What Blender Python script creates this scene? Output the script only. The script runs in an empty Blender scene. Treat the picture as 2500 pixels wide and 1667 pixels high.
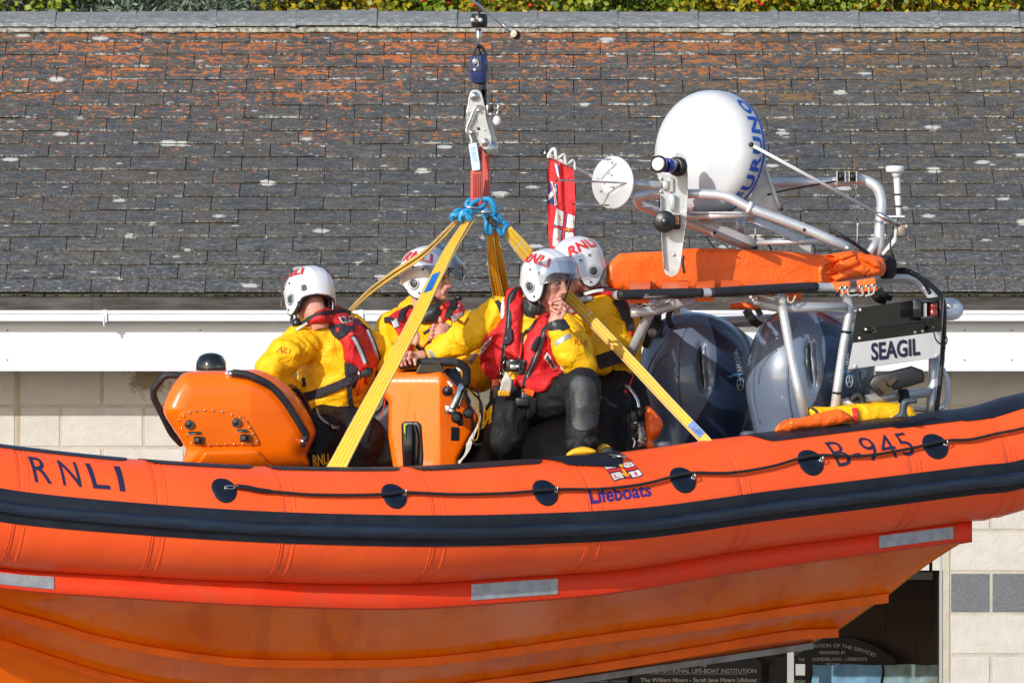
import bpy, bmesh, math, random
import numpy as np
from mathutils import Vector, Matrix
from mathutils.bvhtree import BVHTree
random.seed(7); RS = np.random.RandomState(11)
PI = math.pi
scene = bpy.context.scene
col = scene.collection
# ---------------------------------------------------------------- camera, sky, sun, exposure
D = 60.0; SC = 480.0; ZC = 3.6          # camera distance, photo pixels per metre at Y=0, camera height
cam = bpy.data.cameras.new("camera"); camo = bpy.data.objects.new("camera", cam); col.objects.link(camo)
camo.location = (0, -D, ZC); camo.rotation_euler = (math.radians(90), 0, 0)
cam.sensor_width = 36; cam.lens = 36 * D * SC / 2500.0; cam.clip_start = 1; cam.clip_end = 2000
scene.camera = camo
AZ, EL = math.radians(35), math.radians(22.5)
travel = Vector((math.cos(EL) * math.sin(AZ), math.cos(EL) * math.cos(AZ), -math.sin(EL)))
w = bpy.data.worlds.new("World"); scene.world = w; w.use_nodes = True
wn = w.node_tree; wn.nodes.clear()
sky = wn.nodes.new('ShaderNodeTexSky'); sky.sky_type = 'NISHITA'; sky.sun_disc = False
sky.sun_elevation = EL; sky.sun_rotation = math.atan2(-travel.x, -travel.y); sky.ozone_density = 1.0
bg = wn.nodes.new('ShaderNodeBackground'); bg.inputs[1].default_value = 0.145
wo = wn.nodes.new('ShaderNodeOutputWorld'); wn.links.new(sky.outputs[0], bg.inputs[0]); wn.links.new(bg.outputs[0], wo.inputs[0])
sl = bpy.data.lights.new("sun", 'SUN'); sl.energy = 3.15; sl.angle = math.radians(0.6); sl.color = (1.0, 0.975, 0.935)
so = bpy.data.objects.new("sun", sl); col.objects.link(so); so.location = (-20, -30, 30)
so.rotation_euler = travel.to_track_quat('-Z', 'Y').to_euler()
scene.view_settings.view_transform = 'Standard'; scene.view_settings.look = 'None'
scene.view_settings.exposure = 0.38; scene.view_settings.gamma = 1.0
try:
    scene.cycles.max_bounces = 8; scene.cycles.transparent_max_bounces = 12
except Exception: pass

# ---------------------------------------------------------------- coordinates
def N(px, py, Y=0.0):
    s = (D + Y) / (SC * D)
    return np.array([(px - 1250.0) * s, Y, ZC + (833.5 - py) * s])
CR = {'A': (350, 550, 650 / 1671), 'B': (900, 550, 750 / 1928), 'C': (1050, 0, 300 / 653), 'D': (1300, 180, 1000 / 2352),
      'E': (1450, 580, 950 / 2352), 'F': (0, 1050, 1250 / 2352), 'G': (1250, 1000, 1250 / 2352), 'N': (0, 0, 1.0),
      'J': (1250, 580, 250 / 1960), 'K': (960, 580, 240 / 1344), 'L': (1900, 1440, 600 / 2352), 'M': (1150, 760, 400 / 1651),
      'I': (670, 620, 250 / 1960), 'O': (1500, 780, 500 / 2352)}
def P(c, x, y, Y=0.0):
    ox, oy, k = CR[c]
    return N(ox + x * k, oy + y * k, Y)
def PP(c, pts, Y=None):
    return np.array([P(c, p[0], p[1], p[2] if len(p) > 2 else Y) for p in pts])
def px(n, Y=0.0):           # photo pixels -> metres
    return n * (D + Y) / (SC * D)

# ---------------------------------------------------------------- materials
class NT:
    def __init__(s, name):
        s.m = bpy.data.materials.new(name); s.m.use_nodes = True; s.t = s.m.node_tree; s.t.nodes.clear()
        s.o = s.n('ShaderNodeOutputMaterial'); s.b = s.n('ShaderNodeBsdfPrincipled'); s.l(s.b.outputs[0], s.o.inputs[0])
        s.tc = s.n('ShaderNodeTexCoord')
    def n(s, t): return s.t.nodes.new(t)
    def l(s, a, b): s.t.links.new(a, b)
    def put(s, sock, v):
        if isinstance(v, bpy.types.NodeSocket): s.l(v, sock)
        else:
            if sock.type == 'RGBA' and not isinstance(v, (int, float)) and len(v) == 3: v = (*v, 1)
            sock.default_value = v
    def map(s, v, scale=(1, 1, 1), rot=(0, 0, 0)):
        n = s.n('ShaderNodeMapping'); s.l(v, n.inputs[0]); n.inputs['Scale'].default_value = scale; n.inputs['Rotation'].default_value = rot
        return n.outputs[0]
    def noise(s, v, scale, detail=4, rough=.6, dist=0):
        n = s.n('ShaderNodeTexNoise'); s.l(v, n.inputs['Vector']); n.inputs['Scale'].default_value = scale
        n.inputs['Detail'].default_value = detail; n.inputs['Roughness'].default_value = rough; n.inputs['Distortion'].default_value = dist
        return n.outputs[0]
    def voro(s, v, scale, feat='F1', rnd=1):
        n = s.n('ShaderNodeTexVoronoi'); n.feature = feat; s.l(v, n.inputs['Vector']); n.inputs['Scale'].default_value = scale
        n.inputs['Randomness'].default_value = rnd
        return n.outputs[0]
    def ramp(s, f, a, b, lo=0., hi=1.):
        n = s.n('ShaderNodeMapRange'); n.clamp = True; s.put(n.inputs[0], f)
        for i, v in enumerate((a, b, lo, hi)): s.put(n.inputs[1 + i], v)
        return n.outputs[0]
    def mix(s, f, a, b, bt='MIX'):
        n = s.n('ShaderNodeMix'); n.data_type = 'RGBA'; n.blend_type = bt; n.clamp_result = False
        s.put(n.inputs[0], f); s.put(n.inputs[6], a); s.put(n.inputs[7], b)
        return n.outputs[2]
    def math(s, op, a, b=0.0, c=None):
        n = s.n('ShaderNodeMath'); n.operation = op; s.put(n.inputs[0], a); s.put(n.inputs[1], b)
        if c is not None: s.put(n.inputs[2], c)
        return n.outputs[0]
    def bump(s, h, st, dist=.01, normal=None):
        n = s.n('ShaderNodeBump'); s.l(h, n.inputs['Height']); n.inputs['Strength'].default_value = st; n.inputs['Distance'].default_value = dist
        if normal is not None: s.l(normal, n.inputs['Normal'])
        return n.outputs[0]
    def set(s, **k):
        names = {'col': 'Base Color', 'rough': 'Roughness', 'metal': 'Metallic', 'coat': 'Coat Weight', 'coatr': 'Coat Roughness',
                 'nrm': 'Normal', 'spec': 'Specular IOR Level', 'alpha': 'Alpha', 'trans': 'Transmission Weight', 'ior': 'IOR',
                 'sheen': 'Sheen Weight', 'sss': 'Subsurface Weight'}
        for a, v in k.items(): s.put(s.b.inputs[names[a]], v)
        return s.m
def simple(name, c, rough=.5, metal=0., coat=0., var=0.12, vs=6., bump=0., bs=60., bd=.003, c2=None, spec=.5, sss=0, stretch=(1, 1, 1), coatr=.05):
    t = NT(name); v = t.map(t.tc.outputs['Object'], stretch)
    n1 = t.noise(v, vs, 5, .6)
    c2 = c2 if c2 is not None else tuple(x * (1 - 2.2 * var) for x in c)
    cc = t.mix(t.ramp(n1, .35, .7), c, c2)
    r = t.ramp(t.noise(v, vs * 2.3, 4), .3, .7, max(.02, rough - .07), rough + .09)
    k = dict(col=cc, rough=r, metal=metal, coat=coat, spec=spec, coatr=coatr)
    if sss: k['sss'] = sss
    if bump: k['nrm'] = t.bump(t.noise(v, bs, 4, .6), bump, bd)
    return t.set(**k)

# ---------------------------------------------------------------- objects
org = {}
def link(o, parent, loc):
    col.objects.link(o); org[o.name] = np.array(loc, float)
    if parent is not None:
        o.parent = parent; o.location = Vector(loc - org[parent.name])
    else: o.location = Vector(loc)
    return o
def tag(o, label=None, cat=None, group=None, kind=None):
    if label: o['label'] = label
    if cat: o['category'] = cat
    if group: o['group'] = group
    if kind: o['kind'] = kind
    return o
def empty(name, loc, label=None, cat=None, group=None, kind=None, parent=None):
    o = bpy.data.objects.new(name, None); o.empty_display_size = .1; link(o, parent, np.array(loc, float))
    return tag(o, label, cat, group, kind)
def mk(name, v, f, mat, parent=None, smooth=True, origin=None, uvs=None, midx=None):
    v = np.asarray(v, float)
    if origin is None: origin = (v.min(0) + v.max(0)) / 2
    me = bpy.data.meshes.new(name); me.from_pydata((v - origin).tolist(), [], f.tolist() if isinstance(f, np.ndarray) else f)
    mats = mat if isinstance(mat, (list, tuple)) else [mat]
    for m in mats: me.materials.append(m)
    if midx is not None: me.polygons.foreach_set('material_index', list(midx))
    me.polygons.foreach_set('use_smooth', [bool(smooth)] * len(me.polygons))
    if uvs:
        for nm, arr in uvs.items():
            l = me.uv_layers.new(name=nm); l.data.foreach_set('uv', np.asarray(arr, float).ravel())
    me.update()
    o = bpy.data.objects.new(name, me)
    return link(o, parent, origin)
def mke(name, vfs, mat, parent=None, smooth=True):
    return [mk(name, v, f, mat, parent, smooth) for v, f in vfs][0]
def join(*vf):
    V = []; F = []; n = 0
    for v, f in vf:
        v = np.asarray(v, float); V.append(v)
        F += [tuple(int(i) + n for i in q) for q in f]; n += len(v)
    return np.vstack(V), F
def nrm(a): a = np.asarray(a, float); return a / (np.linalg.norm(a) + 1e-12)
def catmull(p, sub=6, closed=False):
    p = np.asarray(p, float); n = len(p)
    if n < 3 and not closed:
        t = np.linspace(0, 1, sub + 1)[:, None]; return p[0] * (1 - t) + p[-1] * t
    out = []
    rng = range(n) if closed else range(n - 1)
    for i in rng:
        if closed: a, b, c, d = p[(i - 1) % n], p[i], p[(i + 1) % n], p[(i + 2) % n]
        else:
            b, c = p[i], p[i + 1]; a = p[i - 1] if i > 0 else 2 * b - c; d = p[i + 2] if i + 2 < n else 2 * c - b
        for k in range(sub):
            t = k / sub
            out.append(.5 * ((2 * b) + (-a + c) * t + (2 * a - 5 * b + 4 * c - d) * t * t + (-a + 3 * b - 3 * c + d) * t ** 3))
    if not closed: out.append(p[-1])
    return np.array(out)
def frames(p, closed=False, ref=None):
    t = np.gradient(p, axis=0) if not closed else (np.roll(p, -1, 0) - np.roll(p, 1, 0))
    t /= np.linalg.norm(t, axis=1)[:, None] + 1e-12
    U = np.zeros_like(p); V = np.zeros_like(p)
    r = np.array(ref, float) if ref is not None else (np.array([0, 0, 1.]) if abs(t[0][2]) < .9 else np.array([0, 1., 0]))
    u = nrm(r - t[0] * np.dot(r, t[0]))
    for i in range(len(p)):
        if ref is not None: u = nrm(r - t[i] * np.dot(r, t[i]))
        else: u = nrm(u - t[i] * np.dot(u, t[i]))
        U[i] = u; V[i] = np.cross(t[i], u)
    return t, U, V
def sweep(p, r, n=12, closed=False, section=None, ref=None, caps=True):
    p = np.asarray(p, float); m = len(p); r = np.broadcast_to(np.asarray(r, float), (m,))
    t, U, V = frames(p, closed, ref)
    if section is None:
        a = np.arange(n) * 2 * PI / n; sec = np.stack([np.cos(a), np.sin(a)], 1)
    else: sec = np.asarray(section, float); n = len(sec)
    v = (p[:, None] + r[:, None, None] * (U[:, None] * sec[None, :, 0:1] + V[:, None] * sec[None, :, 1:2])).reshape(-1, 3)
    f = []
    for i in range(m if closed else m - 1):
        j = (i + 1) % m
        for k in range(n):
            k2 = (k + 1) % n; f.append((i * n + k, i * n + k2, j * n + k2, j * n + k))
    if caps and not closed:
        f.append(tuple(range(n))[::-1]); f.append(tuple((m - 1) * n + k for k in range(n)))
    return v, f
def interp_r(r, m):
    r = np.atleast_1d(np.asarray(r, float))
    return np.interp(np.linspace(0, 1, m), np.linspace(0, 1, len(r)), r) if len(r) > 1 else np.full(m, r[0])
def tubeg(pts, r, sub=6, n=12, closed=False):
    p = catmull(pts, sub, closed); return sweep(p, interp_r(r, len(p)), n, closed)
def tube(name, pts, r, mat, parent=None, sub=6, n=12, closed=False):
    v, f = tubeg(pts, r, sub, n, closed); return mk(name, v, f, mat, parent)
def bendpath(pts, rad=.06, k=5):     # straight runs with round corners
    pts = [np.asarray(p, float) for p in pts]; out = [pts[0]]
    for i in range(1, len(pts) - 1):
        a, b, c = pts[i - 1], pts[i], pts[i + 1]
        l = min(rad, .45 * np.linalg.norm(b - a), .45 * np.linalg.norm(c - b)); s = b + nrm(a - b) * l; e = b + nrm(c - b) * l
        for q in range(k + 1):
            t = q / k; out.append((1 - t) ** 2 * s + 2 * t * (1 - t) * b + t * t * e)
    out.append(pts[-1]); return np.array(out)
def pipeg(pts, r, rad=.06, n=14):
    p = bendpath(pts, rad); return sweep(p, r, n)
def pipe(name, pts, r, mat, parent=None, rad=.06, n=14):
    v, f = pipeg(pts, r, rad, n); return mk(name, v, f, mat, parent)
def rrect(w, h, r, k=3):
    o = []
    for cx, cy, a0 in ((w / 2 - r, h / 2 - r, 0), (-w / 2 + r, h / 2 - r, 90), (-w / 2 + r, -h / 2 + r, 180), (w / 2 - r, -h / 2 + r, 270)):
        for q in range(k + 1):
            a = math.radians(a0 + 90 * q / k); o.append((cx + r * math.cos(a), cy + r * math.sin(a)))
    return np.array(o)
def strapg(pts, w, t, wdir, sub=8):
    p = catmull(pts, sub); ww = interp_r(w, len(p)); tt, U, V = frames(p, ref=wdir)
    sec = rrect(1, 1, .2, 2); n = len(sec)
    v = (p[:, None] + U[:, None] * (sec[None, :, 0:1] * ww[:, None, None]) + V[:, None] * (sec[None, :, 1:2] * t)).reshape(-1, 3)
    f = []
    for i in range(len(p) - 1):
        for k in range(n): f.append((i * n + k, i * n + (k + 1) % n, (i + 1) * n + (k + 1) % n, (i + 1) * n + k))
    f.append(tuple(range(n))[::-1]); f.append(tuple((len(p) - 1) * n + k for k in range(n)))
    return v, f
def strap(name, pts, w, t, wdir, mat, parent=None, sub=8):
    v, f = strapg(pts, w, t, wdir, sub); return mk(name, v, f, mat, parent)
def boxg(c, sx, sy, sz, ax=None, bev=0.0):
    """box with half sizes; ax = 3 axis rows; chamfered edges when bev"""
    ax = np.eye(3) if ax is None else np.asarray(ax, float); c = np.asarray(c, float)
    bm = bmesh.new(); bmesh.ops.create_cube(bm, size=2)
    for q in bm.verts: q.co = Vector((q.co.x * sx, q.co.y * sy, q.co.z * sz))
    if bev: bmesh.ops.bevel(bm, geom=list(bm.edges), offset=bev, segments=2, affect='EDGES', profile=.5)
    v = np.array([q.co[:] for q in bm.verts]); bm.verts.index_update(); f = [tuple(q.index for q in fc.verts) for fc in bm.faces]; bm.free()
    return v @ ax + c, f
def box(name, c, sx, sy, sz, mat, parent=None, ax=None, bev=.003, smooth=False):
    v, f = boxg(c, sx, sy, sz, ax, bev); return mk(name, v, f, mat, parent, smooth)
def prismg(pts, th, bev=0.0):
    """planar outline (3D points) extruded by vector th (centred)"""
    pts = np.asarray(pts, float); n = len(pts); th = np.asarray(th, float)
    bm = bmesh.new(); a = [bm.verts.new(Vector(p - th / 2)) for p in pts]; b = [bm.verts.new(Vector(p + th / 2)) for p in pts]
    bm.faces.new(a[::-1]); bm.faces.new(b)
    for i in range(n): bm.faces.new((a[i], a[(i + 1) % n], b[(i + 1) % n], b[i]))
    bmesh.ops.recalc_face_normals(bm, faces=bm.faces)
    if bev:
        ed = [e for e in bm.edges if (e.verts[0] in a) == (e.verts[1] in a)]
        bmesh.ops.bevel(bm, geom=ed, offset=bev, segments=2, affect='EDGES', profile=.5)
    bm.verts.index_update(); v = np.array([q.co[:] for q in bm.verts]); f = [tuple(q.index for q in fc.verts) for fc in bm.faces]; bm.free()
    return v, f
def prism(name, pts, th, mat, parent=None, bev=.002, smooth=False):
    v, f = prismg(pts, th, bev); return mk(name, v, f, mat, parent, smooth)
def latheg(prof, o, ax, n=32):
    ax = nrm(ax); r = np.array([0, 0, 1.]) if abs(ax[2]) < .9 else np.array([1., 0, 0]); u = nrm(np.cross(ax, r)); w_ = np.cross(ax, u)
    a = np.arange(n) * 2 * PI / n; ring = np.cos(a)[:, None] * u + np.sin(a)[:, None] * w_
    v = np.vstack([np.asarray(o) + ax * t + ring * r_ for t, r_ in prof]); f = []
    for i in range(len(prof) - 1):
        for k in range(n): f.append((i * n + k, i * n + (k + 1) % n, (i + 1) * n + (k + 1) % n, (i + 1) * n + k))
    f.append(tuple(range(n))[::-1]); f.append(tuple((len(prof) - 1) * n + k for k in range(n)))
    return v, f
def lathe(name, prof, o, ax, mat, parent=None, n=32, smooth=True):
    v, f = latheg(prof, o, ax, n); ob = mk(name, v, f, mat, parent, smooth); return ob
def cylg(o, ax, h, r, n=24, c=.15):
    c = r * c; return latheg([(-h / 2, r - c), (-h / 2 + c, r), (h / 2 - c, r), (h / 2, r - c)], o, ax, n)
def cyl(name, o, ax, h, r, mat, parent=None, n=24, c=.15):
    v, f = cylg(o, ax, h, r, n, c); return mk(name, v, f, mat, parent)
def sph(o, r, n=16):
    a = np.linspace(0, PI, n // 2 + 1)[1:-1]; rr = np.asarray(r) if np.ndim(r) else np.array([r] * 3)
    v, f = latheg([(-math.cos(t), math.sin(t)) for t in a], (0, 0, 0), (0, 0, 1), n); return v * rr + np.asarray(o), f

# ---------------------------------------------------------------- noise + distance fields
_perm = RS.permutation(256); _perm = np.concatenate([_perm, _perm, _perm]); _g = RS.normal(size=(256, 3)); _g /= np.linalg.norm(_g, axis=1)[:, None]
def perlin(p):
    p = np.asarray(p, float); i = np.floor(p).astype(int); f = p - i; u = f * f * f * (f * (f * 6 - 15) + 10); i &= 255
    def g(dx, dy, dz):
        h = _perm[_perm[_perm[(i[:, 0] + dx) & 255] + ((i[:, 1] + dy) & 255)] + ((i[:, 2] + dz) & 255)] & 255
        return (_g[h] * (f - np.array([dx, dy, dz]))).sum(1)
    L = lambda a, b, t: a + (b - a) * t
    x0 = L(L(g(0, 0, 0), g(1, 0, 0), u[:, 0]), L(g(0, 1, 0), g(1, 1, 0), u[:, 0]), u[:, 1])
    x1 = L(L(g(0, 0, 1), g(1, 0, 1), u[:, 0]), L(g(0, 1, 1), g(1, 1, 1), u[:, 0]), u[:, 1])
    return L(x0, x1, u[:, 2]) * 1.5
class Field:
    def __init__(s, lo, hi, h):
        s.lo = np.asarray(lo, float); s.h = h; s.n = np.ceil((np.asarray(hi) - s.lo) / h).astype(int) + 2
        s.d = np.full(s.n, .5, np.float32); s.ax = [s.lo[i] + h * np.arange(s.n[i]) for i in range(3)]
    def sub(s, lo, hi):
        a = np.clip(np.floor((np.asarray(lo) - s.lo) / s.h).astype(int), 0, s.n); b = np.clip(np.ceil((np.asarray(hi) - s.lo) / s.h).astype(int) + 1, 0, s.n)
        sl = tuple(slice(a[i], b[i]) for i in range(3))
        return sl, s.ax[0][sl[0]][:, None, None], s.ax[1][sl[1]][None, :, None], s.ax[2][sl[2]][None, None, :]
    def comb(s, sl, b, k, op):
        a = s.d[sl]
        if a.size == 0: return
        if op == 'cut': a = -a
        hh = np.maximum(k - np.abs(a - b), 0) / max(k, 1e-6); r = np.minimum(a, b) - hh * hh * k / 4
        s.d[sl] = -r if op == 'cut' else r
    def cap(s, a, b, ra, rb=None, k=.03, op='add', flat=None):
        rb = ra if rb is None else rb; a = np.asarray(a, float); b = np.asarray(b, float); pad = max(ra, rb) * (max(1, 1 if flat is None else 1.0)) + k + 3 * s.h
        sl, X, Y, Z = s.sub(np.minimum(a, b) - pad, np.maximum(a, b) + pad)
        e = b - a; L2 = max(np.dot(e, e), 1e-9)
        t = np.clip(((X - a[0]) * e[0] + (Y - a[1]) * e[1] + (Z - a[2]) * e[2]) / L2, 0, 1)
        dx, dy, dz = X - a[0] - t * e[0], Y - a[1] - t * e[1], Z - a[2] - t * e[2]
        if flat is not None:                       # squash along a direction: flat = (dir, factor<1)
            n, fk = nrm(flat[0]), 1 / flat[1]; q = dx * n[0] + dy * n[1] + dz * n[2]
            dx, dy, dz = dx + n[0] * q * (fk - 1), dy + n[1] * q * (fk - 1), dz + n[2] * q * (fk - 1)
        s.comb(sl, np.sqrt(dx * dx + dy * dy + dz * dz) - (ra + (rb - ra) * t), k, op)
    def chain(s, pts, rs, k=.03, op='add', flat=None):
        for i in range(len(pts) - 1): s.cap(pts[i], pts[i + 1], rs[i], rs[i + 1], k, op, flat)
    def ell(s, c, r, k=.03, op='add', ax=None):
        c = np.asarray(c, float); r = np.asarray(r, float); pad = max(r) + k + 3 * s.h
        sl, X, Y, Z = s.sub(c - pad, c + pad); A = np.eye(3) if ax is None else np.asarray(ax)
        q = [((X - c[0]) * A[i][0] + (Y - c[1]) * A[i][1] + (Z - c[2]) * A[i][2]) / r[i] for i in range(3)]
        k0 = np.sqrt(q[0] ** 2 + q[1] ** 2 + q[2] ** 2) + 1e-9; k1 = np.sqrt((q[0] / r[0]) ** 2 + (q[1] / r[1]) ** 2 + (q[2] / r[2]) ** 2) + 1e-9
        s.comb(sl, k0 * (k0 - 1) / k1, k, op)
    def box(s, c, hs, r=.01, k=.01, op='add', ax=None):
        c = np.asarray(c, float); hs = np.asarray(hs, float); pad = np.linalg.norm(hs) + k + 3 * s.h
        sl, X, Y, Z = s.sub(c - pad, c + pad); A = np.eye(3) if ax is None else np.asarray(ax)
        q = [np.abs((X - c[0]) * A[i][0] + (Y - c[1]) * A[i][1] + (Z - c[2]) * A[i][2]) - hs[i] + r for i in range(3)]
        o = np.sqrt(np.maximum(q[0], 0) ** 2 + np.maximum(q[1], 0) ** 2 + np.maximum(q[2], 0) ** 2)
        s.comb(sl, o + np.minimum(np.maximum(q[0], np.maximum(q[1], q[2])), 0) - r, k, op)
    def mesh(s, smooth=1): return surfnets(s.d, s.lo, s.h, smooth)
def surfnets(d, lo, h, smooth=1):
    s = d < 0; nx, ny, nz = d.shape
    c = np.zeros((nx - 1, ny - 1, nz - 1), np.int8)
    for i in (0, 1):
        for j in (0, 1):
            for k in (0, 1): c += s[i:nx - 1 + i, j:ny - 1 + j, k:nz - 1 + k]
    act = (c > 0) & (c < 8); ii = np.argwhere(act); idx = np.full(act.shape, -1, np.int64); idx[act] = np.arange(len(ii))
    acc = np.zeros((len(ii), 3)); cnt = np.zeros(len(ii)); cor = [(a, b, e) for a in (0, 1) for b in (0, 1) for e in (0, 1)]
    val = {q: d[ii[:, 0] + q[0], ii[:, 1] + q[1], ii[:, 2] + q[2]].astype(float) for q in cor}
    for q in cor:
        for ax in range(3):
            if q[ax] == 0:
                q2 = list(q); q2[ax] = 1; q2 = tuple(q2); a, b = val[q], val[q2]; m = (a < 0) != (b < 0)
                t = np.where(m, a / np.where(m, a - b, 1), 0); pos = np.array(q, float)[None] + t[:, None] * np.eye(3)[ax]
                acc[m] += pos[m]; cnt[m] += 1
    v = np.asarray(lo) + h * (ii + acc / np.maximum(cnt, 1)[:, None]); F = []
    for ax in range(3):
        a1, a2 = (ax + 1) % 3, (ax + 2) % 3; sl0 = [slice(None)] * 3; sl1 = [slice(None)] * 3; sl0[ax] = slice(0, -1); sl1[ax] = slice(1, None)
        s0, s1 = s[tuple(sl0)], s[tuple(sl1)]; e = np.argwhere(s0 != s1)
        ok = (e[:, a1] > 0) & (e[:, a2] > 0) & (e[:, a1] < d.shape[a1] - 1) & (e[:, a2] < d.shape[a2] - 1); e = e[ok]
        fl = s0[e[:, 0], e[:, 1], e[:, 2]]; q = []
        for o1, o2 in ((-1, -1), (0, -1), (0, 0), (-1, 0)):
            p = e.copy(); p[:, a1] += o1; p[:, a2] += o2; q.append(idx[p[:, 0], p[:, 1], p[:, 2]])
        q = np.stack(q, 1); q[~fl] = q[~fl][:, ::-1]; F.append(q)
    F = np.vstack(F); F = F[(F >= 0).all(1)]
    for _ in range(smooth):
        A = np.zeros_like(v); C = np.zeros(len(v))
        for a, b in ((0, 1), (1, 2), (2, 3), (3, 0)):
            np.add.at(A, F[:, a], v[F[:, b]]); np.add.at(A, F[:, b], v[F[:, a]]); np.add.at(C, F[:, a], 1); np.add.at(C, F[:, b], 1)
        v = v * .4 + .6 * A / np.maximum(C, 1)[:, None]
    return v, F
def vnormals(v, F):
    F = np.asarray(F); n = np.cross(v[F[:, 2]] - v[F[:, 0]], v[F[:, 3]] - v[F[:, 1]]); o = np.zeros_like(v)
    for k in range(4): np.add.at(o, F[:, k], n)
    return o / (np.linalg.norm(o, axis=1)[:, None] + 1e-12)
def wrinkle(v, F, amp, scale, seed=0, ridge=True, stretch=(1, 1, 1)):
    n = vnormals(v, F); q = v * np.array(stretch) * scale + seed * 17.3; wv = perlin(q * .6 + 5)[:, None]
    a = perlin(q + wv * 1.2); b = perlin(q * 2.1 + 9)
    dd = (1 - 2.2 * np.abs(a)) * .7 + .3 * b if ridge else a
    return v + n * (amp * dd)[:, None]
def poly2(X, Z, poly):
    """signed distance to polygon on grid X[:,None],Z[None,:]; negative inside"""
    P_ = np.asarray(poly, float); d = np.full(np.broadcast(X, Z).shape, 1e9); ins = np.zeros(d.shape, bool); n = len(P_)
    for i in range(n):
        a, b = P_[i], P_[(i + 1) % n]; e = b - a
        t = np.clip(((X - a[0]) * e[0] + (Z - a[1]) * e[1]) / (e @ e + 1e-12), 0, 1)
        d = np.minimum(d, (X - a[0] - t * e[0]) ** 2 + (Z - a[1] - t * e[1]) ** 2)
        c = ((a[1] > Z) != (b[1] > Z)); xx = a[0] + (Z - a[1]) * e[0] / (e[1] if abs(e[1]) > 1e-12 else 1e-12); ins ^= c & (X < xx)
    d = np.sqrt(d); return np.where(ins, -d, d)
def padg(c, outline, Y, t, r=None, target=None, h=.005, yfun=None, curve=4, smooth=1, bulge=0.0, off=0.0):
    """a soft slab: photo outline at depth Y (or laid on the surface of target), half thickness t, edge radius r"""
    r = t if r is None else r; o = PP(c, outline, Y)
    if curve: o = catmull(o, curve, True)
    poly = o[:, [0, 2]]; lo = poly.min(0) - 4 * h; hi = poly.max(0) + 4 * h
    xs = np.arange(lo[0], hi[0] + h, h); zs = np.arange(lo[1], hi[1] + h, h); d2 = poly2(xs[:, None], zs[None, :], poly)
    ys = np.full(d2.shape, float(Y))
    if target is not None:
        ys[:] = np.nan
        for i, x in enumerate(xs):
            for j, z in enumerate(zs):
                if d2[i, j] < 3 * h:
                    hit = target.ray_cast(Vector((x, Y - 1.5, z)), Vector((0, 1, 0)), 4)
                    if hit[0] is not None: ys[i, j] = hit[0].y
        ok = ~np.isnan(ys)
        if ok.any():
            for _ in range(300):
                bad = np.isnan(ys)
                if not bad.any(): break
                pd = np.pad(ys, 1, constant_values=np.nan); st = np.stack([pd[:-2, 1:-1], pd[2:, 1:-1], pd[1:-1, :-2], pd[1:-1, 2:]])
                with np.errstate(all='ignore'):
                    import warnings; warnings.simplefilter('ignore'); m = np.nanmean(st, 0)
                ys = np.where(bad, m, ys)
            for _ in range(6):
                pd = np.pad(ys, 1, mode='edge'); ys = (pd[:-2, 1:-1] + pd[2:, 1:-1] + pd[1:-1, :-2] + pd[1:-1, 2:] + ys) / 5
        else: ys[:] = Y
        ys = ys - off
    if yfun is not None: ys = ys + yfun((xs[:, None] - poly[:, 0].mean()), (zs[None, :] - poly[:, 1].mean()))
    bl = bulge * np.clip(-d2 / .05, 0, 1) ** .7 if bulge else 0
    ylo = ys.min() - t - bulge - 4 * h; yhi = ys.max() + t + 4 * h; yy = np.arange(ylo, yhi + h, h)
    q1 = (d2 + r)[:, None, :]
    dy = yy[None, :, None] - ys[:, None, :]
    if bulge: dy = np.where(dy < 0, np.minimum(dy + bl[:, None, :], 0), dy)
    q2 = np.abs(dy) - t + r
    d = np.sqrt(np.maximum(q1, 0) ** 2 + np.maximum(q2, 0) ** 2) + np.minimum(np.maximum(q1, q2), 0) - r
    return surfnets(d, (lo[0], ylo, lo[1]), h, smooth)
def pad(name, c, outline, Y, t, mat, parent=None, wr=None, **k):
    v, F = padg(c, outline, Y, t, **k)
    if wr: v = wrinkle(v, F, *wr)
    return mk(name, v, F, mat, parent)
def bvh(v, F): return BVHTree.FromPolygons([Vector(q) for q in v], [tuple(int(i) for i in q) for q in F])
def onto(c, pts, tgt, off=.004, Y=0):
    out = []
    for p in pts:
        w_ = P(c, p[0], p[1], Y); hit = tgt.ray_cast(Vector((w_[0], Y - 1.5, w_[2])), Vector((0, 1, 0)), 4)
        out.append([w_[0], (hit[0].y if hit[0] is not None else (out[-1][1] + off if out else Y)) - off, w_[2]])
    return np.array(out)
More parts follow.
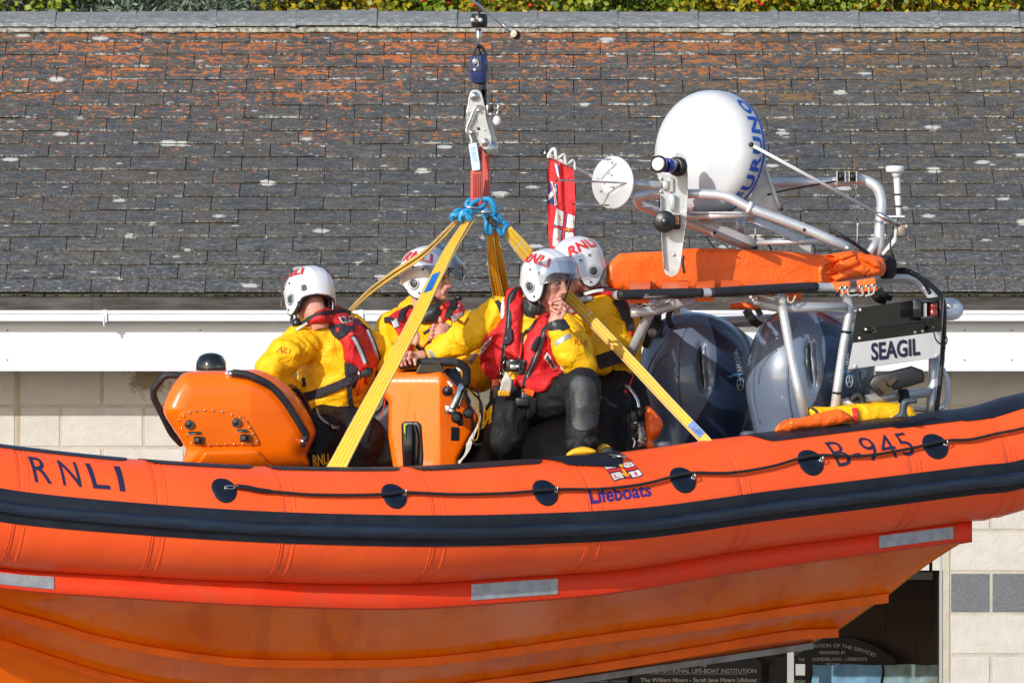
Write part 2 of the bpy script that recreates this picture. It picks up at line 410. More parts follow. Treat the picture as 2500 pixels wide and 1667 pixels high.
# ---------------------------------------------------------------- lettering
_tc = {}
def textg(s, bold=0.0, grid=.12, shear=0.0, spacing=1.0, lsp=1.0):
    """text as a flat triangulated sheet; returned normalised to the unit square, plus its aspect"""
    key = (s, bold, grid, shear, spacing, lsp)
    if key in _tc: return _tc[key]
    cu = bpy.data.curves.new('t', 'FONT'); cu.body = s; cu.offset = bold; cu.shear = shear; cu.space_character = spacing; cu.space_line = lsp; cu.resolution_u = 3
    cu.align_x = 'CENTER' if '\n' in s else 'LEFT'
    o = bpy.data.objects.new('t', cu); col.objects.link(o); bpy.context.view_layer.update()
    dg = bpy.context.evaluated_depsgraph_get(); me = o.evaluated_get(dg).to_mesh(); bm = bmesh.new(); bm.from_mesh(me)
    bmesh.ops.remove_doubles(bm, verts=bm.verts, dist=1e-5)
    if grid:
        xs = [v.co.x for v in bm.verts]; ys = [v.co.y for v in bm.verts]
        for ax_, lo, hi in ((0, min(xs), max(xs)), (1, min(ys), max(ys))):
            k = lo + grid
            while k < hi:
                pl = [0, 0, 0]; pl[ax_] = k; no = [0, 0, 0]; no[ax_] = 1
                bmesh.ops.bisect_plane(bm, geom=bm.verts[:] + bm.edges[:] + bm.faces[:], plane_co=pl, plane_no=no); k += grid
    bm.verts.index_update(); v = np.array([q.co[:2] for q in bm.verts]); f = [tuple(q.index for q in fc.verts) for fc in bm.faces]
    bm.free(); o.evaluated_get(dg).to_mesh_clear(); bpy.data.objects.remove(o); bpy.data.curves.remove(cu)
    lo = v.min(0); sz = v.max(0) - lo; v = (v - lo) / sz
    _tc[key] = (v, f, sz[0] / sz[1]); return _tc[key]
def lettering(name, s, fn, mat, parent, **k):
    """fn(u,v) in the unit square -> 3D"""
    v, f, a = textg(s, **k); return mk(name, np.array([fn(p[0], p[1]) for p in v]), f, mat, parent, smooth=False)
def bil(c4):
    a, b, c, d = [np.asarray(q, float) for q in c4]    # bl, br, tr, tl
    return lambda u, v: a * (1 - u) * (1 - v) + b * u * (1 - v) + c * u * v + d * (1 - u) * v
# ================================================================ materials
def roof_mat(name, ridge=False):
    t = NT(name); ob = t.tc.outputs['Object']
    uv = t.n('ShaderNodeUVMap'); uv.uv_map = 'uv'; rn = t.n('ShaderNodeUVMap'); rn.uv_map = 'rnd'
    sx = t.n('ShaderNodeSeparateXYZ'); t.l(uv.outputs[0], sx.inputs[0]); sr = t.n('ShaderNodeSeparateXYZ'); t.l(rn.outputs[0], sr.inputs[0])
    so_ = t.n('ShaderNodeSeparateXYZ'); t.l(ob, so_.inputs[0])
    st = t.map(ob, (1.0, 3.2, 3.2))
    base = t.mix(sr.outputs[0], (.056, .060, .067), (.086, .074, .060))
    base = t.mix(t.ramp(sr.outputs[1], .3, 1, 0, .45), base, (.052, .056, .062))
    n1 = t.noise(t.map(ob, (1.2, 2.6, 2.6)), 7, 6, .7)
    base = t.mix(t.ramp(n1, .50, .72), base, (.17, .165, .155)); base = t.mix(t.ramp(n1, .46, .32, 0, .75), base, (.028, .029, .033))
    n2 = t.noise(ob, 5, 5, .65)
    base = t.mix(t.ramp(n2, .42, .64, 0, .62), base, (.098, .074, .046))
    # pale bloom specks
    fl = t.noise(t.map(ob, (1, 1, 1)), 62, 5, .75)
    base = t.mix(t.ramp(fl, .54, .66, 0, .8), base, (.26, .26, .24)); base = t.mix(t.ramp(fl, .44, .34, 0, .7), base, (.03, .03, .03))
    low = t.ramp(so_.outputs[1], -.9, -2.3, 0, 1); fl2 = t.noise(t.map(ob, (1, .8, .8)), 30, 6, .8)
    base = t.mix(t.math('MULTIPLY', t.ramp(fl2, .52, .62), t.ramp(low, 0, 1, .12, .75)), base, (.28, .275, .25))
    # lichen by height: orange near the ridge, ochre over the middle
    vv = so_.outputs[1]                       # local Y, up the slope
    xx = so_.outputs[0]
    pos = t.ramp(vv, -1.5, 2.2, 0, 1)
    posn = t.math('ADD', pos, t.ramp(t.noise(ob, 1.6, 4, .65), .3, .7, -.34, .34))
    on = t.noise(t.map(ob, (1.0, .85, .85)), 17, 7, .76, .2)
    thr = t.ramp(posn, .12, 1.0, .645, .475)
    sl_ = t.ramp(sr.outputs[1], 0, 1, -.022, .022)
    om = t.ramp(t.math('SUBTRACT', t.math('ADD', on, sl_), thr), 0, .03); om = t.math('MULTIPLY', om, t.ramp(t.noise(ob, 70, 4, .7), .40, .50))
    om = t.math('MULTIPLY', om, t.ramp(t.math('ADD', sx.outputs[1], t.ramp(on, .3, .7, -.25, .25)), .12, .45))
    ocol = t.mix(t.ramp(t.noise(ob, 24, 4), .35, .65), (.78, .20, .015), (.50, .14, .03))
    ochre = t.ramp(t.math('ADD', t.ramp(xx, -2.5, 2.2, 0, 1), t.math('MULTIPLY', pos, -1.0)), -.35, .25)
    ocol = t.mix(ochre, ocol, (.27, .15, .035))
    c = t.mix(t.math('MULTIPLY', om, .95), base, ocol)
    # round white lichen colonies
    vd = t.voro(t.map(ob, (1, 1.15, 1)), 2.6); wn_ = t.noise(ob, 60, 4, .7)
    vr = t.math('ADD', vd, t.ramp(wn_, .3, .7, -.045, .045))
    wsp = t.ramp(vr, .11, .135, 1, 0); v3 = t.voro(t.map(ob, (1, 1.3, 1)), 4.3); wsp = t.math('MAXIMUM', wsp, t.math('MULTIPLY', t.ramp(t.math('ADD', v3, t.ramp(wn_, .3, .7, -.06, .06)), .07, .10, 1, 0), .9))
    vd2 = t.voro(ob, 9.0); wsp2 = t.ramp(t.math('ADD', vd2, t.ramp(wn_, .3, .7, -.05, .05)), .07, .10, 1, 0)
    wsp = t.math('MAXIMUM', wsp, t.math('MULTIPLY', wsp2, .75))
    # crust along the lower edge of each slate
    ed = t.ramp(t.math('ADD', t.math('ADD', sx.outputs[1], t.ramp(t.noise(t.map(ob, (1, .6, 1)), 48, 6, .8), .42, .60, .24, -.06)), t.math('ADD', t.ramp(t.noise(ob, 3.2, 4, .7), .42, .58, .16, -.04), t.ramp(sr.outputs[0], 0, 1, .05, -.03))), .03, .08, 1, 0)
    edw = t.ramp(so_.outputs[1], -1.6, .6, .25, .9)
    wm = t.math('MAXIMUM', wsp, t.math('MULTIPLY', ed, edw))
    c = t.mix(t.math('MULTIPLY', wm, .85), c, (.60, .59, .54))
    if ridge:
        b2 = t.mix(t.ramp(n1, .4, .7), (.15, .155, .16), (.23, .23, .23)); z = t.ramp(sx.outputs[1], 0, .7, 1, 0)
        wl = t.ramp(t.math('ADD', t.noise(t.map(ob, (1, 2, 2)), 24, 7, .8), t.math('MULTIPLY', z, .05)), .56, .64)
        c = t.mix(t.math('MULTIPLY', wl, .8), b2, (.45, .45, .43)); c = t.mix(t.math('MULTIPLY', t.ramp(on, .66, .70), .8), c, (.5, .3, .04))
    h = t.math('ADD', t.math('MULTIPLY', t.noise(t.map(ob, (1, 4, 4)), 30, 6, .7), 1.0), t.math('MULTIPLY', wm, .6))
    return t.set(col=c, rough=t.ramp(n1, .3, .7, .55, .85), nrm=t.bump(h, .55, .006), spec=.35)
def block_mat():
    t = NT('painted_block'); ob = t.tc.outputs['Object']; rn = t.n('ShaderNodeUVMap'); rn.uv_map = 'rnd'; sr = t.n('ShaderNodeSeparateXYZ'); t.l(rn.outputs[0], sr.inputs[0])
    n = t.noise(ob, 9, 5, .6); f = t.noise(ob, 110, 4, .7); g = t.noise(ob, 260, 2, .6)
    light = t.mix(t.ramp(n, .3, .7), (.60, .56, .505), (.52, .48, .425)); light = t.mix(t.ramp(sr.outputs[1], 0, 1, 0, .25), light, (.46, .43, .395))
    light = t.mix(t.ramp(f, .60, .70, 0, .55), light, (.30, .27, .22))
    dark = t.mix(t.ramp(g, .60, .68), (.13, .135, .145), (.48, .48, .49))
    dark = t.mix(t.ramp(n, .4, .7, 0, .5), dark, (.18, .18, .19))
    c = t.mix(sr.outputs[0], light, dark)
    # a damp algae stain by the console
    ms = t.n('ShaderNodeVectorMath'); ms.operation = 'DISTANCE'; t.l(t.tc.outputs['Object'], ms.inputs[0]); stain_c = t.m
    t.stain = ms
    m = t.ramp(t.math('ADD', ms.outputs['Value'], t.ramp(t.noise(ob, 14, 5, .7), .3, .7, -.06, .06)), .09, .13, 1, 0)
    c = t.mix(t.math('MULTIPLY', m, .75), c, (.17, .115, .03))
    hh = t.math('ADD', t.noise(ob, 95, 5, .75), t.math('MULTIPLY', t.noise(ob, 30, 4), .6))
    t.set(col=c, rough=.9, nrm=t.bump(hh, .9, .006), spec=.2); return t
M = {}
M['slate'] = roof_mat('slate'); M['ridge'] = roof_mat('ridge_clay', True)
M['mortar_r'] = simple('mossy_mortar', (.50, .48, .40), .95, var=.3, vs=34, c2=(.05, .05, .025), bump=1, bs=70, bd=.012)
M['mortar'] = simple('mortar', (.50, .45, .37), .95, var=.12, vs=8, bump=.7, bs=120, bd=.003)
M['sealant'] = simple('sealant', (.42, .35, .25), .8, var=.1)
M['pvc'] = simple('white_pvc', (.635, .65, .675), .38, var=.03, vs=3, spec=.5)
M['undereave'] = simple('weathered_under_slate', (.042, .034, .030), .85, spec=.2, var=.25, vs=9, c2=(.10, .095, .09), bump=1, bs=26, bd=.01, stretch=(.35, 2, 2))
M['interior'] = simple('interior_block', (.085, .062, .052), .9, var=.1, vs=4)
M['black_board'] = simple('black_board', (.006, .006, .008), .45, var=.1)
M['gilt'] = simple('pale_lettering', (.50, .48, .45), .6, var=.05)
M['frame_white'] = simple('white_frame', (.36, .36, .35), .45, var=.04)
M['blue_cloth'] = simple('blue_cloth', (.16, .32, .48), .85, var=.15, vs=9, c2=(.11, .23, .35), bump=.6, bs=14, bd=.02)
M['blue_cloth2'] = simple('stained_cloth', (.20, .33, .38), .85, var=.3, vs=11, c2=(.15, .15, .10), bump=.6, bs=14, bd=.02)
M['ground'] = simple('concrete_ground', (.48, .43, .37), .9, var=.15, vs=1.1, bump=.4, bs=30, c2=(.07, .06, .05), stretch=(1.6, .5, 1))
M['bank'] = simple('bank_soil', (.07, .075, .03), .95, var=.3, vs=3, bump=1, bs=12, bd=.05)
def orange_tube():
    t = NT('orange_fabric'); ob = t.tc.outputs['Object']; n = t.noise(ob, 2.2, 5, .6)
    c = t.mix(t.ramp(n, .35, .7), (.92, .110, .023), (.87, .090, .018))
    d = t.noise(t.map(ob, (.5, 1, 3)), 9, 6, .7); c = t.mix(t.ramp(d, .60, .78, 0, .35), c, (.55, .11, .05))
    sp = t.voro(ob, 34); sn = t.noise(ob, 3, 3); spm = t.math('MULTIPLY', t.ramp(sp, .045, .075, 1, 0), t.ramp(sn, .5, .62, 0, .75)); c = t.mix(spm, c, (.85, .42, .25))
    h = t.noise(ob, 3.5, 3, .5); h2 = t.noise(ob, 160, 3, .6); nn = t.bump(h, .35, .02); nn = t.bump(h2, .12, .002, nn)
    return t.set(col=c, rough=t.ramp(d, .35, .7, .30, .48), nrm=nn, spec=.3)
def hull_orange():
    t = NT('hull_gloss_orange'); ob = t.tc.outputs['Object']; n = t.noise(ob, 1.6, 5, .6)
    c = t.mix(t.ramp(n, .35, .7), (.97, .190, .002), (.84, .130, .001))
    s = t.noise(t.map(ob, (1.2, .6, 5), (0, .5, 0)), 3.5, 7, .75); c = t.mix(t.ramp(s, .5, .75, 0, .35), c, (.60, .11, .02))
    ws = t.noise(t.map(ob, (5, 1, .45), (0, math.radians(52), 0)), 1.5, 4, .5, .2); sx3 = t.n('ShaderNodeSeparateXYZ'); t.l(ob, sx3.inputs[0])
    c = t.mix(t.math('MULTIPLY', t.ramp(ws, .50, .64), t.ramp(sx3.outputs[0], -.8, 1.8, .0, .42)), c, (.86, .27, .08)); c = t.mix(t.ramp(ws, .44, .36, 0, .45), c, (.62, .085, .001))  # diagonal reflections painted into the colour as pale streaks, stronger to the right
    k = t.voro(ob, 13); kn = t.noise(ob, 2.3, 3); c = t.mix(t.math('MULTIPLY', t.ramp(k, .03, .055, 1, 0), t.ramp(kn, .5, .65, 0, .8)), c, (.12, .04, .02))
    sc = t.noise(t.map(ob, (.6, .6, 14), (0, .6, 0)), 10, 5, .8)
    nn = t.bump(t.noise(ob, 2.4, 3, .5), .25, .03)
    return t.set(col=c, rough=t.ramp(sc, .45, .75, .10, .34), nrm=nn, coat=.2, coatr=.02, spec=.12)
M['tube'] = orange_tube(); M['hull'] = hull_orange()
M['strip_red'] = simple('flange_vermilion', (.78, .040, .008), .45, spec=.25, var=.14, vs=7, c2=(.62, .06, .02), bump=.3, bs=18, bd=.004)
M['rail'] = simple('spray_rail_orange', (.94, .155, .002), .45, spec=.25, coat=.0, var=.1, vs=5)
M['dark_rub'] = simple('navy_rubber', (.006, .0085, .016), .45, spec=.35, var=.3, vs=8, c2=(.014, .018, .028), bump=.25, bs=14, bd=.004)
M['strake'] = simple('scuffed_strake', (.006, .010, .020), .28, var=.3, vs=10, c2=(.013, .024, .048), stretch=(.3, .3, 3), bump=.3, bs=20, bd=.004)
M['navy'] = simple('navy_patch', (.007, .012, .028), .45, spec=.3, var=.2, vs=12)
M['navytxt'] = simple('navy_lettering', (.02, .018, .06), .5, var=.1)
M['rope_blk'] = simple('black_rope', (.010, .010, .012), .8, var=.2, vs=60, bump=1, bs=180, bd=.006)
M['grey_strip'] = simple('galvanised_strip', (.42, .43, .44), .45, metal=.5, var=.2, vs=14, c2=(.26, .27, .28), bump=.4, bs=60)
M['keel'] = simple('keel_band', (.34, .35, .36), .5, metal=.3, var=.2, vs=8)
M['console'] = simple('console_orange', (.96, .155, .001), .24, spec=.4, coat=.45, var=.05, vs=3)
M['console_in'] = simple('console_panel_orange', (.82, .145, .002), .35, var=.08)  # slightly darker, duller orange for the access panel
M['blk_rub'] = simple('black_foam', (.018, .017, .022), .62, var=.25, vs=20, bump=.3, bs=60, bd=.003)
M['blk'] = simple('black_plastic', (.012, .012, .014), .35, var=.2, vs=9)
M['blk_gloss'] = simple('black_gloss', (.010, .011, .014), .12, coat=.5, var=.1)
M['seat'] = simple('black_vinyl', (.014, .014, .016), .5, var=.2, bump=.25, bs=40)
M['steel'] = simple('steel', (.62, .62, .62), .22, metal=1, var=.08, vs=12)
M['alu'] = simple('aluminium', (.62, .63, .65), .36, metal=.45, var=.15, vs=9, c2=(.50, .51, .53), bump=.3, bs=40, bd=.002, stretch=(1, 1, 1))
M['alu_plate'] = simple('aluminium_plate', (.56, .57, .58), .42, metal=.5, var=.15, vs=14, c2=(.42, .42, .42), bump=.25, bs=50)
M['white_gloss'] = simple('white_gelcoat', (.53, .54, .555), .14, coat=.6, var=.03, vs=2)
M['white'] = simple('white_plastic', (.66, .66, .65), .4, var=.05)
M['whitetxt'] = simple('silver_lettering', (.42, .50, .60), .4, var=.05)
M['bluetxt'] = simple('blue_lettering', (.006, .07, .42), .4, var=.05)
M['redtxt'] = simple('red_lettering', (.62, .022, .018), .45, var=.08)
M['rusttxt'] = simple('faded_red_lettering', (.48, .05, .008), .7, var=.1)
M['blacktxt'] = simple('black_lettering', (.012, .012, .016), .6, var=.05)
M['goldtxt'] = simple('yellow_lettering', (.80, .42, .01), .6, var=.05)
M['webbing'] = None
def engine_mat(name, c, c2, split=None):
    t = NT(name); ob = t.tc.outputs['Object']; n = t.noise(ob, 2, 4); f = t.noise(ob, 400, 2, .6)
    cc = t.mix(t.ramp(n, .3, .7), c, c2)
    if split:
        u_ = t.n('ShaderNodeUVMap'); u_.uv_map = 'part'; s_ = t.n('ShaderNodeSeparateXYZ'); t.l(u_.outputs[0], s_.inputs[0]); cc = t.mix(t.ramp(s_.outputs[0], -.02, .02), cc, split)
    cc = t.mix(t.ramp(f, .55, .7, 0, .15), cc, (.3, .33, .38))
    return t.set(col=cc, metal=.05, rough=.36, coat=.7, coatr=.06, nrm=t.bump(t.noise(ob, 5, 2), .06, .02))
M['eng_dark'] = engine_mat('engine_navy', (.012, .022, .05), (.008, .012, .03))
M['eng'] = engine_mat('engine_grey', (.125, .165, .235), (.105, .14, .205), (.014, .028, .065)); M['eng_blue'] = simple('engine_blue_flash', (.02, .12, .30), .15, coat=.8, var=.1)
def web(name, c, c2, lines=.0):
    t = NT(name); ob = t.tc.outputs['Object']; n = t.noise(ob, 9, 5, .65); uvn = t.noise(ob, 260, 2)
    cc = t.mix(t.ramp(n, .35, .7), c, c2); cc = t.mix(t.ramp(t.noise(ob, 30, 5, .7), .58, .75, 0, .5), cc, tuple(x * .72 for x in c))
    return t.set(col=cc, rough=.6, nrm=t.bump(uvn, .5, .002), spec=.4)
M['yweb'] = web('yellow_webbing', (.80, .48, .022), (.62, .40, .055)); M['yweb2'] = web('amber_webbing', (.78, .36, .012), (.64, .31, .02))
M['stitch'] = simple('dark_stitching', (.20, .10, .01), .8); M['selvedge'] = simple('pale_selvedge', (.66, .52, .28), .7)
M['bluetag'] = simple('blue_patch', (.004, .12, .46), .5, var=.1)
M['redweb'] = web('red_webbing', (.52, .07, .05), (.44, .09, .07)); M['label_w'] = simple('pale_tag', (.45, .62, .74), .5, var=.2, vs=30, c2=(.66, .68, .68))
M['bluesteel'] = simple('blue_painted_steel', (.01, .26, .52), .35, coat=.3, var=.25, vs=30, c2=(.01, .16, .34), bump=.2, bs=60)
M['navysteel'] = simple('navy_painted_steel', (.012, .03, .14), .35, coat=.3, var=.3, vs=24, c2=(.02, .03, .07))
M['galv'] = simple('galvanised_plate', (.55, .55, .54), .45, metal=.75, var=.12, vs=16, bump=.2, bs=60)
M['darkmetal'] = simple('dark_steel', (.035, .035, .04), .4, metal=.5, var=.3, vs=30)
M['yellow'] = None
def cloth(name, c, c2, rough=.62, f=1.0, spec=.35, dirt=(.3, .2, .03)):
    t = NT(name); ob = t.tc.outputs['Object']; n = t.noise(ob, 5, 5, .6)
    cc = t.mix(t.ramp(n, .35, .7), c, c2); cc = t.mix(t.ramp(t.noise(ob, 22, 6, .75), .62, .8, 0, .35), cc, dirt)
    a = t.noise(t.map(ob, (1, 1, 1)), 11, 3, .5, 1.6); b = t.noise(ob, 500, 2, .6)
    nn = t.bump(a, .8 * f, .02); nn = t.bump(b, .15, .001, nn)
    return t.set(col=cc, rough=rough, nrm=nn, spec=spec)
M['yellow'] = cloth('yellow_drysuit', (.92, .49, .002), (.88, .43, .001)); M['trouser'] = cloth('black_drysuit', (.008, .0085, .010), (.016, .017, .019), .6, .7, .2, dirt=(.03, .03, .03))
M['red'] = cloth('red_lifejacket', (.58, .018, .022), (.50, .014, .018), .6, dirt=(.3, .02, .02)); M['neoprene'] = cloth('black_neoprene', (.018, .02, .023), (.03, .032, .036), .38, spec=.5, dirt=(.06, .06, .06))
M['pad_blk'] = cloth('black_panel', (.030, .026, .036), (.018, .016, .022), .75, dirt=(.05, .05, .05)); M['kneepad'] = simple('knee_pad', (.030, .032, .036), .45, var=.2, vs=20, bump=.8, bs=330, bd=.002)
M['silver'] = simple('reflective_tape', (.42, .45, .48), .35, metal=.2, var=.15, vs=20); M['zip'] = simple('zip', (.012, .012, .014), .5, bump=1, bs=240, bd=.004)
M['tagw'] = simple('label_patch', (.68, .67, .62), .6, var=.05); M['orange_cover'] = cloth('orange_cover', (.92, .15, .012), (.86, .12, .010), .40, .6, .5, (.7, .13, .03))
M['skin'] = NT('skin'); _t = M['skin']; _ob = _t.tc.outputs['Object']
M['skin'] = _t.set(col=_t.mix(_t.ramp(_t.noise(_ob, 14, 5, .6), .35, .68), (.60, .30, .225), (.50, .20, .15)), rough=.48, sss=.08, spec=.4, nrm=_t.bump(_t.noise(_ob, 130, 3), .2, .002))
M['lip'] = simple('lips', (.36, .10, .085), .4); M['eyew'] = simple('eye_white', (.30, .24, .22), .25); M['iris'] = simple('iris', (.03, .035, .04), .15); M['brow'] = simple('eyebrow_hair', (.13, .075, .05), .9)
M['helmet'] = simple('helmet_white', (.64, .65, .67), .16, coat=.6, var=.03, vs=4); M['lining'] = simple('helmet_lining', (.016, .016, .018), .7)
M['port'] = simple('ear_port', (.05, .055, .06), .5)
def glass(name, tint=(.9, .93, .97), mixv=.82, gr=.03):
    t = NT(name); t.t.nodes.remove(t.b); tr = t.n('ShaderNodeBsdfTransparent'); tr.inputs[0].default_value = (*tint, 1); g = t.n('ShaderNodeBsdfGlossy'); g.inputs['Roughness'].default_value = gr
    lw = t.n('ShaderNodeLayerWeight'); lw.inputs[0].default_value = .35; mx = t.n('ShaderNodeMixShader'); t.l(t.ramp(lw.outputs['Facing'], 0, 1, 1 - mixv * 1.1 if mixv < .9 else .05, .75), mx.inputs[0]); t.l(tr.outputs[0], mx.inputs[1]); t.l(g.outputs[0], mx.inputs[2]); t.l(mx.outputs[0], t.o.inputs[0]); return t.m
M['visor'] = glass('clear_visor', (.62, .67, .76), .9); M['lens_blue'] = simple('blue_lens', (.01, .03, .30), .08, coat=1); M['lens_red'] = simple('red_lens', (.25, .015, .012), .1, coat=1)
M['ensign'] = cloth('ensign_red', (.62, .030, .035), (.50, .022, .028), .7, .8); M['whiteflag'] = simple('flag_white', (.70, .68, .66), .7); M['flagblue'] = simple('flag_blue', (.03, .035, .16), .7)
M['cord'] = simple('white_cord', (.50, .47, .42), .8, bump=1, bs=200, bd=.004); M['glove'] = simple('glove_cream', (.58, .55, .48), .8, var=.2, vs=20); M['glove_y'] = simple('glove_amber', (.70, .33, .01), .8)
M['orangebit'] = simple('orange_plastic', (.80, .10, .01), .4)
def leafmat(name, c, c2):
    t = NT(name); rn = t.n('ShaderNodeUVMap'); rn.uv_map = 'rnd'; sr = t.n('ShaderNodeSeparateXYZ'); t.l(rn.outputs[0], sr.inputs[0])
    return t.set(col=t.mix(sr.outputs[0], c, c2), rough=.5, spec=.3)
M['leaf_grey'] = leafmat('grey_green_leaf', (.17, .22, .17), (.06, .09, .05)); M['leaf_green'] = leafmat('green_leaf', (.06, .13, .012), (.24, .27, .015))
M['leaf_yel'] = leafmat('autumn_leaf', (.42, .30, .012), (.12, .16, .01)); M['berry'] = simple('red_berry', (.45, .015, .012), .25); M['bark'] = simple('bark', (.06, .045, .03), .9)

# ================================================================ setting: ground, bank, boathouse
def plane(name, x0, x1, y0, y1, z, mat, n=1, hf=None):
    xs = np.linspace(x0, x1, n + 1); ys = np.linspace(y0, y1, n + 1); v = [(x, y, z if hf is None else hf(x, y)) for y in ys for x in xs]
    f = [(j * (n + 1) + i, j * (n + 1) + i + 1, (j + 1) * (n + 1) + i + 1, (j + 1) * (n + 1) + i) for j in range(n) for i in range(n)]
    return mk(name, v, f, mat, origin=np.zeros(3))
tag(plane('ground', -300, 300, -300, 300, 0, M['ground']), kind='structure')
def bankh(x, y): return .3 + 8.5 / (1 + math.exp(-(y - 19.6) * 1.5)) + .02 * max(0, y - 18) + .12 * math.sin(x * 1.3) * math.sin(y)
tag(plane('hillside', -60, 60, 12.6, 64, 0, M['bank'], 70, bankh), kind='structure')
house = empty('boathouse', (0, 10, 0), 'white block boathouse with slate roof, white gutter and deep fascia behind the lifeboat', 'building')
TH = math.radians(20.5); EXPO = .2175 * 1.0577; RL0 = 4 + .60; YE = 7.43; NC = 20
ze = N(0, 717, YE)[2]
up = np.array([0, math.cos(TH), math.sin(TH)]); nr = np.array([0, -math.sin(TH), math.cos(TH)]); E0 = np.array([0, YE, ze])
wsl = .3092 * 1.0577; x0j = N(360.5, 717, YE)[0]
V = []; F = []; UV = []; RN = []
rs = np.random.RandomState(3)
for r_ in range(NC + 1):
    sh = .5 * wsl * (r_ % 2); k0 = int((-9.9 - x0j) / wsl); k1 = int((9.9 - x0j) / wsl)
    for k in range(k0, k1 + 1):
        g = .0035 + rs.rand() * .0025; xa = x0j + k * wsl + sh + g / 2; xb = xa + wsl - g; j0 = rs.randn() * .0022; j1 = j0 + rs.randn() * .0018
        lift = .017 + rs.rand() * .005; th = .0075 + rs.rand() * .003; s0 = r_ * EXPO
        a = E0 + up * (s0 + j0) + nr * lift; b = E0 + up * (s0 + j1) + nr * (lift + rs.randn() * .0012); e = E0 + up * (s0 + EXPO * 1.35) + nr * (.002)
        q = [a + [xa, 0, 0], b + [xb, 0, 0], e + [xb, 0, 0], e + [xa, 0, 0]]; q += [p - nr * th for p in q]
        n = len(V); V += q; rr = (rs.rand(), rs.rand())
        for f_, u_ in (((0, 1, 2, 3), ((0, 0), (1, 0), (1, 1.35), (0, 1.35))), ((4, 5, 1, 0), ((0, -.05), (1, -.05), (1, 0), (0, 0))), ((4, 0, 3, 7), ((0, 0),) * 4), ((1, 5, 6, 2), ((0, 0),) * 4)):
            F.append(tuple(n + i for i in f_)); UV += list(u_); RN += [rr] * 4
# object axes aligned to the slope so the texture's local Y runs up the roof
roof = mk('slate_roof', V, F, M['slate'], house, smooth=False, uvs={'uv': UV, 'rnd': RN})
rot = Matrix(((1, 0, 0), (0, math.cos(TH), -math.sin(TH)), (0, math.sin(TH), math.cos(TH)))).to_4x4()
roof.data.transform(rot.inverted()); roof.rotation_euler = (TH, 0, 0)
# under-slate course and roof body
a = E0 + nr * -.004
mk('roof_deck', [a + [-9.9, 0, 0], a + [9.9, 0, 0], a + [9.9, 0, 0] + up * (RL0 + .16), a + [-9.9, 0, 0] + up * (RL0 + .16)], [(0, 1, 2, 3)], M['undereave'], house, smooth=False)
V = []; F = []; z1 = N(0, 724, 7.44)[2]; z2 = N(0, 758, 7.44)[2]; k = 0; x = N(225, 740, 7.44)[0] - .62 * 11
while x < 9.9:
    xb = x + .617; n = len(V); d_ = rs.rand() * .004; sg = rs.randn() * .002
    V += [(x, 7.422 - d_, z2 + sg), (xb, 7.422 - d_, z2 - sg), (xb, 7.465, z1), (x, 7.465, z1), (x, 7.475, z2 - .01), (xb, 7.475, z2 - .01)]; F += [(n, n + 1, n + 2, n + 3), (n + 4, n + 5, n + 1, n)]; x += .62
mk('eave_course', V, F, M['undereave'], house, smooth=False)
# far slope, ridge, mortar
RL = 4 + .60; rz = ze + RL * math.sin(TH); ry = YE + RL * math.cos(TH)
mk('rear_slope', [(-9.9, ry + .25, rz + .05), (9.9, ry + .25, rz + .05), (9.9, ry + RL, rz - 1.5), (-9.9, ry + RL, rz - 1.5)], [(0, 1, 2, 3)], M['slate'], house, smooth=False, uvs={'uv': [(0, 0)] * 4, 'rnd': [(0, 0)] * 4})
yb = N(0, 62, 11.32); yt = N(0, 25, 11.5)
V = []; F = []; UV = []; RN = []; pitch = 197 / (SC * D / (D + 11.4)); xr = N(128, 62, 11.3)[0] - pitch * 11
for k in range(26):
    xa = xr + k * pitch; jt = rs.randn() * .003; rr = (rs.rand(), rs.rand())
    for (u0, u1, dz) in ((0, pitch - .045, 0), (pitch - .045, pitch + .001, .010)):
        n = len(V); zb = yb[2] + jt - dz * .4; zt = yt[2] + jt + dz; xa0 = xa + u0; xa1 = xa + u1
        for xx_ in (xa0, xa1): V += [(xx_, 11.66 - dz, zb), (xx_, 11.66 - dz + .012, zb + .02), (xx_, 11.85, zt), (xx_, 11.89, zt), (xx_, 12.08, zb)]
        for i in range(4): F.append((n + i, n + 5 + i, n + 6 + i, n + 1 + i)); w0 = [0, .1, 1, 1, 0]; UV += [(0, w0[i]), (1, w0[i]), (1, w0[i + 1]), (0, w0[i + 1])]; RN += [rr] * 4
        F.append((n + 4, n + 3, n + 2, n + 1, n)); UV += [(0, 0.5)] * 5; RN += [rr] * 5; F.append((n + 5, n + 6, n + 7, n + 8, n + 9)); UV += [(0, .5)] * 5; RN += [rr] * 5
mk('ridge_tiles', V, F, M['ridge'], house, smooth=False, uvs={'uv': UV, 'rnd': RN})
nx = 700; xs = np.linspace(-9.9, 9.9, nx); za, zb = N(0, 61, 11.34)[2], N(0, 75.5, 11.3)[2]; V = []; F = []
for i, x in enumerate(xs):
    nn = perlin(np.array([[x * 9, 0, 0], [x * 30, 5, 0], [x * 14, 8, 3]])); 
    for j, (y_, z_) in enumerate(((11.75, za + .01), (11.69, za), (11.665 + nn[1] * .008, (za + zb) / 2 + nn[0] * .004), (11.655 + nn[2] * .006, zb + nn[0] * .006 + nn[1] * .003), (11.78, zb - .012))): V.append((x, y_, z_))
    if i:
        for j in range(4): F.append(((i - 1) * 5 + j, (i - 1) * 5 + j + 1, i * 5 + j + 1, i * 5 + j))
mk('ridge_mortar', V, F, M['mortar_r'], house)
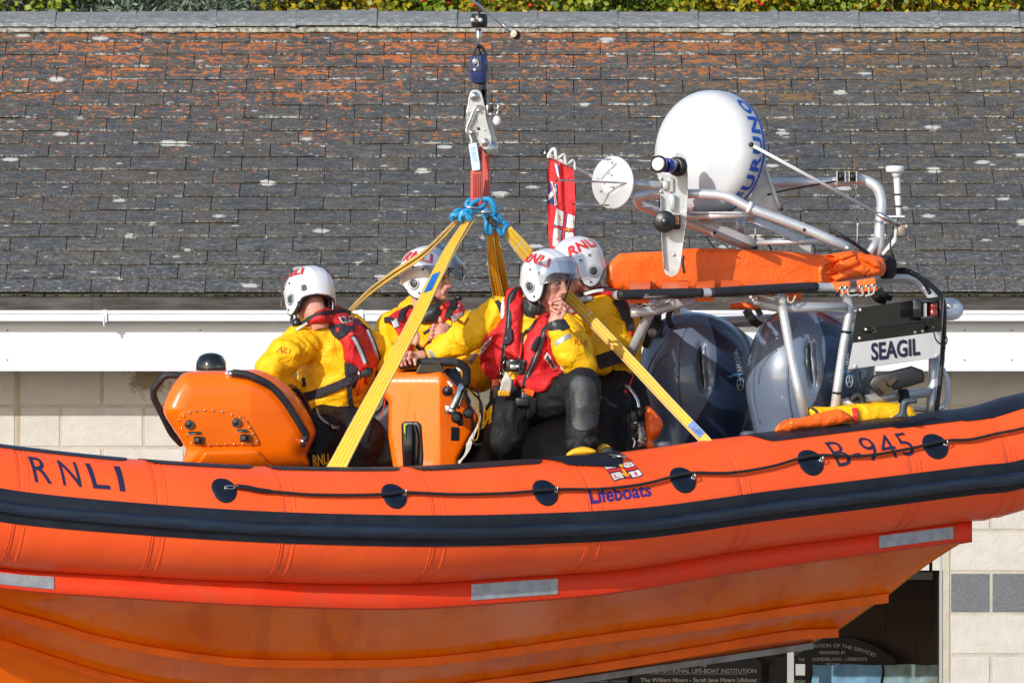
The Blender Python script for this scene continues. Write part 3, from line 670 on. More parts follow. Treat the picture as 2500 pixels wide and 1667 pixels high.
# gutter
YF = 7.5
zt, zm, zb = N(0, 757.5, 7.39)[2], N(0, 767.5, 7.38)[2], N(0, 785, 7.38)[2]
gut = empty('gutter', (0, 7.4, zt), parent=house)
sec = [(7.365, zt), (7.362, zt - .003), (7.362, zm + .003), (7.369, zm), (7.372, zb + .004), (7.38, zb), (7.485, zb), (7.49, zb + .01), (7.49, zt), (7.484, zt), (7.484, zb + .012), (7.384, zb + .012), (7.376, zm), (7.376, zt)]
xj = [N(254 + 626 * k, 770, 7.39)[0] for k in range(-1, 5)]; seg = [-9.9] + xj + [9.9]
V = []; F = []
for a, b in zip(seg[:-1], seg[1:]):
    n = len(V); m = len(sec); V += [(a + .0015, y_, z_) for y_, z_ in sec] + [(b - .0015, y_, z_) for y_, z_ in sec]
    F += [(n + i, n + m + i, n + m + (i + 1) % m, n + (i + 1) % m) for i in range(m)]
mk('gutter_trough', V, F, M['pvc'], gut, smooth=False)
for x in xj:
    v, f = join(boxg((x + .006, 7.363, (zt + zb) / 2), .012, .005, (zt - zb) / 2 + .003, bev=.002), boxg((x, 7.359, zb + .006), .004, .006, .026, bev=.002), boxg((x + .006, 7.428, zb - .004), .012, .06, .004, bev=.001), boxg((x, 7.359, zb - .022), .002, .002, .006))
    mk('gutter_bracket', v, f, M['pvc'], gut, smooth=False)
# fascia and soffit
fz0, fz1 = N(0, 906, YF)[2], zt - .01
fas = empty('fascia', (0, YF, fz0), parent=house)
xsj = [-9.9, N(1779, 800, YF)[0], 9.9]
v, f = join(*[boxg(((a + b) / 2, YF + .011, (fz0 + fz1) / 2), (b - a) / 2 - .001, .011, (fz1 - fz0) / 2, bev=.002) for a, b in zip(xsj[:-1], xsj[1:])], boxg((xsj[1], YF + .008, (fz0 + fz1) / 2), .022, .0105, (fz1 - fz0) / 2 - .001, bev=.002))
mk('fascia_board', v, f, M['pvc'], fas, smooth=False)
v, f = join(*[cylg(N(px_, py_, YF - .001), (0, 1, 0), .004, .0045, 10) for px_ in (18.5, 489, 870, 1340, 1750, 2355, 2470) for py_ in (806, 879)])
mk('fascia_nail', v, f, M['darkmetal'], fas)
YW = 8.02
mk('soffit', [(-9.9, YF + .01, fz0 + .004), (9.9, YF + .01, fz0 + .004), (9.9, YW, fz0 + .004), (-9.9, YW, fz0 + .004)], [(0, 3, 2, 1)], M['pvc'], house, smooth=False)
# block wall: mortar sheet with blocks proud of it, door opening under the boat
ops = SC * D / (D + YW); bl = 202.3 / ops
OX0, OX1, OZ1 = N(900, 0, YW)[0], N(2300, 0, YW)[0], N(0, 1350, YW)[2]
V = []; F = []; UV = []; RN = []
def blk(xa, xb, za, zb, dk):
    global V, F, UV, RN
    g = 7.9 / ops; xa += g / 2; xb -= g / 2; za += g / 2; zb -= g / 2
    if xb - xa < .01: return
    v, f = boxg(((xa + xb) / 2, YW - .001, (za + zb) / 2), (xb - xa) / 2, .006, (zb - za) / 2, bev=.0022); n = len(V); V += v.tolist(); rr = (dk, rs.rand())
    for q in f: F.append(tuple(n + i for i in q)); UV.extend([(0, 0)] * len(q)); RN.extend([rr] * len(q))
jx = N(43, 0, YW)[0]
for r_ in range(-1, 22):
    zt_ = N(0, 991 + 101.2 * (r_ - 1), YW)[2]; zb_ = N(0, 991 + 101.2 * r_, YW)[2]; zb_ = max(zb_, 0)
    if zt_ <= 0.02: break
    dk = 1 if r_ == 5 else 0; odd = r_ % 2
    x = jx + .010; first = True; lim = N(1100, 0, YW)[0] if zt_ < OZ1 + .1 else None
    xe = OX0 if zt_ < OZ1 + .03 else N(2318, 0, YW)[0] - .0
    cur = x
    while cur < xe - .01:
        wdt = bl / 2 if (first and odd) else bl; first = False; blk(cur, min(cur + wdt, xe), zb_, zt_, dk); cur += wdt
    cur = x - .020; first = True
    while cur > -10.: wdt = bl / 2 if (first and odd == 0) else bl; first = False; blk(cur - wdt, cur, zb_, zt_, dk); cur -= wdt
    cur = N(2318, 0, YW)[0]; first = True
    while cur < 10.: wdt = bl / 2 if (first and odd) else bl; first = False; blk(cur, cur + wdt, zb_, zt_, dk); cur += wdt
bt = block_mat(); wl = empty('block_wall', (0, YW, 0), parent=house)
wb = mk('blocks', V, F, bt.m, wl, smooth=False, uvs={'uv': UV, 'rnd': RN}, origin=np.array([0, YW, 1.5]))
sc_ = N(362, 915, YW) - np.array([0, YW, 1.5]); bt.stain.inputs[1].default_value = tuple(sc_)
x18 = N(2318, 0, YW)[0]
v, f = join(boxg(((-10. + OX0) / 2, YW + .09, fz0 / 2), (OX0 + 10.) / 2, .093, fz0 / 2), boxg(((OX0 + OX1) / 2, YW + .09, (OZ1 + fz0) / 2), (OX1 - OX0) / 2, .093, (fz0 - OZ1) / 2), boxg(((OX1 + 10.) / 2, YW + .09, fz0 / 2), (10. - OX1) / 2, .093, fz0 / 2))
mk('mortar_bed', v, f, M['mortar'], wl, smooth=False)
v, f = boxg((jx, YW - .000, fz0 / 2), .008, .006, fz0 / 2 - .001, bev=.001); mk('expansion_joint', v, f, M['sealant'], wl, smooth=False)
v, f = boxg(((OX1 + x18) / 2 + .004, YW - .003, fz0 / 2 - .3), (x18 - OX1) / 2 - .004, .005, fz0 / 2 - .3, bev=.001); mk('jamb_edge', v, f, M['mortar'], wl, smooth=False)
# opening frame, door leaf edge, room behind
fr = empty('door_frame', (OX1, YW, 0), parent=house)
v, f = join(boxg((OX1 - .007, YW + .05, OZ1 / 2), .007, .06, OZ1 / 2, bev=.001)); mk('jamb', v, f, M['frame_white'], fr, smooth=False)
za_, zb_ = N(0, 1396, 9.)[2], N(0, 1414, 9.)[2]
v, f = boxg(((OX0 + OX1) / 2 - .01, 9., (za_ + zb_) / 2), (OX1 - OX0) / 2 - .01, .03, (za_ - zb_) / 2, bev=.001); mk('transom_rail', v, f, M['frame_white'], fr, smooth=False)
xm0, xm1 = N(1922, 0, 9.)[0], N(1938, 0, 9.)[0]
v, f = boxg(((xm0 + xm1) / 2, 9., zb_ / 2), (xm1 - xm0) / 2, .03, zb_ / 2 - .001, bev=.001); mk('mullion', v, f, M['frame_white'], fr, smooth=False)
c_ = P('L', 212, 760, 8.98); v, f = boxg(c_, px(26 * 600 / 2352 * 2), .012, px(16), bev=.002); mk('door_latch', v, f, M['frame_white'], fr, smooth=False)
YI = 10.
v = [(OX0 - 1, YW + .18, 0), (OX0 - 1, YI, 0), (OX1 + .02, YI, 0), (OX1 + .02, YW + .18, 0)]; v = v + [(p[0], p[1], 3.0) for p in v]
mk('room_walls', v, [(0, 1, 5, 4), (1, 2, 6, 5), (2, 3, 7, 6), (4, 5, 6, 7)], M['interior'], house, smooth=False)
v, f = join(*[boxg(((OX0 + OX1) / 2, YI - .004, N(0, y_, YI)[2]), (OX1 - OX0) / 2, .003, .004) for y_ in (1447, 1548, 1650)], *[boxg((N(x_, 0, YI)[0], YI - .004, N(0, y_, YI)[2]), .004, .003, .108) for x_, y_ in ((2158, 1498), (2235, 1600), (2045, 1600), (1950, 1498), (2235, 1397))])
mk('room_joints', v, f, simple('interior_joint', (.10, .07, .06), .9), house, smooth=False)
# honour boards
def board(c, outline, Y, label, name='honour_board'):
    b = empty(name, PP(c, outline, Y).mean(0), label, 'board', 'boards of lettering in the boathouse')
    prism('panel', PP(c, outline, Y), (0, .03, 0), M['black_board'], b, bev=.003); return b
arch = [(-60, 980)] + [(-60 + 40, 640)] + [(x, 438 + ((x - 560) / 560.) ** 2 * 215) for x in range(40, 1121, 90)] + [(1122, 660), (1122, 980)]
b1 = board('L', arch, 9.9, 'black board with an arched top and pale lettering under the stern')
def arc_text(par, s, c, pts, hgt, Y, mat=M['gilt'], bold=.01):
    path = catmull(PP(c, pts, Y), 12); L = np.r_[0, np.cumsum(np.linalg.norm(np.diff(path, axis=0), axis=1))]; L /= L[-1]
    def fn(u, v):
        p = np.array([np.interp(u, L, path[:, i]) for i in range(3)]); q = np.array([np.interp(min(1, u + .01), L, path[:, i]) for i in range(3)]) - np.array([np.interp(max(0, u - .01), L, path[:, i]) for i in range(3)])
        n = nrm(np.array([-q[2], 0, q[0]])); return p + n * v * hgt + [0, -.019, 0]
    return lettering('lettering', s, fn, mat, par, bold=bold, grid=.3)
arc_text(b1, 'CONT', 'L', [(150, 625), (200, 600), (248, 578)], px(9.5), 9.9)
arc_text(b1, 'IATION OF THE SERVICES', 'L', [(330, 552), (560, 545), (720, 572), (830, 604), (925, 638)], px(10.5), 9.9)
arc_text(b1, 'RENDERED BY', 'L', [(395, 610), (645, 610)], px(9), 9.9); arc_text(b1, 'THE', 'L', [(190, 680), (252, 680)], px(9.5), 9.9)
arc_text(b1, 'SUNDERLAND - LIFEBOATS', 'L', [(328, 674), (850, 674)], px(9.5), 9.9); arc_text(b1, 'OF THE', 'L', [(455, 716), (582, 716)], px(6), 9.9)
arc_text(b1, 'amlet', 'L', [(160, 888), (260, 888)], px(12), 9.9)
b2 = board('G', [(540, 1270), (580, 1160), (640, 1110), (820, 1070), (1000, 1085), (1100, 1120), (1148, 1160), (1148, 1270)], 9.9, 'black board crowded with pale lines of lettering directly below the keel')
arc_text(b2, 'LIFE-BOATS', 'G', [(925, 1160), (1020, 1156)], px(6), 9.9); arc_text(b2, 'OF THE', 'G', [(826, 1180), (895, 1180)], px(6), 9.9)
arc_text(b2, 'ROYAL NATIONAL LIFE-BOAT INSTITUTION', 'G', [(590, 1207), (1122, 1207)], px(12), 9.9)
arc_text(b2, 'The William Myers - Sarah Jane Myers Lifeboat', 'G', [(590, 1254), (1125, 1254)], px(15), 9.9, bold=.02)
v, f = boxg(P('G', 856, 1212, 9.88), px(140), .001, px(.6)); mk('rule_line', v, f, M['gilt'], b2, smooth=False)
b3 = board('G', [(1182, 1270), (1182, 1180), (1215, 1130), (1270, 1105), (1300, 1110), (1300, 1270)], 9.94, 'narrow black board with pale lettering beside the white mullion')
arc_text(b3, 'ROYAL', 'G', [(1208, 1205), (1290, 1205)], px(12), 9.94); arc_text(b3, 'The Ham', 'G', [(1205, 1254), (1290, 1254)], px(14), 9.94, bold=.02)
b4 = board('G', [(40, 1290), (110, 1240), (470, 1212), (536, 1212), (536, 1290)], 9.92, 'black board mostly cut off below the keel, leftmost of the boards')
arc_text(b4, 'Sarah Jane Myers - Canada', 'G', [(285, 1252), (530, 1250)], px(6), 9.92)
for i, (x0_, x1_, m_, lb) in enumerate(((325, 985, 'blue_cloth', 'blue cloth hanging in the doorway beside the white mullion'), (1010, 1545, 'blue_cloth2', 'stained greyish blue cloth hanging next to the door jamb'))):
    nx_, nz_ = 40, 24; V = []; F = []
    for j in range(nz_ + 1):
        for k in range(nx_ + 1):
            u = k / nx_; p = P('L', x0_ + (x1_ - x0_) * u + (8 * math.sin(j * .4) if k in (0, nx_) else 0), 712 + j * 16 + 5 * math.sin(u * 9 + i), 9.3 + .004 * math.sin(u * 13 + j * .1) + .002 * math.sin(u * 31)); V.append(p)
    F = [(j * (nx_ + 1) + k, j * (nx_ + 1) + k + 1, (j + 1) * (nx_ + 1) + k + 1, (j + 1) * (nx_ + 1) + k) for j in range(nz_) for k in range(nx_)]
    V = np.array(V); n0 = len(V); V2 = V + [0, .006, 0]
    o = mk('cloth', np.vstack([V, V2]), F + [tuple(n0 + i_ for i_ in q[::-1]) for q in F], M[m_]); tag(o, lb, 'cloth', 'cloths hung in the boathouse doorway')
# ================================================================ bushes above the ridge
def bush(x, y, wid, zt, kind, label, cat='bush', nl=2600):
    r = np.random.RandomState(int(abs(x) * 100) + 5); zb = bankh(x, y) - .1; root = empty('bush', (x, y, zb), label, cat, 'bushes growing behind the roof ridge')
    st = []
    for k in range(9):
        a = r.rand() * 6.28; tip = np.array([x + math.cos(a) * wid * .45, y + math.sin(a) * .3, zt - .1 - r.rand() * .3]); st.append(tubeg([(x, y, zb), ((x + tip[0]) / 2 + r.randn() * .05, y, (zb + tip[2]) / 2), tip], [.02, .004], 3, 5))
    mk('stem', *join(*st), M['bark'], root)
    nb = 60; cen = np.stack([x + r.uniform(-.5, .5, nb) * wid, y + r.uniform(-.45, .45, nb), zt - .12 - r.rand(nb) ** 1.3 * .9], 1)
    V = []; F = []; RN = []
    for i in range(nl):
        c = cen[r.randint(nb)] + r.normal(size=3) * np.array([.09, .08, .075]); 
        if kind == 'grey': L, W = .055 + r.rand() * .03, .006 + r.rand() * .003
        else: L, W = .035 + r.rand() * .025, .015 + r.rand() * .012
        d_ = nrm(r.normal(size=3) + [0, -.3, .5]); s_ = nrm(np.cross(d_, r.normal(size=3) + [0, -1.2, .4])); n = len(V)
        V += [c, c + d_ * L * .5 + s_ * W, c + d_ * L, c + d_ * L * .5 - s_ * W]; F.append((n, n + 1, n + 2, n + 3)); RN += [(r.rand(), r.rand())] * 4
    mk('foliage', V, F, M[{'grey': 'leaf_grey', 'green': 'leaf_green', 'yel': 'leaf_yel'}[kind]], root, smooth=False, uvs={'rnd': RN})
    if kind != 'grey':
        bs = []
        for i in range(70): bs.append(sph(cen[r.randint(nb)] + r.normal(size=3) * [.1, .08, .06] + [0, -.1, .03], .014 + r.rand() * .008, 6))
        mk('berries', *join(*bs), M['berry'], root)
zr = rz + .26
for i, (x_, k_, lb) in enumerate(((-3.25, 'green', 'dark green leafy bush at the far left above the ridge'), (-2.75, 'grey', 'grey-green narrow-leaved bush, first of three from the left corner of the ridge'), (-2.2, 'grey', 'grey-green spiky bush, middle one of the three narrow-leaved bushes'),
        (-1.65, 'grey', 'grey-green spiky bush next to the yellowing bushes, left of the crane cable'), (-1.1, 'yel', 'yellow-leaved bush next to the spiky grey-green ones'), (-.5, 'green', 'green berry bush just left of the crane cable'), (.15, 'yel', 'yellow-green bush with red berries just right of the crane cable'),
        (.8, 'green', 'green bush above the ridge over the white radar dome with red berries'), (1.4, 'yel', 'yellow autumn bush to the right of the radar dome behind the ridge'), (2.0, 'green', 'fresh green bush second from the right end of the ridge'), (2.7, 'yel', 'yellowing bush at the far right above the ridge'), (3.3, 'green', 'green bush cut by the right edge above the ridge'))):
    bush(x_ * 1.04, 17.5 + .15 * (i % 2), .85, zr + .42, k_, lb, nl=5200)
# ================================================================ lifeboat
boat = empty('lifeboat', N(1250, 1500, -.2), 'orange inflatable rescue boat with black rubbing strake hanging from a crane, bow to the left', 'lifeboat')
TS = np.array([  # x, centre y, radius(px), Y, strake angle
    (-420, 1168, 150, -2.05, 2), (-200, 1205, 150, -1.98, 1), (0, 1236, 150, -1.85, 0), (300, 1262, 143.5, -1.68, -1), (620, 1279, 141.5, -1.45, -2.5), (970, 1283, 142.5, -1.12, -4.5),
    (1250, 1267, 142, -.80, -9), (1500, 1249, 143, -.50, -10.5), (1790, 1207, 139.5, -.12, -12), (2050, 1174, 139, .22, -12.5), (2300, 1142, 137, .55, -13),
    (2400, 1129, 138, .68, -14), (2500, 1098, 136, .80, -15), (2620, 1050, 112, .95, -16), (2740, 1000, 70, 1.1, -16), (2790, 985, 38, 1.16, -16)], float)
_ctr = np.array([N(a[0], a[1], a[3]) for a in TS]); _rad = np.array([px(a[2], a[3]) for a in TS])
_dense = catmull(np.c_[_ctr, _rad, TS[:, 4], TS[:, 0]], 24); _sx = _dense[:, 5]
_tan = np.gradient(_dense[:, :3], axis=0); _tan /= np.linalg.norm(_tan, axis=1)[:, None]
def Tp(s, al, off=0.0):
    """point on the port tube: s = photo x of the station, al = angle (deg, 0 = outboard, 90 = up)"""
    s = np.asarray(s, float); al = np.radians(np.asarray(al, float)); g = lambda a: np.interp(s, _sx, a)
    C = np.stack([g(_dense[:, i]) for i in range(3)], -1); T = np.stack([g(_tan[:, i]) for i in range(3)], -1); T /= np.linalg.norm(T, axis=-1)[..., None]
    m = np.stack([T[..., 1], -T[..., 0], np.zeros_like(T[..., 0])], -1); m /= np.linalg.norm(m, axis=-1)[..., None]
    u = np.cross(m, T); u = u * np.sign(u[..., 2:3]); r = g(_dense[:, 3]) + off
    return C + r[..., None] * (np.cos(al)[..., None] * m + np.sin(al)[..., None] * u)
def Tstrake(s): return float(np.interp(s, _sx, _dense[:, 4]))
_gs, _ga = np.meshgrid(np.arange(-150, 2640, 6.), np.arange(-88, 89, 2.), indexing='ij'); _gp = Tp(_gs, _ga)
def proj(p): f = D * SC / (D + p[..., 1]); return np.stack([1250 + p[..., 0] * f, 833.5 - (p[..., 2] - ZC) * f], -1)
_gq = proj(_gp)
def inv(x, y):
    d = (_gq[..., 0] - x) ** 2 + (_gq[..., 1] - y) ** 2; i = np.unravel_index(np.argmin(d), d.shape); s, a = _gs[i], _ga[i]
    for _ in range(4):
        q = proj(Tp(s, a)); q1 = proj(Tp(s + 2, a)); q2 = proj(Tp(s, a + 1)); J = np.stack([(q1 - q) / 2, (q2 - q)], 1)
        try: dl = np.linalg.solve(J, np.array([x, y]) - q)
        except Exception: break
        dl = np.clip(dl, -8, 8); s += dl[0]; a = min(88, a + dl[1])
    return s, a
def invc(c, x, y): ox, oy, k = CR[c]; return inv(ox + x * k, oy + y * k)
def tgrid(s0, s1, ds, a0, a1, na, off):
    ss = np.linspace(s0, s1, max(2, int(abs(s1 - s0) / ds) + 1)); aa = np.linspace(0, 1, na); V = []
    for s in ss:
        A0, A1 = (a0(s) if callable(a0) else a0), (a1(s) if callable(a1) else a1); V.append(Tp(np.full(na, s), A0 + (A1 - A0) * aa, off))
    V = np.concatenate(V); F = [(i * na + j, i * na + j + 1, (i + 1) * na + j + 1, (i + 1) * na + j) for i in range(len(ss) - 1) for j in range(na - 1)]
    return V, F
# port sponson: one skin, slightly pinched at each joint of its panels
SEAM = [18, 352, 655, 1010, 1385, 1745, 2160, 2395]
ss = np.unique(np.concatenate([np.arange(-420, 2790, 8.), np.array([s + d for s in SEAM for d in (-6, -4, -2, 0, 2, 4, 6)])])); na = 72; V = []
for s in ss:
    o = 0.0
    for q in SEAM: o += -.0035 * math.exp(-((s - q) / 13.) ** 2) + .0016 * (abs(s - q) < 5)
    V.append(Tp(np.full(na, s), np.arange(na) * 360 / na, o))
V = np.concatenate(V); m = len(ss)
F = [(i * na + j, i * na + (j + 1) % na, (i + 1) * na + (j + 1) % na, (i + 1) * na + j) for i in range(m - 1) for j in range(na)] + [tuple(range(na))[::-1], tuple((m - 1) * na + j for j in range(na))]
sp_o = mk('sponson', V, F, M['tube'], boat)
tubeB = bvh(V, F[:-2])
# welt lines at the seams
seamv = []
for s in SEAM:
    for d, off in ((-13, .0012), (13, .0012), (-19, .0008)):
        p = Tp(np.full(60, s + d), np.linspace(-100, 100, 60), off); seamv.append(sweep(p, .0015, 5))
_sm = simple('seam_tape', (.88, .115, .026), .45)
for q in range(0, len(seamv), 3): mk('sponson_seam', *join(*seamv[q:q + 3]), _sm, sp_o)
# rubbing strake: wide band + raised rib
st_ = mk('rubbing_strake', *join(tgrid(-420, 2700, 14, lambda s: Tstrake(s) - 15.2, lambda s: Tstrake(s) + 15.6, 13, .004), tgrid(-420, 2700, 14, lambda s: Tstrake(s) + 15.6, lambda s: Tstrake(s) + 15.6, 2, .004)), M['dark_rub'], boat)
ps = np.arange(-420, 2700, 12.); p = Tp(ps, np.array([Tstrake(s) for s in ps]) - 1.0, .012)
sec = rrect(2.0, 1.5, .6, 4); v, f = sweep(p, .030, section=sec, ref=(0, 0, 1)); mk('rib', v, f, M['strake'], st_)
# walkway patches along the top
for i, (a, b, alo) in enumerate(((-150, 298, 70), (332, 607, 70), (634, 970, 70), (990, 1318, 68), (1832, 2190, 60), (2130, 2368, 56), (2292, 2640, 54))):
    def lo(s, a=a, b=b, alo=alo): e = min(s - a, b - s) / 34.; e = max(0, min(1, e)); return 88 - (88 - alo) * math.sqrt(1 - (1 - e) ** 2)
    o = mk('walkway_patch', *tgrid(a, b, 5, lo, 138, 16, .0045 + .001 * (i % 2)), M['dark_rub'], boat)
# lifting strap pocket patch amidships (navy, creased)
def lo(s): e = max(0, min(1, min(s - 1315, 1518 - s) / 40.)); return 85 - 38 * e * (.55 + .45 * (s - 1315) / 200)
mk('navy_flap', *tgrid(1316, 1517, 5, lo, 128, 20, .009), M['navy'], boat)
v, f = tubeg([Tp(1475, 74, .012), Tp(1480, 62, .03), Tp(1495, 60, .03), Tp(1500, 72, .012)], .006, 5, 8); v2, f2 = boxg(Tp(1486, 68, .012), .022, .01, .008, bev=.003)
mk('towing_eye', *join((v, f), (v2, f2)), M['steel'], boat)
# lettering on the tube, mapped bilinearly in (station, angle)
def tubetext(name, s, c, cs, mat, **k):
    q = [np.array(invc(c, *z)) for z in cs]
    def fn(u, v):
        sa = q[0] * (1 - u) * (1 - v) + q[1] * u * (1 - v) + q[2] * u * v + q[3] * (1 - u) * v
        return Tp(sa[0], sa[1], .0025)
    return lettering(name, s, fn, mat, boat, **k)
for ch, cs in (('R', [(160, 238), (240, 247), (207, 128), (126, 122)]), ('N', [(290, 253), (376, 262), (345, 148), (258, 138)]), ('L', [(428, 267), (508, 273), (474, 160), (388, 152)]), ('I', [(550, 280), (576, 281), (548, 167), (520, 165)])):
    tubetext('bow_lettering', ch, 'F', cs, M['navytxt'], bold=.006 if ch != 'I' else 0)
tubetext('craft_number', 'B-945', 'G', [(1500, 264), (1856, 206), (1800, 104), (1432, 150)], M['navytxt'], bold=-.004, spacing=1.12)
tubetext('side_lettering', 'Lifeboats', 'G', [(362, 432), (640, 396), (632, 336), (346, 360)], simple('blue_script', (.03, .02, .20), .5), bold=.022)
# house flag emblem on the tube
q4 = [np.array(invc('G', *z)) for z in [(468, 331), (603, 300), (545, 238), (408, 252)]]
def flagpt(u, v, off=.003):
    u2 = u; v2 = v + .05 * math.sin(u * 6.28)
    sa = q4[0] * (1 - u2) * (1 - v2) + q4[1] * u2 * (1 - v2) + q4[2] * u2 * v2 + q4[3] * (1 - u2) * v2; return Tp(sa[0], sa[1], off)
def fpatch(u0, u1, v0, v1, off, n=8):
    V = [flagpt(u0 + (u1 - u0) * i / n, v0 + (v1 - v0) * j / n, off) for j in range(n + 1) for i in range(n + 1)]
    return V, [(j * (n + 1) + i, j * (n + 1) + i + 1, (j + 1) * (n + 1) + i + 1, (j + 1) * (n + 1) + i) for j in range(n) for i in range(n)]
em = mk('flag_emblem', *fpatch(0, 1, 0, 1, .0025), M['navytxt'], boat)
mk('white_quarters', *join(*[fpatch(a, b, c_, d, .0032) for a, b in ((.03, .37), (.63, .97)) for c_, d in ((.04, .36), (.64, .96))]), M['whiteflag'], em)
mk('red_cross', *join(fpatch(.42, .58, .02, .98, .0036), fpatch(.02, .98, .42, .58, .0040)), M['redtxt'], em)
for ch, u0, v0 in (('R', .10, .70), ('N', .70, .70), ('L', .10, .10), ('I', .76, .10)):
    lettering('quarter_letter', ch, lambda u, v, u0=u0, v0=v0: flagpt(u0 + u * (.18 if v0 and True else 0) * (.4 if ch == 'I' else 1), v0 + v * .2, .0042), M['redtxt'], em)
anc = [(0.5, .12), (.5, .45)]
mk('anchor', *join(tubeg([flagpt(.5, .14, .005), flagpt(.5, .3, .005), flagpt(.5, .5, .005)], .0035, 3, 6), tubeg([flagpt(.40, .28, .005), flagpt(.44, .16, .005), flagpt(.5, .12, .005), flagpt(.56, .16, .005), flagpt(.60, .28, .005)], .0035, 3, 6), tubeg([flagpt(.45, .44, .005), flagpt(.55, .44, .005)], .003, 2, 6), sph(flagpt(.5, .68, .004), (.016, .004, .012), 8), sph(flagpt(.5, .80, .004), (.022, .004, .006), 8)), M['goldtxt'], em)
# grab line: patches, eyes, rope
discs = [(547, 1195), (962, 1209), (1331, 1201), (1667, 1170), (1979, 1127.6), (2283, 1088)]
rope = empty('grab_line', Tp(1300, 20, .02), parent=boat); rp = []
for i, (x, y) in enumerate(discs):
    s, a = inv(x, y); r0 = .074; V = [Tp(s, a, .006)]; nn = 40; rr_ = float(np.interp(s, _sx, _dense[:, 3]))
    for ring in (.5, .93, 1.0):
        for k in range(nn): t = k * 2 * PI / nn; V.append(Tp(s + math.cos(t) * r0 * ring * 480 * .84, a + math.degrees(math.sin(t) * r0 * ring / rr_), .006 if ring < 1 else .0015))
    F = [(0, 1 + k, 1 + (k + 1) % nn) for k in range(nn)]
    for g in (0, 1): F += [(1 + g * nn + k, 1 + (g + 1) * nn + k, 1 + (g + 1) * nn + (k + 1) % nn, 1 + g * nn + (k + 1) % nn) for k in range(nn)]
    pt = mk('rope_patch', V, F, M['navy'], boat)
    sx_, ax_ = inv(x + (22 if i else 4), y - 2); b_ = Tp(sx_, ax_, .016); tg = Tp(sx_ + 6, ax_, .016) - b_; tg = nrm(tg); ou = nrm(Tp(sx_, ax_, .1) - Tp(sx_, ax_, 0))
    if i: ringp = [b_ + math.cos(t) * .017 * np.array([0, 0, 1]) + math.sin(t) * .016 * ou + tg * .004 for t in np.arange(8) * PI / 4]
    else: ringp = [b_ + math.cos(t) * .026 * tg + math.sin(t) * .008 * np.array([0, 0, 1]) + tg * .018 for t in np.arange(8) * PI / 4]
    mk('rope_eye', *join(tubeg(ringp, .0035, 3, 8, True), cylg(Tp(sx_, ax_, .009), ou, .012, .011, 12)), M['steel'], pt)
def ropeat(l, off=.021): return [Tp(*inv(*q), off) for q in l]
rl = ropeat([(574, 1193), (600, 1196), (632, 1202), (700, 1208), (760, 1212), (860, 1213), (940, 1211), (983, 1207), (1100, 1211), (1180, 1210), (1250, 1207), (1352, 1199), (1450, 1198), (1520, 1192), (1579, 1183), (1643, 1167), (1689, 1159), (1780, 1158), (1877, 1143), (1951, 1123), (2000, 1116), (2100, 1117), (2207, 1101), (2303, 1081), (2366, 1077), (2430, 1063), (2500, 1048), (2600, 1010)])
rp_ = catmull(rl, 14); L = np.r_[0, np.cumsum(np.linalg.norm(np.diff(rp_, axis=0), axis=1))]; tt = np.arange(0, L[-1], .0042); rp_ = np.stack([np.interp(tt, L, rp_[:, i]) for i in range(3)], 1)
v, f = sweep(rp_, .0078 + .0013 * np.sin(tt * 2 * PI / .016), 9); mk('rope', v, f, M['rope_blk'], rope)
v, f = tubeg(rp_[:45:6], [.0125, .0135, .011], 3, 10); mk('whipping', v, f, M['blk'], rope)
# starboard sponson, inside lower
so_ = np.array([-.80, 1.45, -.20]); V = []; ss2 = np.arange(-420, 2480, 30.)
for s in ss2:
    V.append(Tp(np.full(36, s), np.arange(36) * 10) + so_ * np.interp(s, [-420, 400], [.8, 1]))
V = np.concatenate(V); m = len(ss2); mk('far_sponson', V, [(i * 36 + j, (i + 1) * 36 + j, (i + 1) * 36 + (j + 1) % 36, i * 36 + (j + 1) % 36) for i in range(m - 1) for j in range(36)] + [tuple(range(36)), tuple((m - 1) * 36 + j for j in range(36))[::-1]], M['tube'], boat)
_a = Tp(-420, 0, 0) * .5 + Tp(-420, 180, 0) * .5; _b = _a + so_ * .8; _t = nrm(_a - (Tp(-360, 0, 0) * .5 + Tp(-360, 180, 0) * .5))
mk('bow_sponson', *tubeg([_a - _t * .1, _a + _t * .25, _a * .8 + _b * .2 + _t * .75, (_a + _b) / 2 + _t * .95, _a * .2 + _b * .8 + _t * .75, _b + _t * .25, _b - _t * .1], .305, 8, 40), M['tube'], boat)
# ---- hull
def cub(pts, xs): pts = np.array(pts, float); d = catmull(pts, 20); return np.interp(xs, d[:, 0], d[:, 1])
hx = np.concatenate([np.arange(-400, 2169, 14.), [2169.]]); YT = lambda x: np.interp(x, TS[:, 0], TS[:, 3])
strip_t = [(-400, 1325), (0, 1388), (300, 1404), (620, 1419), (970, 1425), (1250, 1408), (1500, 1390), (1790, 1344), (2050, 1311), (2300, 1279), (2372, 1274)]
strip_b = [(-400, 1370), (0, 1435), (300, 1459), (620, 1478), (970, 1486), (1250, 1470), (1500, 1447), (1790, 1399), (2050, 1361), (2300, 1328), (2372, 1321)]
rail1 = [(-400, 1345), (-150, 1425), (0, 1483), (133, 1520), (239, 1552), (399, 1584), (558, 1605), (691, 1611), (904, 1611), (1063, 1603), (1250, 1581), (1463, 1550), (1702, 1518), (1914, 1484), (2169, 1449)]
rail2 = [(-400, 1440), (0, 1560), (239, 1637), (420, 1676), (700, 1700), (1000, 1682), (1250, 1651), (1463, 1619), (1702, 1579), (1914, 1542), (2047, 1534)]
keel = [(-400, 1600), (0, 1730), (400, 1775), (900, 1735), (1250, 1676), (1516, 1635), (1755, 1600), (1986, 1566)]
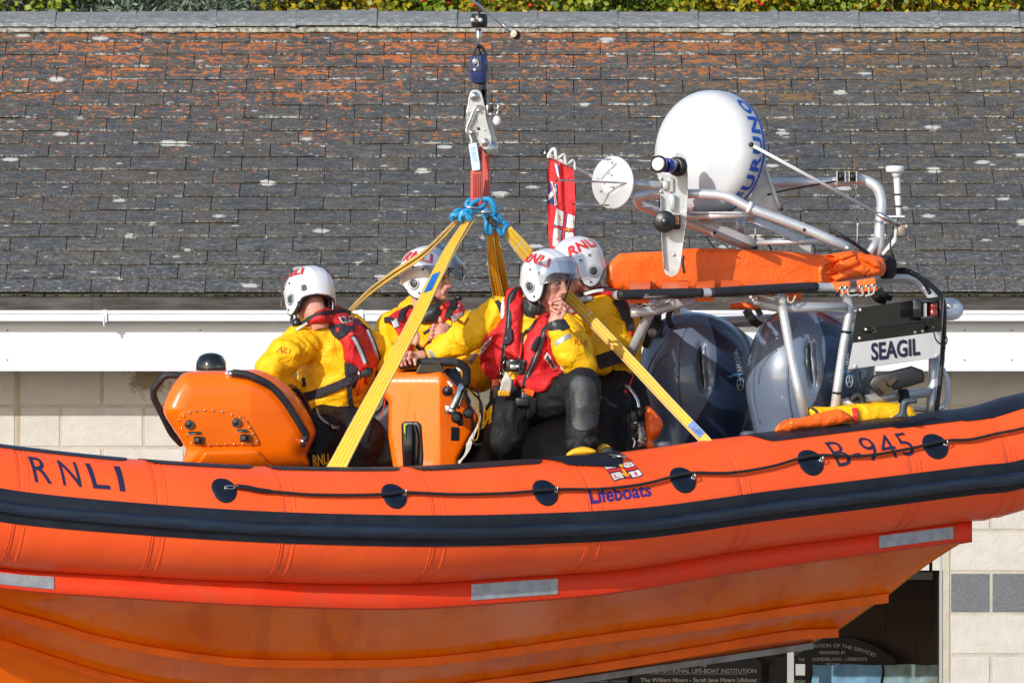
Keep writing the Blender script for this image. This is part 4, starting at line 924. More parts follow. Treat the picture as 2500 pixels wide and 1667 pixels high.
# stations run parallel: the panel ends on the raked transom line from (2345,1325) to (1986,1566)
def curve(pts, xe, xs0=-400, n=170):
    xs = np.linspace(xs0, xe, n); return xs, cub(pts, xs)
def dep(x, stern, bow): return YT(x) + bow + (stern - bow) * np.clip((x + 300) / 1100., 0, 1) ** .8
cA = [N(x, y, dep(x, .10, .05)) for x, y in zip(*curve(strip_b, 2345))]; cB = [N(x, y, dep(x + 180, .50, .16)) for x, y in zip(*curve(rail1, 2169))]
cC = [N(x, y, dep(x + 300, .80, .32)) for x, y in zip(*curve(rail2, 2047))]; cD = [N(x, y, dep(x + 360, .98, .45)) for x, y in zip(*curve(keel, 1986))]
mir = []
ctr_off = np.array([-.28, .55, -.04])
def lerp(a, b, t): return a * (1 - t) + b * t
rows = []
for i in range(170):
    A_, B_, C_, D_ = cA[i], cB[i], cC[i], cD[i]; r_ = [lerp(A_, B_, t) + np.array([0, 0, .012 * math.sin(PI * t)]) for t in np.linspace(0, 1, 7)] + [lerp(B_, C_, t) for t in np.linspace(0, 1, 6)][1:] + [lerp(C_, D_, t) for t in np.linspace(0, 1, 4)][1:]
    sx = .62; C2 = D_ + np.array([-.20, .36, .16]) * 1; C3 = D_ + np.array([-.62, 1.05, .50]); r_ += [lerp(D_, C2, .5), C2, lerp(C2, C3, .5), C3, C3 + [0, .02, .35]]
    rows.append(r_)
rows = np.array(rows); nn = rows.shape[1]; V = rows.reshape(-1, 3); F = [(i * nn + j, (i + 1) * nn + j, (i + 1) * nn + j + 1, i * nn + j + 1) for i in range(169) for j in range(nn - 1)]
F.append(tuple(169 * nn + j for j in range(nn)))
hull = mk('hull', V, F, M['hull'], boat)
# edge trim where the bottom meets the transom
tr = rows[169][:16] ; v, f = sweep(tr, .006, 6); mk('transom_edge', v, f, simple('edge_trim', (.55, .24, .04), .4), hull)
# vermilion flange strip below the tube
xs = np.linspace(-400, 2372, 200); tpl = cub(strip_t, xs); bpl = cub(strip_b, xs); V = []
for x, a, b in zip(xs, tpl, bpl):
    y0 = np.interp(x, TS[:, 0], TS[:, 3]); V += [N(x, a - 26, y0 + .04), N(x, a, y0 - .02), N(x, a + 6, y0 - .045), N(x, b - 3, y0 - .065), N(x, b, y0 - .055), N(x, b + 2, y0 + .12)]
F = [(i * 6 + j, i * 6 + j + 1, (i + 1) * 6 + j + 1, (i + 1) * 6 + j) for i in range(199) for j in range(5)] + [tuple(199 * 6 + j for j in range(6))]
fl = mk('hull_flange', V, F, M['strip_red'], boat)
def onstrip(x, t, off=.004):
    a, b = float(cub(strip_t, [x])[0]), float(cub(strip_b, [x])[0]); y0 = float(YT(x)); y = a + 5 + (b - a - 8) * t; return N(x, y, y0 - .045 - .02 * t - off)
for x0_, x1_ in ((-120, 132), (1151, 1362), (2146, 2327)):
    n = 14; V = []
    for i in range(n + 1):
        x = x0_ + (x1_ - x0_) * i / n
        for t in (.10, .82): V += [onstrip(x, t, .006)]
    F = [(2 * i, 2 * i + 1, 2 * i + 3, 2 * i + 2) for i in range(n)]; V2 = [p + [0, .006, 0] for p in V]; m = len(V); V = V + V2
    F += [(2 * i, 2 * i + 2, 2 * i + 2 + m, 2 * i + m) for i in range(n)] + [(2 * i + 1, 2 * i + 1 + m, 2 * i + 3 + m, 2 * i + 3) for i in range(n)] + [(0, m, m + 1, 1), (2 * n, 2 * n + 1, 2 * n + 1 + m, 2 * n + m)]
    mk('wear_plate', V, F, M['grey_strip'], fl, smooth=False)
# end cap of the flange at the transom
prism('flange_end', [N(2345, 1280, .60), N(2371, 1272, .66), N(2371, 1323, .68), N(2345, 1327, .62)], (-.01, .03, 0), M['strip_red'], fl, bev=.002)
# spray rails
for cc, nm, e in ((cB, 'spray_rail', 0), (cC, 'spray_rail', 12)):
    p = np.array(cc[e:]); wd = np.interp(np.arange(len(p)), [0, 30, 170], [.022, .036, .046]); V = []
    for q, w_ in zip(p, wd): V += [q + [0, .012, .010], q + [0, -.030, .002], q + [0, -.034, -w_ + .004], q + [0, -.030, -w_], q + [0, .06, -w_ + .002]]
    F = [(i * 5 + j, i * 5 + j + 1, (i + 1) * 5 + j + 1, (i + 1) * 5 + j) for i in range(len(p) - 1) for j in range(4)] + [tuple(range(5))[::-1], tuple((len(p) - 1) * 5 + j for j in range(5))]
    mk(nm, V, F, M['rail'], hull, smooth=False)
p = np.array(cD); V = []
for q in p: V += [q + [0, .0, .004], q + [0, -.02, -.004], q + [0, -.02, -.036], q + [0, .05, -.036]]
F = [(i * 4 + j, i * 4 + j + 1, (i + 1) * 4 + j + 1, (i + 1) * 4 + j) for i in range(len(p) - 1) for j in range(3)] + [tuple((len(p) - 1) * 4 + j for j in range(4))]
mk('keel_band', V, F, M['keel'], hull, smooth=False)
# deck
V = []
for s in np.arange(-300, 2350, 60.): C = Tp(s, 150, -.05); V += [C + [0, 0, -.12], C + [-.55, 1.25, -.16]]
mk('deck', V, [(2 * i, 2 * i + 2, 2 * i + 3, 2 * i + 1) for i in range(len(V) // 2 - 1)], M['seat'], boat, smooth=False)

# ================================================================ consoles
# ---- forward pod
pod = empty('bow_pod', P('A', 620, 1400, -.35), parent=boat)
O = [(136, 1130), (165, 1055), (205, 985), (262, 926), (345, 914), (520, 913), (700, 905), (790, 930), (880, 982), (962, 1075), (1040, 1200), (1077, 1290), (1062, 1352), (1020, 1440), (985, 1530), (300, 1530), (272, 1400), (182, 1255), (140, 1185)]
g = padg('A', O, -.30, .26, r=.11, h=.009, curve=3, yfun=lambda x, z: -.10 * z + .28 * x + .10 * np.clip(x - .08, 0, 1) * 2 + .10 * np.clip(z, 0, 1))
mk('pod_shell', *g, M['console'], pod); podB = bvh(*g)
pan = [(218, 1215), (240, 1175), (300, 1150), (390, 1140), (480, 1146), (560, 1160), (625, 1195), (680, 1270), (728, 1365), (700, 1382), (560, 1382), (340, 1386), (300, 1370), (250, 1290)]
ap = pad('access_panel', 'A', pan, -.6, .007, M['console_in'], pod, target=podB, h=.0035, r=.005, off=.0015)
bolts = [(226, 1222), (255, 1195), (291, 1176), (333, 1164), (385, 1160), (437, 1162), (495, 1170), (555, 1189), (607, 1204), (645, 1226), (665, 1268), (688, 1308), (712, 1354), (670, 1374), (622, 1374), (568, 1374), (515, 1376), (465, 1378), (412, 1380), (358, 1378), (300, 1365), (272, 1320), (240, 1272)]
bp = onto('A', bolts, podB, .011, -.6); mk('panel_bolts', *join(*[sph(q, (.0055, .005, .0055), 8) for q in bp]), M['steel'], ap)
for x, y in ((288, 1248), (580, 1237)):
    q = onto('A', [(x, y)], podB, .014, -.6)[0]; v, f = join(cylg(q, (-.2, -1, 0), .014, px(30 * .389), 20, .3)); k_ = mk('recess_plug', v, f, M['blk_rub'], ap); cyl('plug_button', q + [-.002, -.005, 0], (-.2, -1, 0), .010, px(12 * .389), M['darkmetal'], k_)
for x, y in ((343, 1345), (633, 1332)):
    q = onto('A', [(x, y)], podB, .020, -.6)[0]; V = []; v, f = latheg([(0, .017), (.004, .021), (.018, .017), (.024, .012)], q, (-.2, -1, 0), 6); v3, f3 = boxg(q + [.004, .008, -.002], .027, .004, .018, bev=.002)
    k_ = mk('knob', *join((v, f), (v3, f3)), M['blk'], ap, smooth=False); lv, lf = boxg(onto('A', [(x - 22, y - 44)], podB, .011, -.6)[0], .031, .003, .007, bev=.001); o = mk('label_plate', lv, lf, M['blk'], ap, smooth=False)
    lettering('label_text', 'SEARCHLIGHT', bil([P('A', x - 46, y - 38, 0) * [1, 0, 1] + [0, lv[:, 1].min() - .001, 0], P('A', x + 4, y - 42, 0) * [1, 0, 1] + [0, lv[:, 1].min() - .001, 0], P('A', x + 4, y - 48, 0) * [1, 0, 1] + [0, lv[:, 1].min() - .001, 0], P('A', x - 46, y - 44, 0) * [1, 0, 1] + [0, lv[:, 1].min() - .001, 0]]), M['whitetxt'], o, grid=0)
pad('lower_step', 'A', [(372, 1440), (400, 1418), (560, 1412), (700, 1410), (738, 1440), (775, 1480), (790, 1540), (330, 1540), (345, 1480)], -.62, .03, M['console'], pod, target=podB, h=.006, r=.018)
lb = onto('A', [(428, 1448), (528, 1445), (628, 1441)], podB, .034, -.7); mk('step_bolts', *join(*[join(cylg(q + [0, .012, 0], (0, -1, 0), .006, .010, 12), sph(q + [0, .009, 0], (.006, .005, .006), 8)) for q in lb]), M['steel'], pod)
pipe('left_handrail', PP('A', [(272, 962, -.42), (215, 940, -.45), (135, 938, -.45), (62, 1030, -.42), (66, 1085, -.4), (120, 1190, -.36), (178, 1310, -.3), (240, 1372, -.25)]), .0175, M['blk_rub'], pod, .09)
mk('rail_socket', *join(tubeg(PP('A', [(290, 966, -.41), (225, 946, -.45)]), .0150, 2, 14), cylg(P('A', 278, 962, -.43), (1, 0, -.3), .012, .019)), M['steel'], pod)
hr = onto('A', [(560, 925), (640, 935), (720, 965), (800, 1010), (880, 1095), (940, 1185), (985, 1260), (1018, 1318), (1003, 1352)], podB, .05, -.6); hr[:, 1] = np.minimum(hr[:, 1], -.35)
tube('right_handrail', hr, .0185, M['blk_rub'], pod, 6, 14); s0, s1 = hr[0] + [-.02, .02, -.014], hr[-1] + [-.008, .03, -.012]
mk('rail_end', *join(tubeg([s0 + [-.005, .02, -.008], s0, hr[0]], .0155, 3, 12), tubeg([s1 + [-.004, .03, -.006], s1, hr[-1]], .0155, 3, 12), cylg(s0 + [0, .02, 0], (0, -1, 0), .012, .024), cylg(s1 + [0, .02, 0], (0, -1, 0), .012, .024)), M['steel'], pod)
v, f = latheg([(0, .076), (.012, .078), (.045, .074), (.075, .058), (.088, .03), (.091, .005)], P('A', 425, 912, -.28), (0, 0, 1), 32); v2, f2 = boxg(P('A', 480, 890, -.3), .03, .05, .018, bev=.008)
mk('compass_dome', *join((v, f), (v2, f2)), M['blk_gloss'], pod)
wc = P('A', 985, 1215, -.02); ax_ = nrm((1, -.35, .35)); r_ = nrm(np.cross(ax_, (0, 0, 1))); u_ = np.cross(r_, ax_)
mk('steering_wheel', *join(tubeg([wc + .17 * (math.cos(t) * r_ + math.sin(t) * u_) for t in np.arange(24) * PI / 12], .015, 2, 10, True), *[tubeg([wc, wc + .17 * (math.cos(t) * r_ + math.sin(t) * u_)], .008, 2, 8) for t in (0, 2.1, 4.2)], cylg(wc, ax_, .04, .04)), M['blk'], pod)
# helm seat and its dark back
pad('helm_seat', 'A', [(1040, 1330), (1200, 1240), (1440, 1180), (1560, 1060), (1595, 1100), (1600, 1520), (1040, 1530)], .45, .18, M['seat'], boat, r=.05, h=.012)
prism('edge_board', PP('A', [(1548, 1095), (1562, 1095), (1590, 1530), (1580, 1530)], .2), (0, .05, 0), M['console'], boat)
# ---- engine console amidships
ec = empty('crew_console', P('B', 380, 1300, 0), parent=boat)
O = [(30, 985), (90, 950), (190, 924), (330, 918), (462, 917), (482, 932), (545, 1000), (612, 1088), (668, 1160), (690, 1212), (672, 1270), (640, 1320), (560, 1470), (528, 1540), (160, 1540), (128, 1110), (60, 1085), (30, 1060)]
g = padg('B', O, .12, .24, r=.022, h=.008, curve=2, yfun=lambda x, z: np.where(x > .055 + .0 * z, .55 * (x - .055), .25 * (.055 - x)) + .35 * np.clip(z - .13, 0, 1))
mk('console_shell', *g, M['console'], ec); ecB = bvh(*g)
pk = pad('radio_pocket', 'B', [(205, 1245), (225, 1228), (310, 1228), (332, 1250), (345, 1440), (340, 1512), (215, 1512), (208, 1380)], 0, .012, M['blk'], ec, target=ecB, h=.004, curve=1)
mk('handset', *join(boxg(onto('B', [(250, 1380)], ecB, .03)[0], .022, .02, .11, bev=.006), boxg(onto('B', [(228, 1280)], ecB, .035)[0], .008, .012, .02, bev=.003), tubeg(onto('B', [(285, 1250), (305, 1330), (300, 1500)], ecB, .03), .006, 4, 8)), M['blk_gloss'], pk)
mk('handset_clip', *boxg(onto('B', [(235, 1275)], ecB, .05)[0], .010, .003, .024, bev=.002), simple('lime_tape', (.50, .62, .02), .5), pk, smooth=False)
pad('black_square', 'B', [(516, 1262), (570, 1266), (568, 1352), (514, 1348)], 0, .005, M['blk'], ec, target=ecB, h=.0035, curve=0, r=.003)
prism('label_card', PP('B', [(490, 980), (505, 975), (530, 1005), (518, 1020)], -.13), (0, .004, 0), M['tagw'], ec)
v, f = join(tubeg(PP('B', [(590, 995, -.2), (560, 1070, -.22), (518, 1165, -.22)]), .019, 4, 14), tubeg(PP('B', [(612, 990, -.2), (590, 1060, -.2), (560, 1150, -.2)]), .009, 4, 10), cylg(P('B', 520, 1165, -.22), (.3, 0, -.7), .03, .022), boxg(P('B', 505, 1155, -.2), .02, .03, .022, bev=.004)); mk('chrome_latch', v, f, M['steel'], ec)
v, f = join(cylg(P('B', 495, 1040, -.16), (-.4, -1, 0), .03, .026), cylg(P('B', 492, 1038, -.18), (-.4, -1, 0), .03, .014), cylg(P('B', 555, 1205, -.23), (0.2, -1, .1), .03, .030), cylg(P('B', 625, 1178, -.25), (.2, -1, 0), .03, .027), sph(P('B', 575, 1240, -.22), .018, 10)); mk('black_knobs', v, f, M['blk'], ec)
mke('knob_caps', [cylg(P('B', 628, 1178, -.268), (.2, -1, 0), .004, .018), cylg(P('B', 552, 1205, -.25), (.2, -1, .1), .004, .018)], simple('worn_grey', (.10, .105, .11), .5, var=.3, vs=60), ec)
pipe('grab_rail', PP('B', [(205, 880, .12), (300, 862, .05), (420, 855, -.02), (560, 858, -.12), (618, 900, -.18), (612, 985, -.2), (598, 1010, -.2)]), .022, M['blk_rub'], ec, .1)
prism('display_hood', PP('B', [(300, 915), (322, 868), (450, 862), (480, 915), (470, 930), (300, 930)], .0), (0, .18, 0), M['blk_gloss'], ec, bev=.006)
mk('coiled_lead', *sweep(np.array([P('B', 608 + 62 * math.sin(t * .52) * (t / 5) + 8 * math.cos(t * 60), 1030 + 55 * t, -.24) + [0.0, .012 * math.sin(t * 60), 0] for t in np.linspace(0, 4.6, 700)]), .0035, 6), M['blk'], ec)
mk('loose_leads', *join(tubeg(PP('B', [(560, 1000, -.2), (620, 1030, -.22), (700, 1100, -.2), (710, 1200, -.2), (690, 1330, -.2)]), .006, 6, 8), tubeg(PP('B', [(640, 1010, -.15), (690, 1060, -.15), (700, 1180, -.15)]), .004, 6, 8), tubeg(PP('B', [(655, 1340, -.22), (670, 1375, -.22), (712, 1372, -.22)]), .009, 6, 8)), M['blk'], ec)
mk('yellow_lead', *join(tubeg(PP('B', [(615, 1030, -.24), (650, 1060, -.24), (690, 1150, -.24), (684, 1330, -.24), (640, 1345, -.24)]), .0035, 6, 8)), M['goldtxt'], ec)
mk('red_lead', *join(tubeg(PP('B', [(108, 1040, -.3), (100, 1120, -.3), (78, 1225, -.3)]), .003, 6, 6)), M['redtxt'], ec)
# crew seat pods (dark)
pad('crew_seat', 'B', [(700, 1240), (760, 1180), (1000, 1180), (1300, 1150), (1600, 1160), (1665, 1300), (1650, 1560), (640, 1560), (640, 1400)], .40, .15, M['seat'], boat, r=.06, h=.014)
pad('seat_back', 'B', [(1575, 1010), (1640, 990), (1660, 1050), (1690, 1250), (1640, 1420), (1560, 1400)], .75, .10, M['seat'], boat, r=.05, h=.012)
pipe('seat_grab_handle', PP('B', [(1600, 1010, .3), (1625, 1010, .25), (1690, 1100, .22), (1692, 1200, .22)]), .012, M['steel'], boat, .05)
ct = empty('hanging_kit', P('B', 1690, 1290, .1), parent=boat)
mk('buckles', *join(boxg(P('B', 1690, 1260, .15), .04, .03, .025, bev=.006), boxg(P('B', 1665, 1200, .15), .02, .02, .03, bev=.005), sph(P('B', 1700, 1180, .15), (.03, .03, .04), 10), tubeg(PP('B', [(1680, 1290, .1), (1670, 1340, .1), (1662, 1390, .1)]), .006, 4, 8)), M['blk'], ct)
v, f = padg('B', [(1690, 1240), (1725, 1260), (1742, 1320), (1730, 1390), (1690, 1405), (1672, 1330)], .12, .03, h=.007); mk('clear_bag', wrinkle(v, f, .008, 30), f, glass('plastic_bag', (.75, .75, .75), .7, .2), ct)
mk('clips', *join(tubeg(PP('B', [(1655, 1330, .08), (1670, 1360, .08), (1660, 1400, .08)]), .006, 4, 8), sph(P('B', 1672, 1240, .1), .012, 8)), M['steel'], ct)
g = padg('B', [(1742, 1140), (1790, 1165), (1828, 1210), (1842, 1260), (1815, 1320), (1780, 1350), (1790, 1400), (1740, 1400), (1735, 1340)], .15, .05, h=.008)
mk('fuel_cover', wrinkle(g[0], g[1], .008, 16), g[1], M['orange_cover'], boat)
# ================================================================ outboard engines
def engine(dx, dy, dz):
    e = empty('outboard_engine', P('E', 600, 1000, 1.15) + [dx, dy, dz], parent=boat)
    g = Field(P('E', 600, 880, 1.2) - [.62, .62, .75], P('E', 600, 880, 1.2) + [.62, .62, .45], .012)
    psi = math.radians(36); fw = np.array([-math.cos(psi), -math.sin(psi), 0]); rt = np.array([math.sin(psi), -math.cos(psi), 0]); ax = np.array([fw, rt, [0, 0, 1]])
    c0 = P('E', 625, 880, 1.2)
    g.ell(c0 + [0, 0, .02], (.335, .27, .34), .02, ax=ax); g.ell(c0 + fw * -.10 + [0, 0, -.08], (.30, .25, .33), .08, ax=ax); g.ell(c0 + [0, 0, -.25] + fw * .04, (.24, .20, .38), .12, ax=ax)
    g.cap(c0 + fw * .12 + [0, 0, .22], c0 - fw * .30 + [0, 0, .12], .11, .10, .12)
    # air intake slot cut on the port side
    sl_c = P('E', 652, 775, 1.2)
    v, F = g.mesh(2)
    B_ = bvh(v, F); slot = onto('E', [(652, 650), (645, 700), (648, 780), (660, 850), (668, 905)], B_, 0, 1.1)
    for a, b in zip(slot[:-1], slot[1:]): g.cap(a, b, .022, .022, .02, 'cut')
    v, F = g.mesh(2)
    q = proj(v); ex = (q[:, 0] - 1450) / CR['E'][2]; ey = (q[:, 1] - 580) / CR['E'][2]
    # dark flank: aft of a curved parting line
    bx = np.interp(ey, [500, 560, 640, 740, 880, 1000, 1100, 1300], [690, 715, 738, 742, 725, 680, 620, 520]); yrel = (v - c0) @ fw
    back = ((v - c0) @ rt) < -.02
    dark = (ex > bx) | (yrel < -.06) & back
    fd = dark[F].sum(1) >= 2
    pv = np.where(back & (yrel < -.06), np.maximum(ex - bx, 60), ex - bx) / 40.; cw = mk('cowl', v + [dx, dy, dz], F, M['eng'], e, uvs={'part': np.stack([pv[F.ravel()], pv[F.ravel()] * 0], 1)})
    B_ = bvh(v, F); s_ = onto('E', [(642, 640), (632, 690), (632, 780), (648, 870), (668, 925)], B_, -.012, 1.1) + [dx, dy, dz]
    mk('intake_slot', *sweep(catmull(s_, 8), interp_r([.004, .020, .022, .017, .003], 33), 10), M['blk'], e)
    s_ = onto('E', [(668, 650), (672, 700), (676, 780), (678, 850), (676, 915)], B_, .002, 1.1) + [dx, dy, dz]; mk('intake_lip', *sweep(catmull(s_, 8), interp_r([.002, .006, .008, .006, .002], 33), 10), M['eng'], e)
    for pts in ([(560, 545), (522, 640), (512, 760), (512, 880), (522, 1000), (540, 1100)], [(470, 590), (380, 690), (325, 800), (312, 930), (325, 1040), (350, 1130)], [(450, 700), (400, 740), (352, 820), (340, 900)]):
        s_ = onto('E', pts, B_, -.002, 1.1) + [dx, dy, dz]; mk('cowl_crease', *sweep(catmull(s_, 8), .006, 8), M['eng'], e)
    # lettering and emblem on the flank
    def fl(pts, off=.004): return onto('E', pts, B_, off, 1.1) + [dx, dy, dz]
    cs = [(905, 835), (868, 668), (838, 688), (872, 842)]
    def fn(u, v_):
        a = np.array(cs, float); p = a[0] * (1 - u) * (1 - v_) + a[1] * u * (1 - v_) + a[2] * u * v_ + a[3] * (1 - u) * v_; return fl([p])[0]
    lettering('flank_lettering', 'YAMAHA', fn, M['whitetxt'], e, bold=.03, grid=.4)
    ctr_ = (884, 886); ring = [(ctr_[0] + 20 * math.cos(t), ctr_[1] + 36 * math.sin(t)) for t in np.arange(16) * PI / 8]
    mk('flank_emblem', *join(sweep(fl(ring, .003), .0022, 6, closed=True), *[sweep(fl([ctr_, (ctr_[0] + 19 * math.cos(t), ctr_[1] + 34 * math.sin(t))], .003), .0022, 5) for t in (-1.57, .52, 2.62)], *[sweep(fl([(ctr_[0] + 12 * math.cos(t - .5), ctr_[1] + 22 * math.sin(t - .5)), (ctr_[0] + 16 * math.cos(t), ctr_[1] + 30 * math.sin(t)), (ctr_[0] + 12 * math.cos(t + .5), ctr_[1] + 22 * math.sin(t + .5))], .003), .0015, 4) for t in (-1.57, .52, 2.62)]), M['whitetxt'], e)
    tri = fl([(800, 842), (860, 816), (905, 850), (935, 905), (880, 880)], .002); mk('flank_flash', *prismg(tri, (0, .002, 0)), M['eng_blue'], e)
    lettering('flank_script', 'stroke', bil([fl([q], .01)[0] for q in ((900, 1190), (925, 1085), (912, 1080), (886, 1180))]), M['whitetxt'], e, grid=0)
    return e
engine(0, 0, 0); engine(px(645 * .4039, 1), -.42, px(20 * .4039, 1))
leg_c = P('E', 600, 1250, 1.3)
v, f = join(boxg(P('E', 640, 1320, 1.3), .12, .14, .22, bev=.03), boxg(P('E', 1240, 1290, .95), .12, .14, .22, bev=.03)); mk('engine_bracket', v, f, M['blk'], boat)
# ================================================================ roll cage
RY = lambda x: float(np.interp(x, [-50, 150, 700, 1330], [-.28, -.20, .02, .38]))
cage = empty('roll_cage', P('E', 1450, 1050, .6), parent=boat); RA = .0285
def pp(nm, pts, r=RA, mat='alu', par=None, rad=.10): return pipe(nm, PP('E', pts), r, M[mat], par or cage, rad)
pp('near_hoop', [(1448, 1085, .35), (1500, 700, .42), (1552, 420, .50), (1490, 300, .46), (1330, 300, .38), (700, 335, .02), (158, 348, -.20), (120, 350, .8)], .0235, rad=.13)
for a, b in (((150, 342), (652, 338)), ((700, 342), (1345, 302))):
    tube('foam_sleeve', PP('E', [(x_, np.interp(x_, [-50, 150, 700, 1330], [355, 348, 335, 300]) - 2, RY(x_)) for x_ in np.linspace(a[0], b[0], 9)]), [.024, .0255, .026, .026, .026, .026, .026, .0255, .024], M['blk_rub'], cage, 3, 16)
pp('side_rail', [(225, 452, .10), (340, 448, .12), (460, 415, .16), (640, 360, .22)], .026)
pp('side_brace', [(372, 372, .10), (342, 450, .13), (222, 700, .30), (190, 765, .9)], .026)
pp('centre_brace', [(1128, 345, .30), (1140, 430, .32), (1200, 760, .28), (1275, 1090, .26)], .024)
pp('side_rail', [(930, 365, .30), (1050, 412, .33), (1160, 425, .36), (1520, 418, .45)], .026)
pp('engine_guard', [(535, 455, 1.7), (640, 512, 1.5), (760, 512, 1.35), (1500, 480, 1.5), (2100, 470, 1.9), (2190, 465, 2.0), (2205, 425, 2.1), (2160, 395, 2.2), (2100, 400, 2.3)], .030, rad=.09)
pp('far_rail', [(620, 330, 1.2), (1500, 282, 1.5), (1720, 255, 1.5), (1910, 240, 1.5), (2010, 300, 1.45), (2090, 420, 1.3), (2085, 700, 1.0)], .028)
pp('aft_leg', [(2058, 720, .78), (2055, 900, .76), (2035, 1080, .72)], .030)
pp('lower_rail', [(1490, 1003, .42), (1700, 972, .52), (2058, 930, .76)], .026)
pp('small_loop', [(2105, 790, 1.0), (2140, 860, 1.0), (2138, 990, .95), (2085, 1050, .9), (1940, 1035, .85)], .013, rad=.06)
mke('rail_clamps', [*[cylg(P('E', x, y, d_), ax_, .012, .031) for x, y, d_, ax_ in ((1480, 325, .44, (1, 0, -.5)), (1525, 570, .45, (.1, 0, 1)), (1475, 940, .37, (.1, 0, 1)), (2058, 842, .77, (0, 0, 1)))]], M['blk'], cage)
mke('rail_bolts', [*[cylg(P('E', x, y, d_), (0, -1, 0), .014, .011, 6, .1) for x, y, d_ in ((565, 465, 1.48), (2148, 412, 2.05), (1535, 62, .95), (1000, 78, .9))]], M['steel'], cage)
sl1 = P('E', 1590, 985, .42); mk('rail_strap', *join(latheg([(-.03, .031), (-.03, .042), (.03, .042), (.03, .031)], P('E', 1590, 990, .47), (1, .4, .1), 20), tubeg(PP('E', [(1550, 985, .42), (1600, 950, .42), (1625, 1000, .42), (1560, 1040, .42)]), .016, 4, 8)), M['blk_rub'], cage)
mk('rail_strap', *latheg([(-.02, .028), (-.02, .036), (.02, .036), (.02, .028)], P('E', 1870, 955, .6), (1, .4, .1), 20), M['blk_rub'], cage)
# clutter behind the helm: dark machinery by the far rail
v, f = join(boxg(P('E', 350, 560, 1.1), .05, .05, .09, bev=.01), boxg(P('E', 300, 500, 1.2), .05, .06, .10, bev=.01), tubeg(PP('E', [(380, 470, 1), (410, 520, 1), (400, 600, 1)]), .008, 5, 8), tubeg(PP('E', [(470, 430, 1), (450, 480, 1), (470, 540, 1)]), .015, 5, 8)); mk('winch_gear', v, f, M['darkmetal'], cage)
mk('winch_roller', *join(cylg(P('E', 355, 575, 1.03), (0, -1, 0), .02, .024), cylg(P('E', 355, 575, 1.01), (0, -1, 0), .02, .012), boxg(P('E', 500, 490, 1.1), .02, .02, .06, bev=.005)), M['galv'], cage)
# ---- cable looms
def loom(nm, pts, r=.012, ns=900):
    p = catmull(PP('E', pts), 30); L = np.r_[0, np.cumsum(np.linalg.norm(np.diff(p, axis=0), axis=1))]; tt = np.arange(0, L[-1], .0035); p = np.stack([np.interp(tt, L, p[:, i]) for i in range(3)], 1)
    mk(nm, *sweep(p, r * (1 + .13 * np.sign(np.sin(tt * 2 * PI / .011))), 9), M['blk'], cage)
loom('cable_loom', [(1800, 205, 1.35), (1880, 195, 1.3), (1960, 235, 1.2), (2040, 290, 1.05), (2105, 370, .85), (2118, 480, .72), (2112, 650, .70), (2095, 850, .70), (2070, 1060, .7)])
loom('cable_loom', [(1790, 212, 1.38), (1900, 212, 1.32), (1985, 262, 1.22), (2030, 335, 1.1)], .010)
loom('cable_loom', [(1430, -40, 1.0), (1500, -10, .98), (1580, 40, 1.0), (1660, 100, 1.05)], .010)
mk('thin_cables', *join(tubeg(PP('E', [(680, -10, 1.1), (700, 30, 1.1), (740, 75, 1.05)]), .004, 6, 6), tubeg(PP('E', [(975, 15, 1.1), (1050, 40, 1.05), (1080, 90, 1.0)]), .006, 6, 6), tubeg(PP('E', [(1325, 40, 1.1), (1338, 80, 1.1), (1325, 110, 1.1)]), .005, 6, 6), tubeg(PP('E', [(1790, 80, 1.2), (1812, 110, 1.2), (1800, 140, 1.2)]), .004, 6, 6)), M['blk'], cage)
# ---- name board
nb = empty('name_board', P('E', 1830, 580, .55), parent=cage)
def NB(x, y, off=0): return P('E', x, y, np.interp(x, [1530, 2115], [.38, .66]) - off)
prism('board_panel', [NB(1592, 425), NB(2115, 352), NB(2094, 722), NB(1532, 800)], (.004, .016, 0), M['blk_gloss'], nb, bev=.003)
prism('white_plate', [NB(1566, 637, .012), NB(2101, 566, .012), NB(2090, 722, .012), NB(1536, 797, .012)], (0, .004, 0), M['white'], nb, bev=.001)
sh = bil([NB(1683, 748, .0155), NB(1976, 712, .0155), NB(1972, 608, .0155), NB(1679, 640, .0155)]); lettering('name_shadow', 'SEAGIL', sh, simple('shadow_red', (.45, .16, .16), .6), nb, bold=.02, grid=0)
sh2 = bil([NB(1678, 745, .018), NB(1971, 709, .018), NB(1967, 605, .018), NB(1674, 637, .018)]); lettering('name_lettering', 'SEAGIL', sh2, M['navytxt'], nb, bold=.025, grid=0)
mk('board_screws', *join(*[cylg(NB(x, y, .016), (0, -1, 0), .006, .008, 10) for x, y in ((1610, 437), (1606, 608), (1580, 776), (2073, 710), (1645, 555), (1706, 560), (1940, 571), (1986, 565))]), M['galv'], nb)
mk('cable_tray', *join(boxg(NB(1830, 540, .03), .17, .02, .006, np.array([nrm(NB(2000, 517) - NB(1700, 555)), nrm((-.3, 1, 0)), (0, 0, 1)])), boxg(NB(1690, 560, .03), .012, .02, .014)), M['blk'], nb, smooth=False)
nl = mk('stern_light', *join(boxg(NB(2017, 385, .05), .038, .045, .008, bev=.003), boxg(NB(2017, 485, .05), .038, .045, .012, bev=.004), boxg(NB(1952, 430, .05), .022, .045, .045, bev=.006), boxg(NB(2093, 430, .05), .006, .045, .045, bev=.003)), M['blk_gloss'], nb)
mk('white_window', *boxg(NB(2000, 437, .07), .009, .02, .034), M['frame_white'], nl, smooth=False); mk('red_window', *latheg([(-.036, .024), (-.03, .027), (-.004, .027), (0, .024), (.004, .027), (.03, .027), (.036, .024)], NB(2050, 437, .065), (0, 0, 1), 16), M['lens_red'], nl)
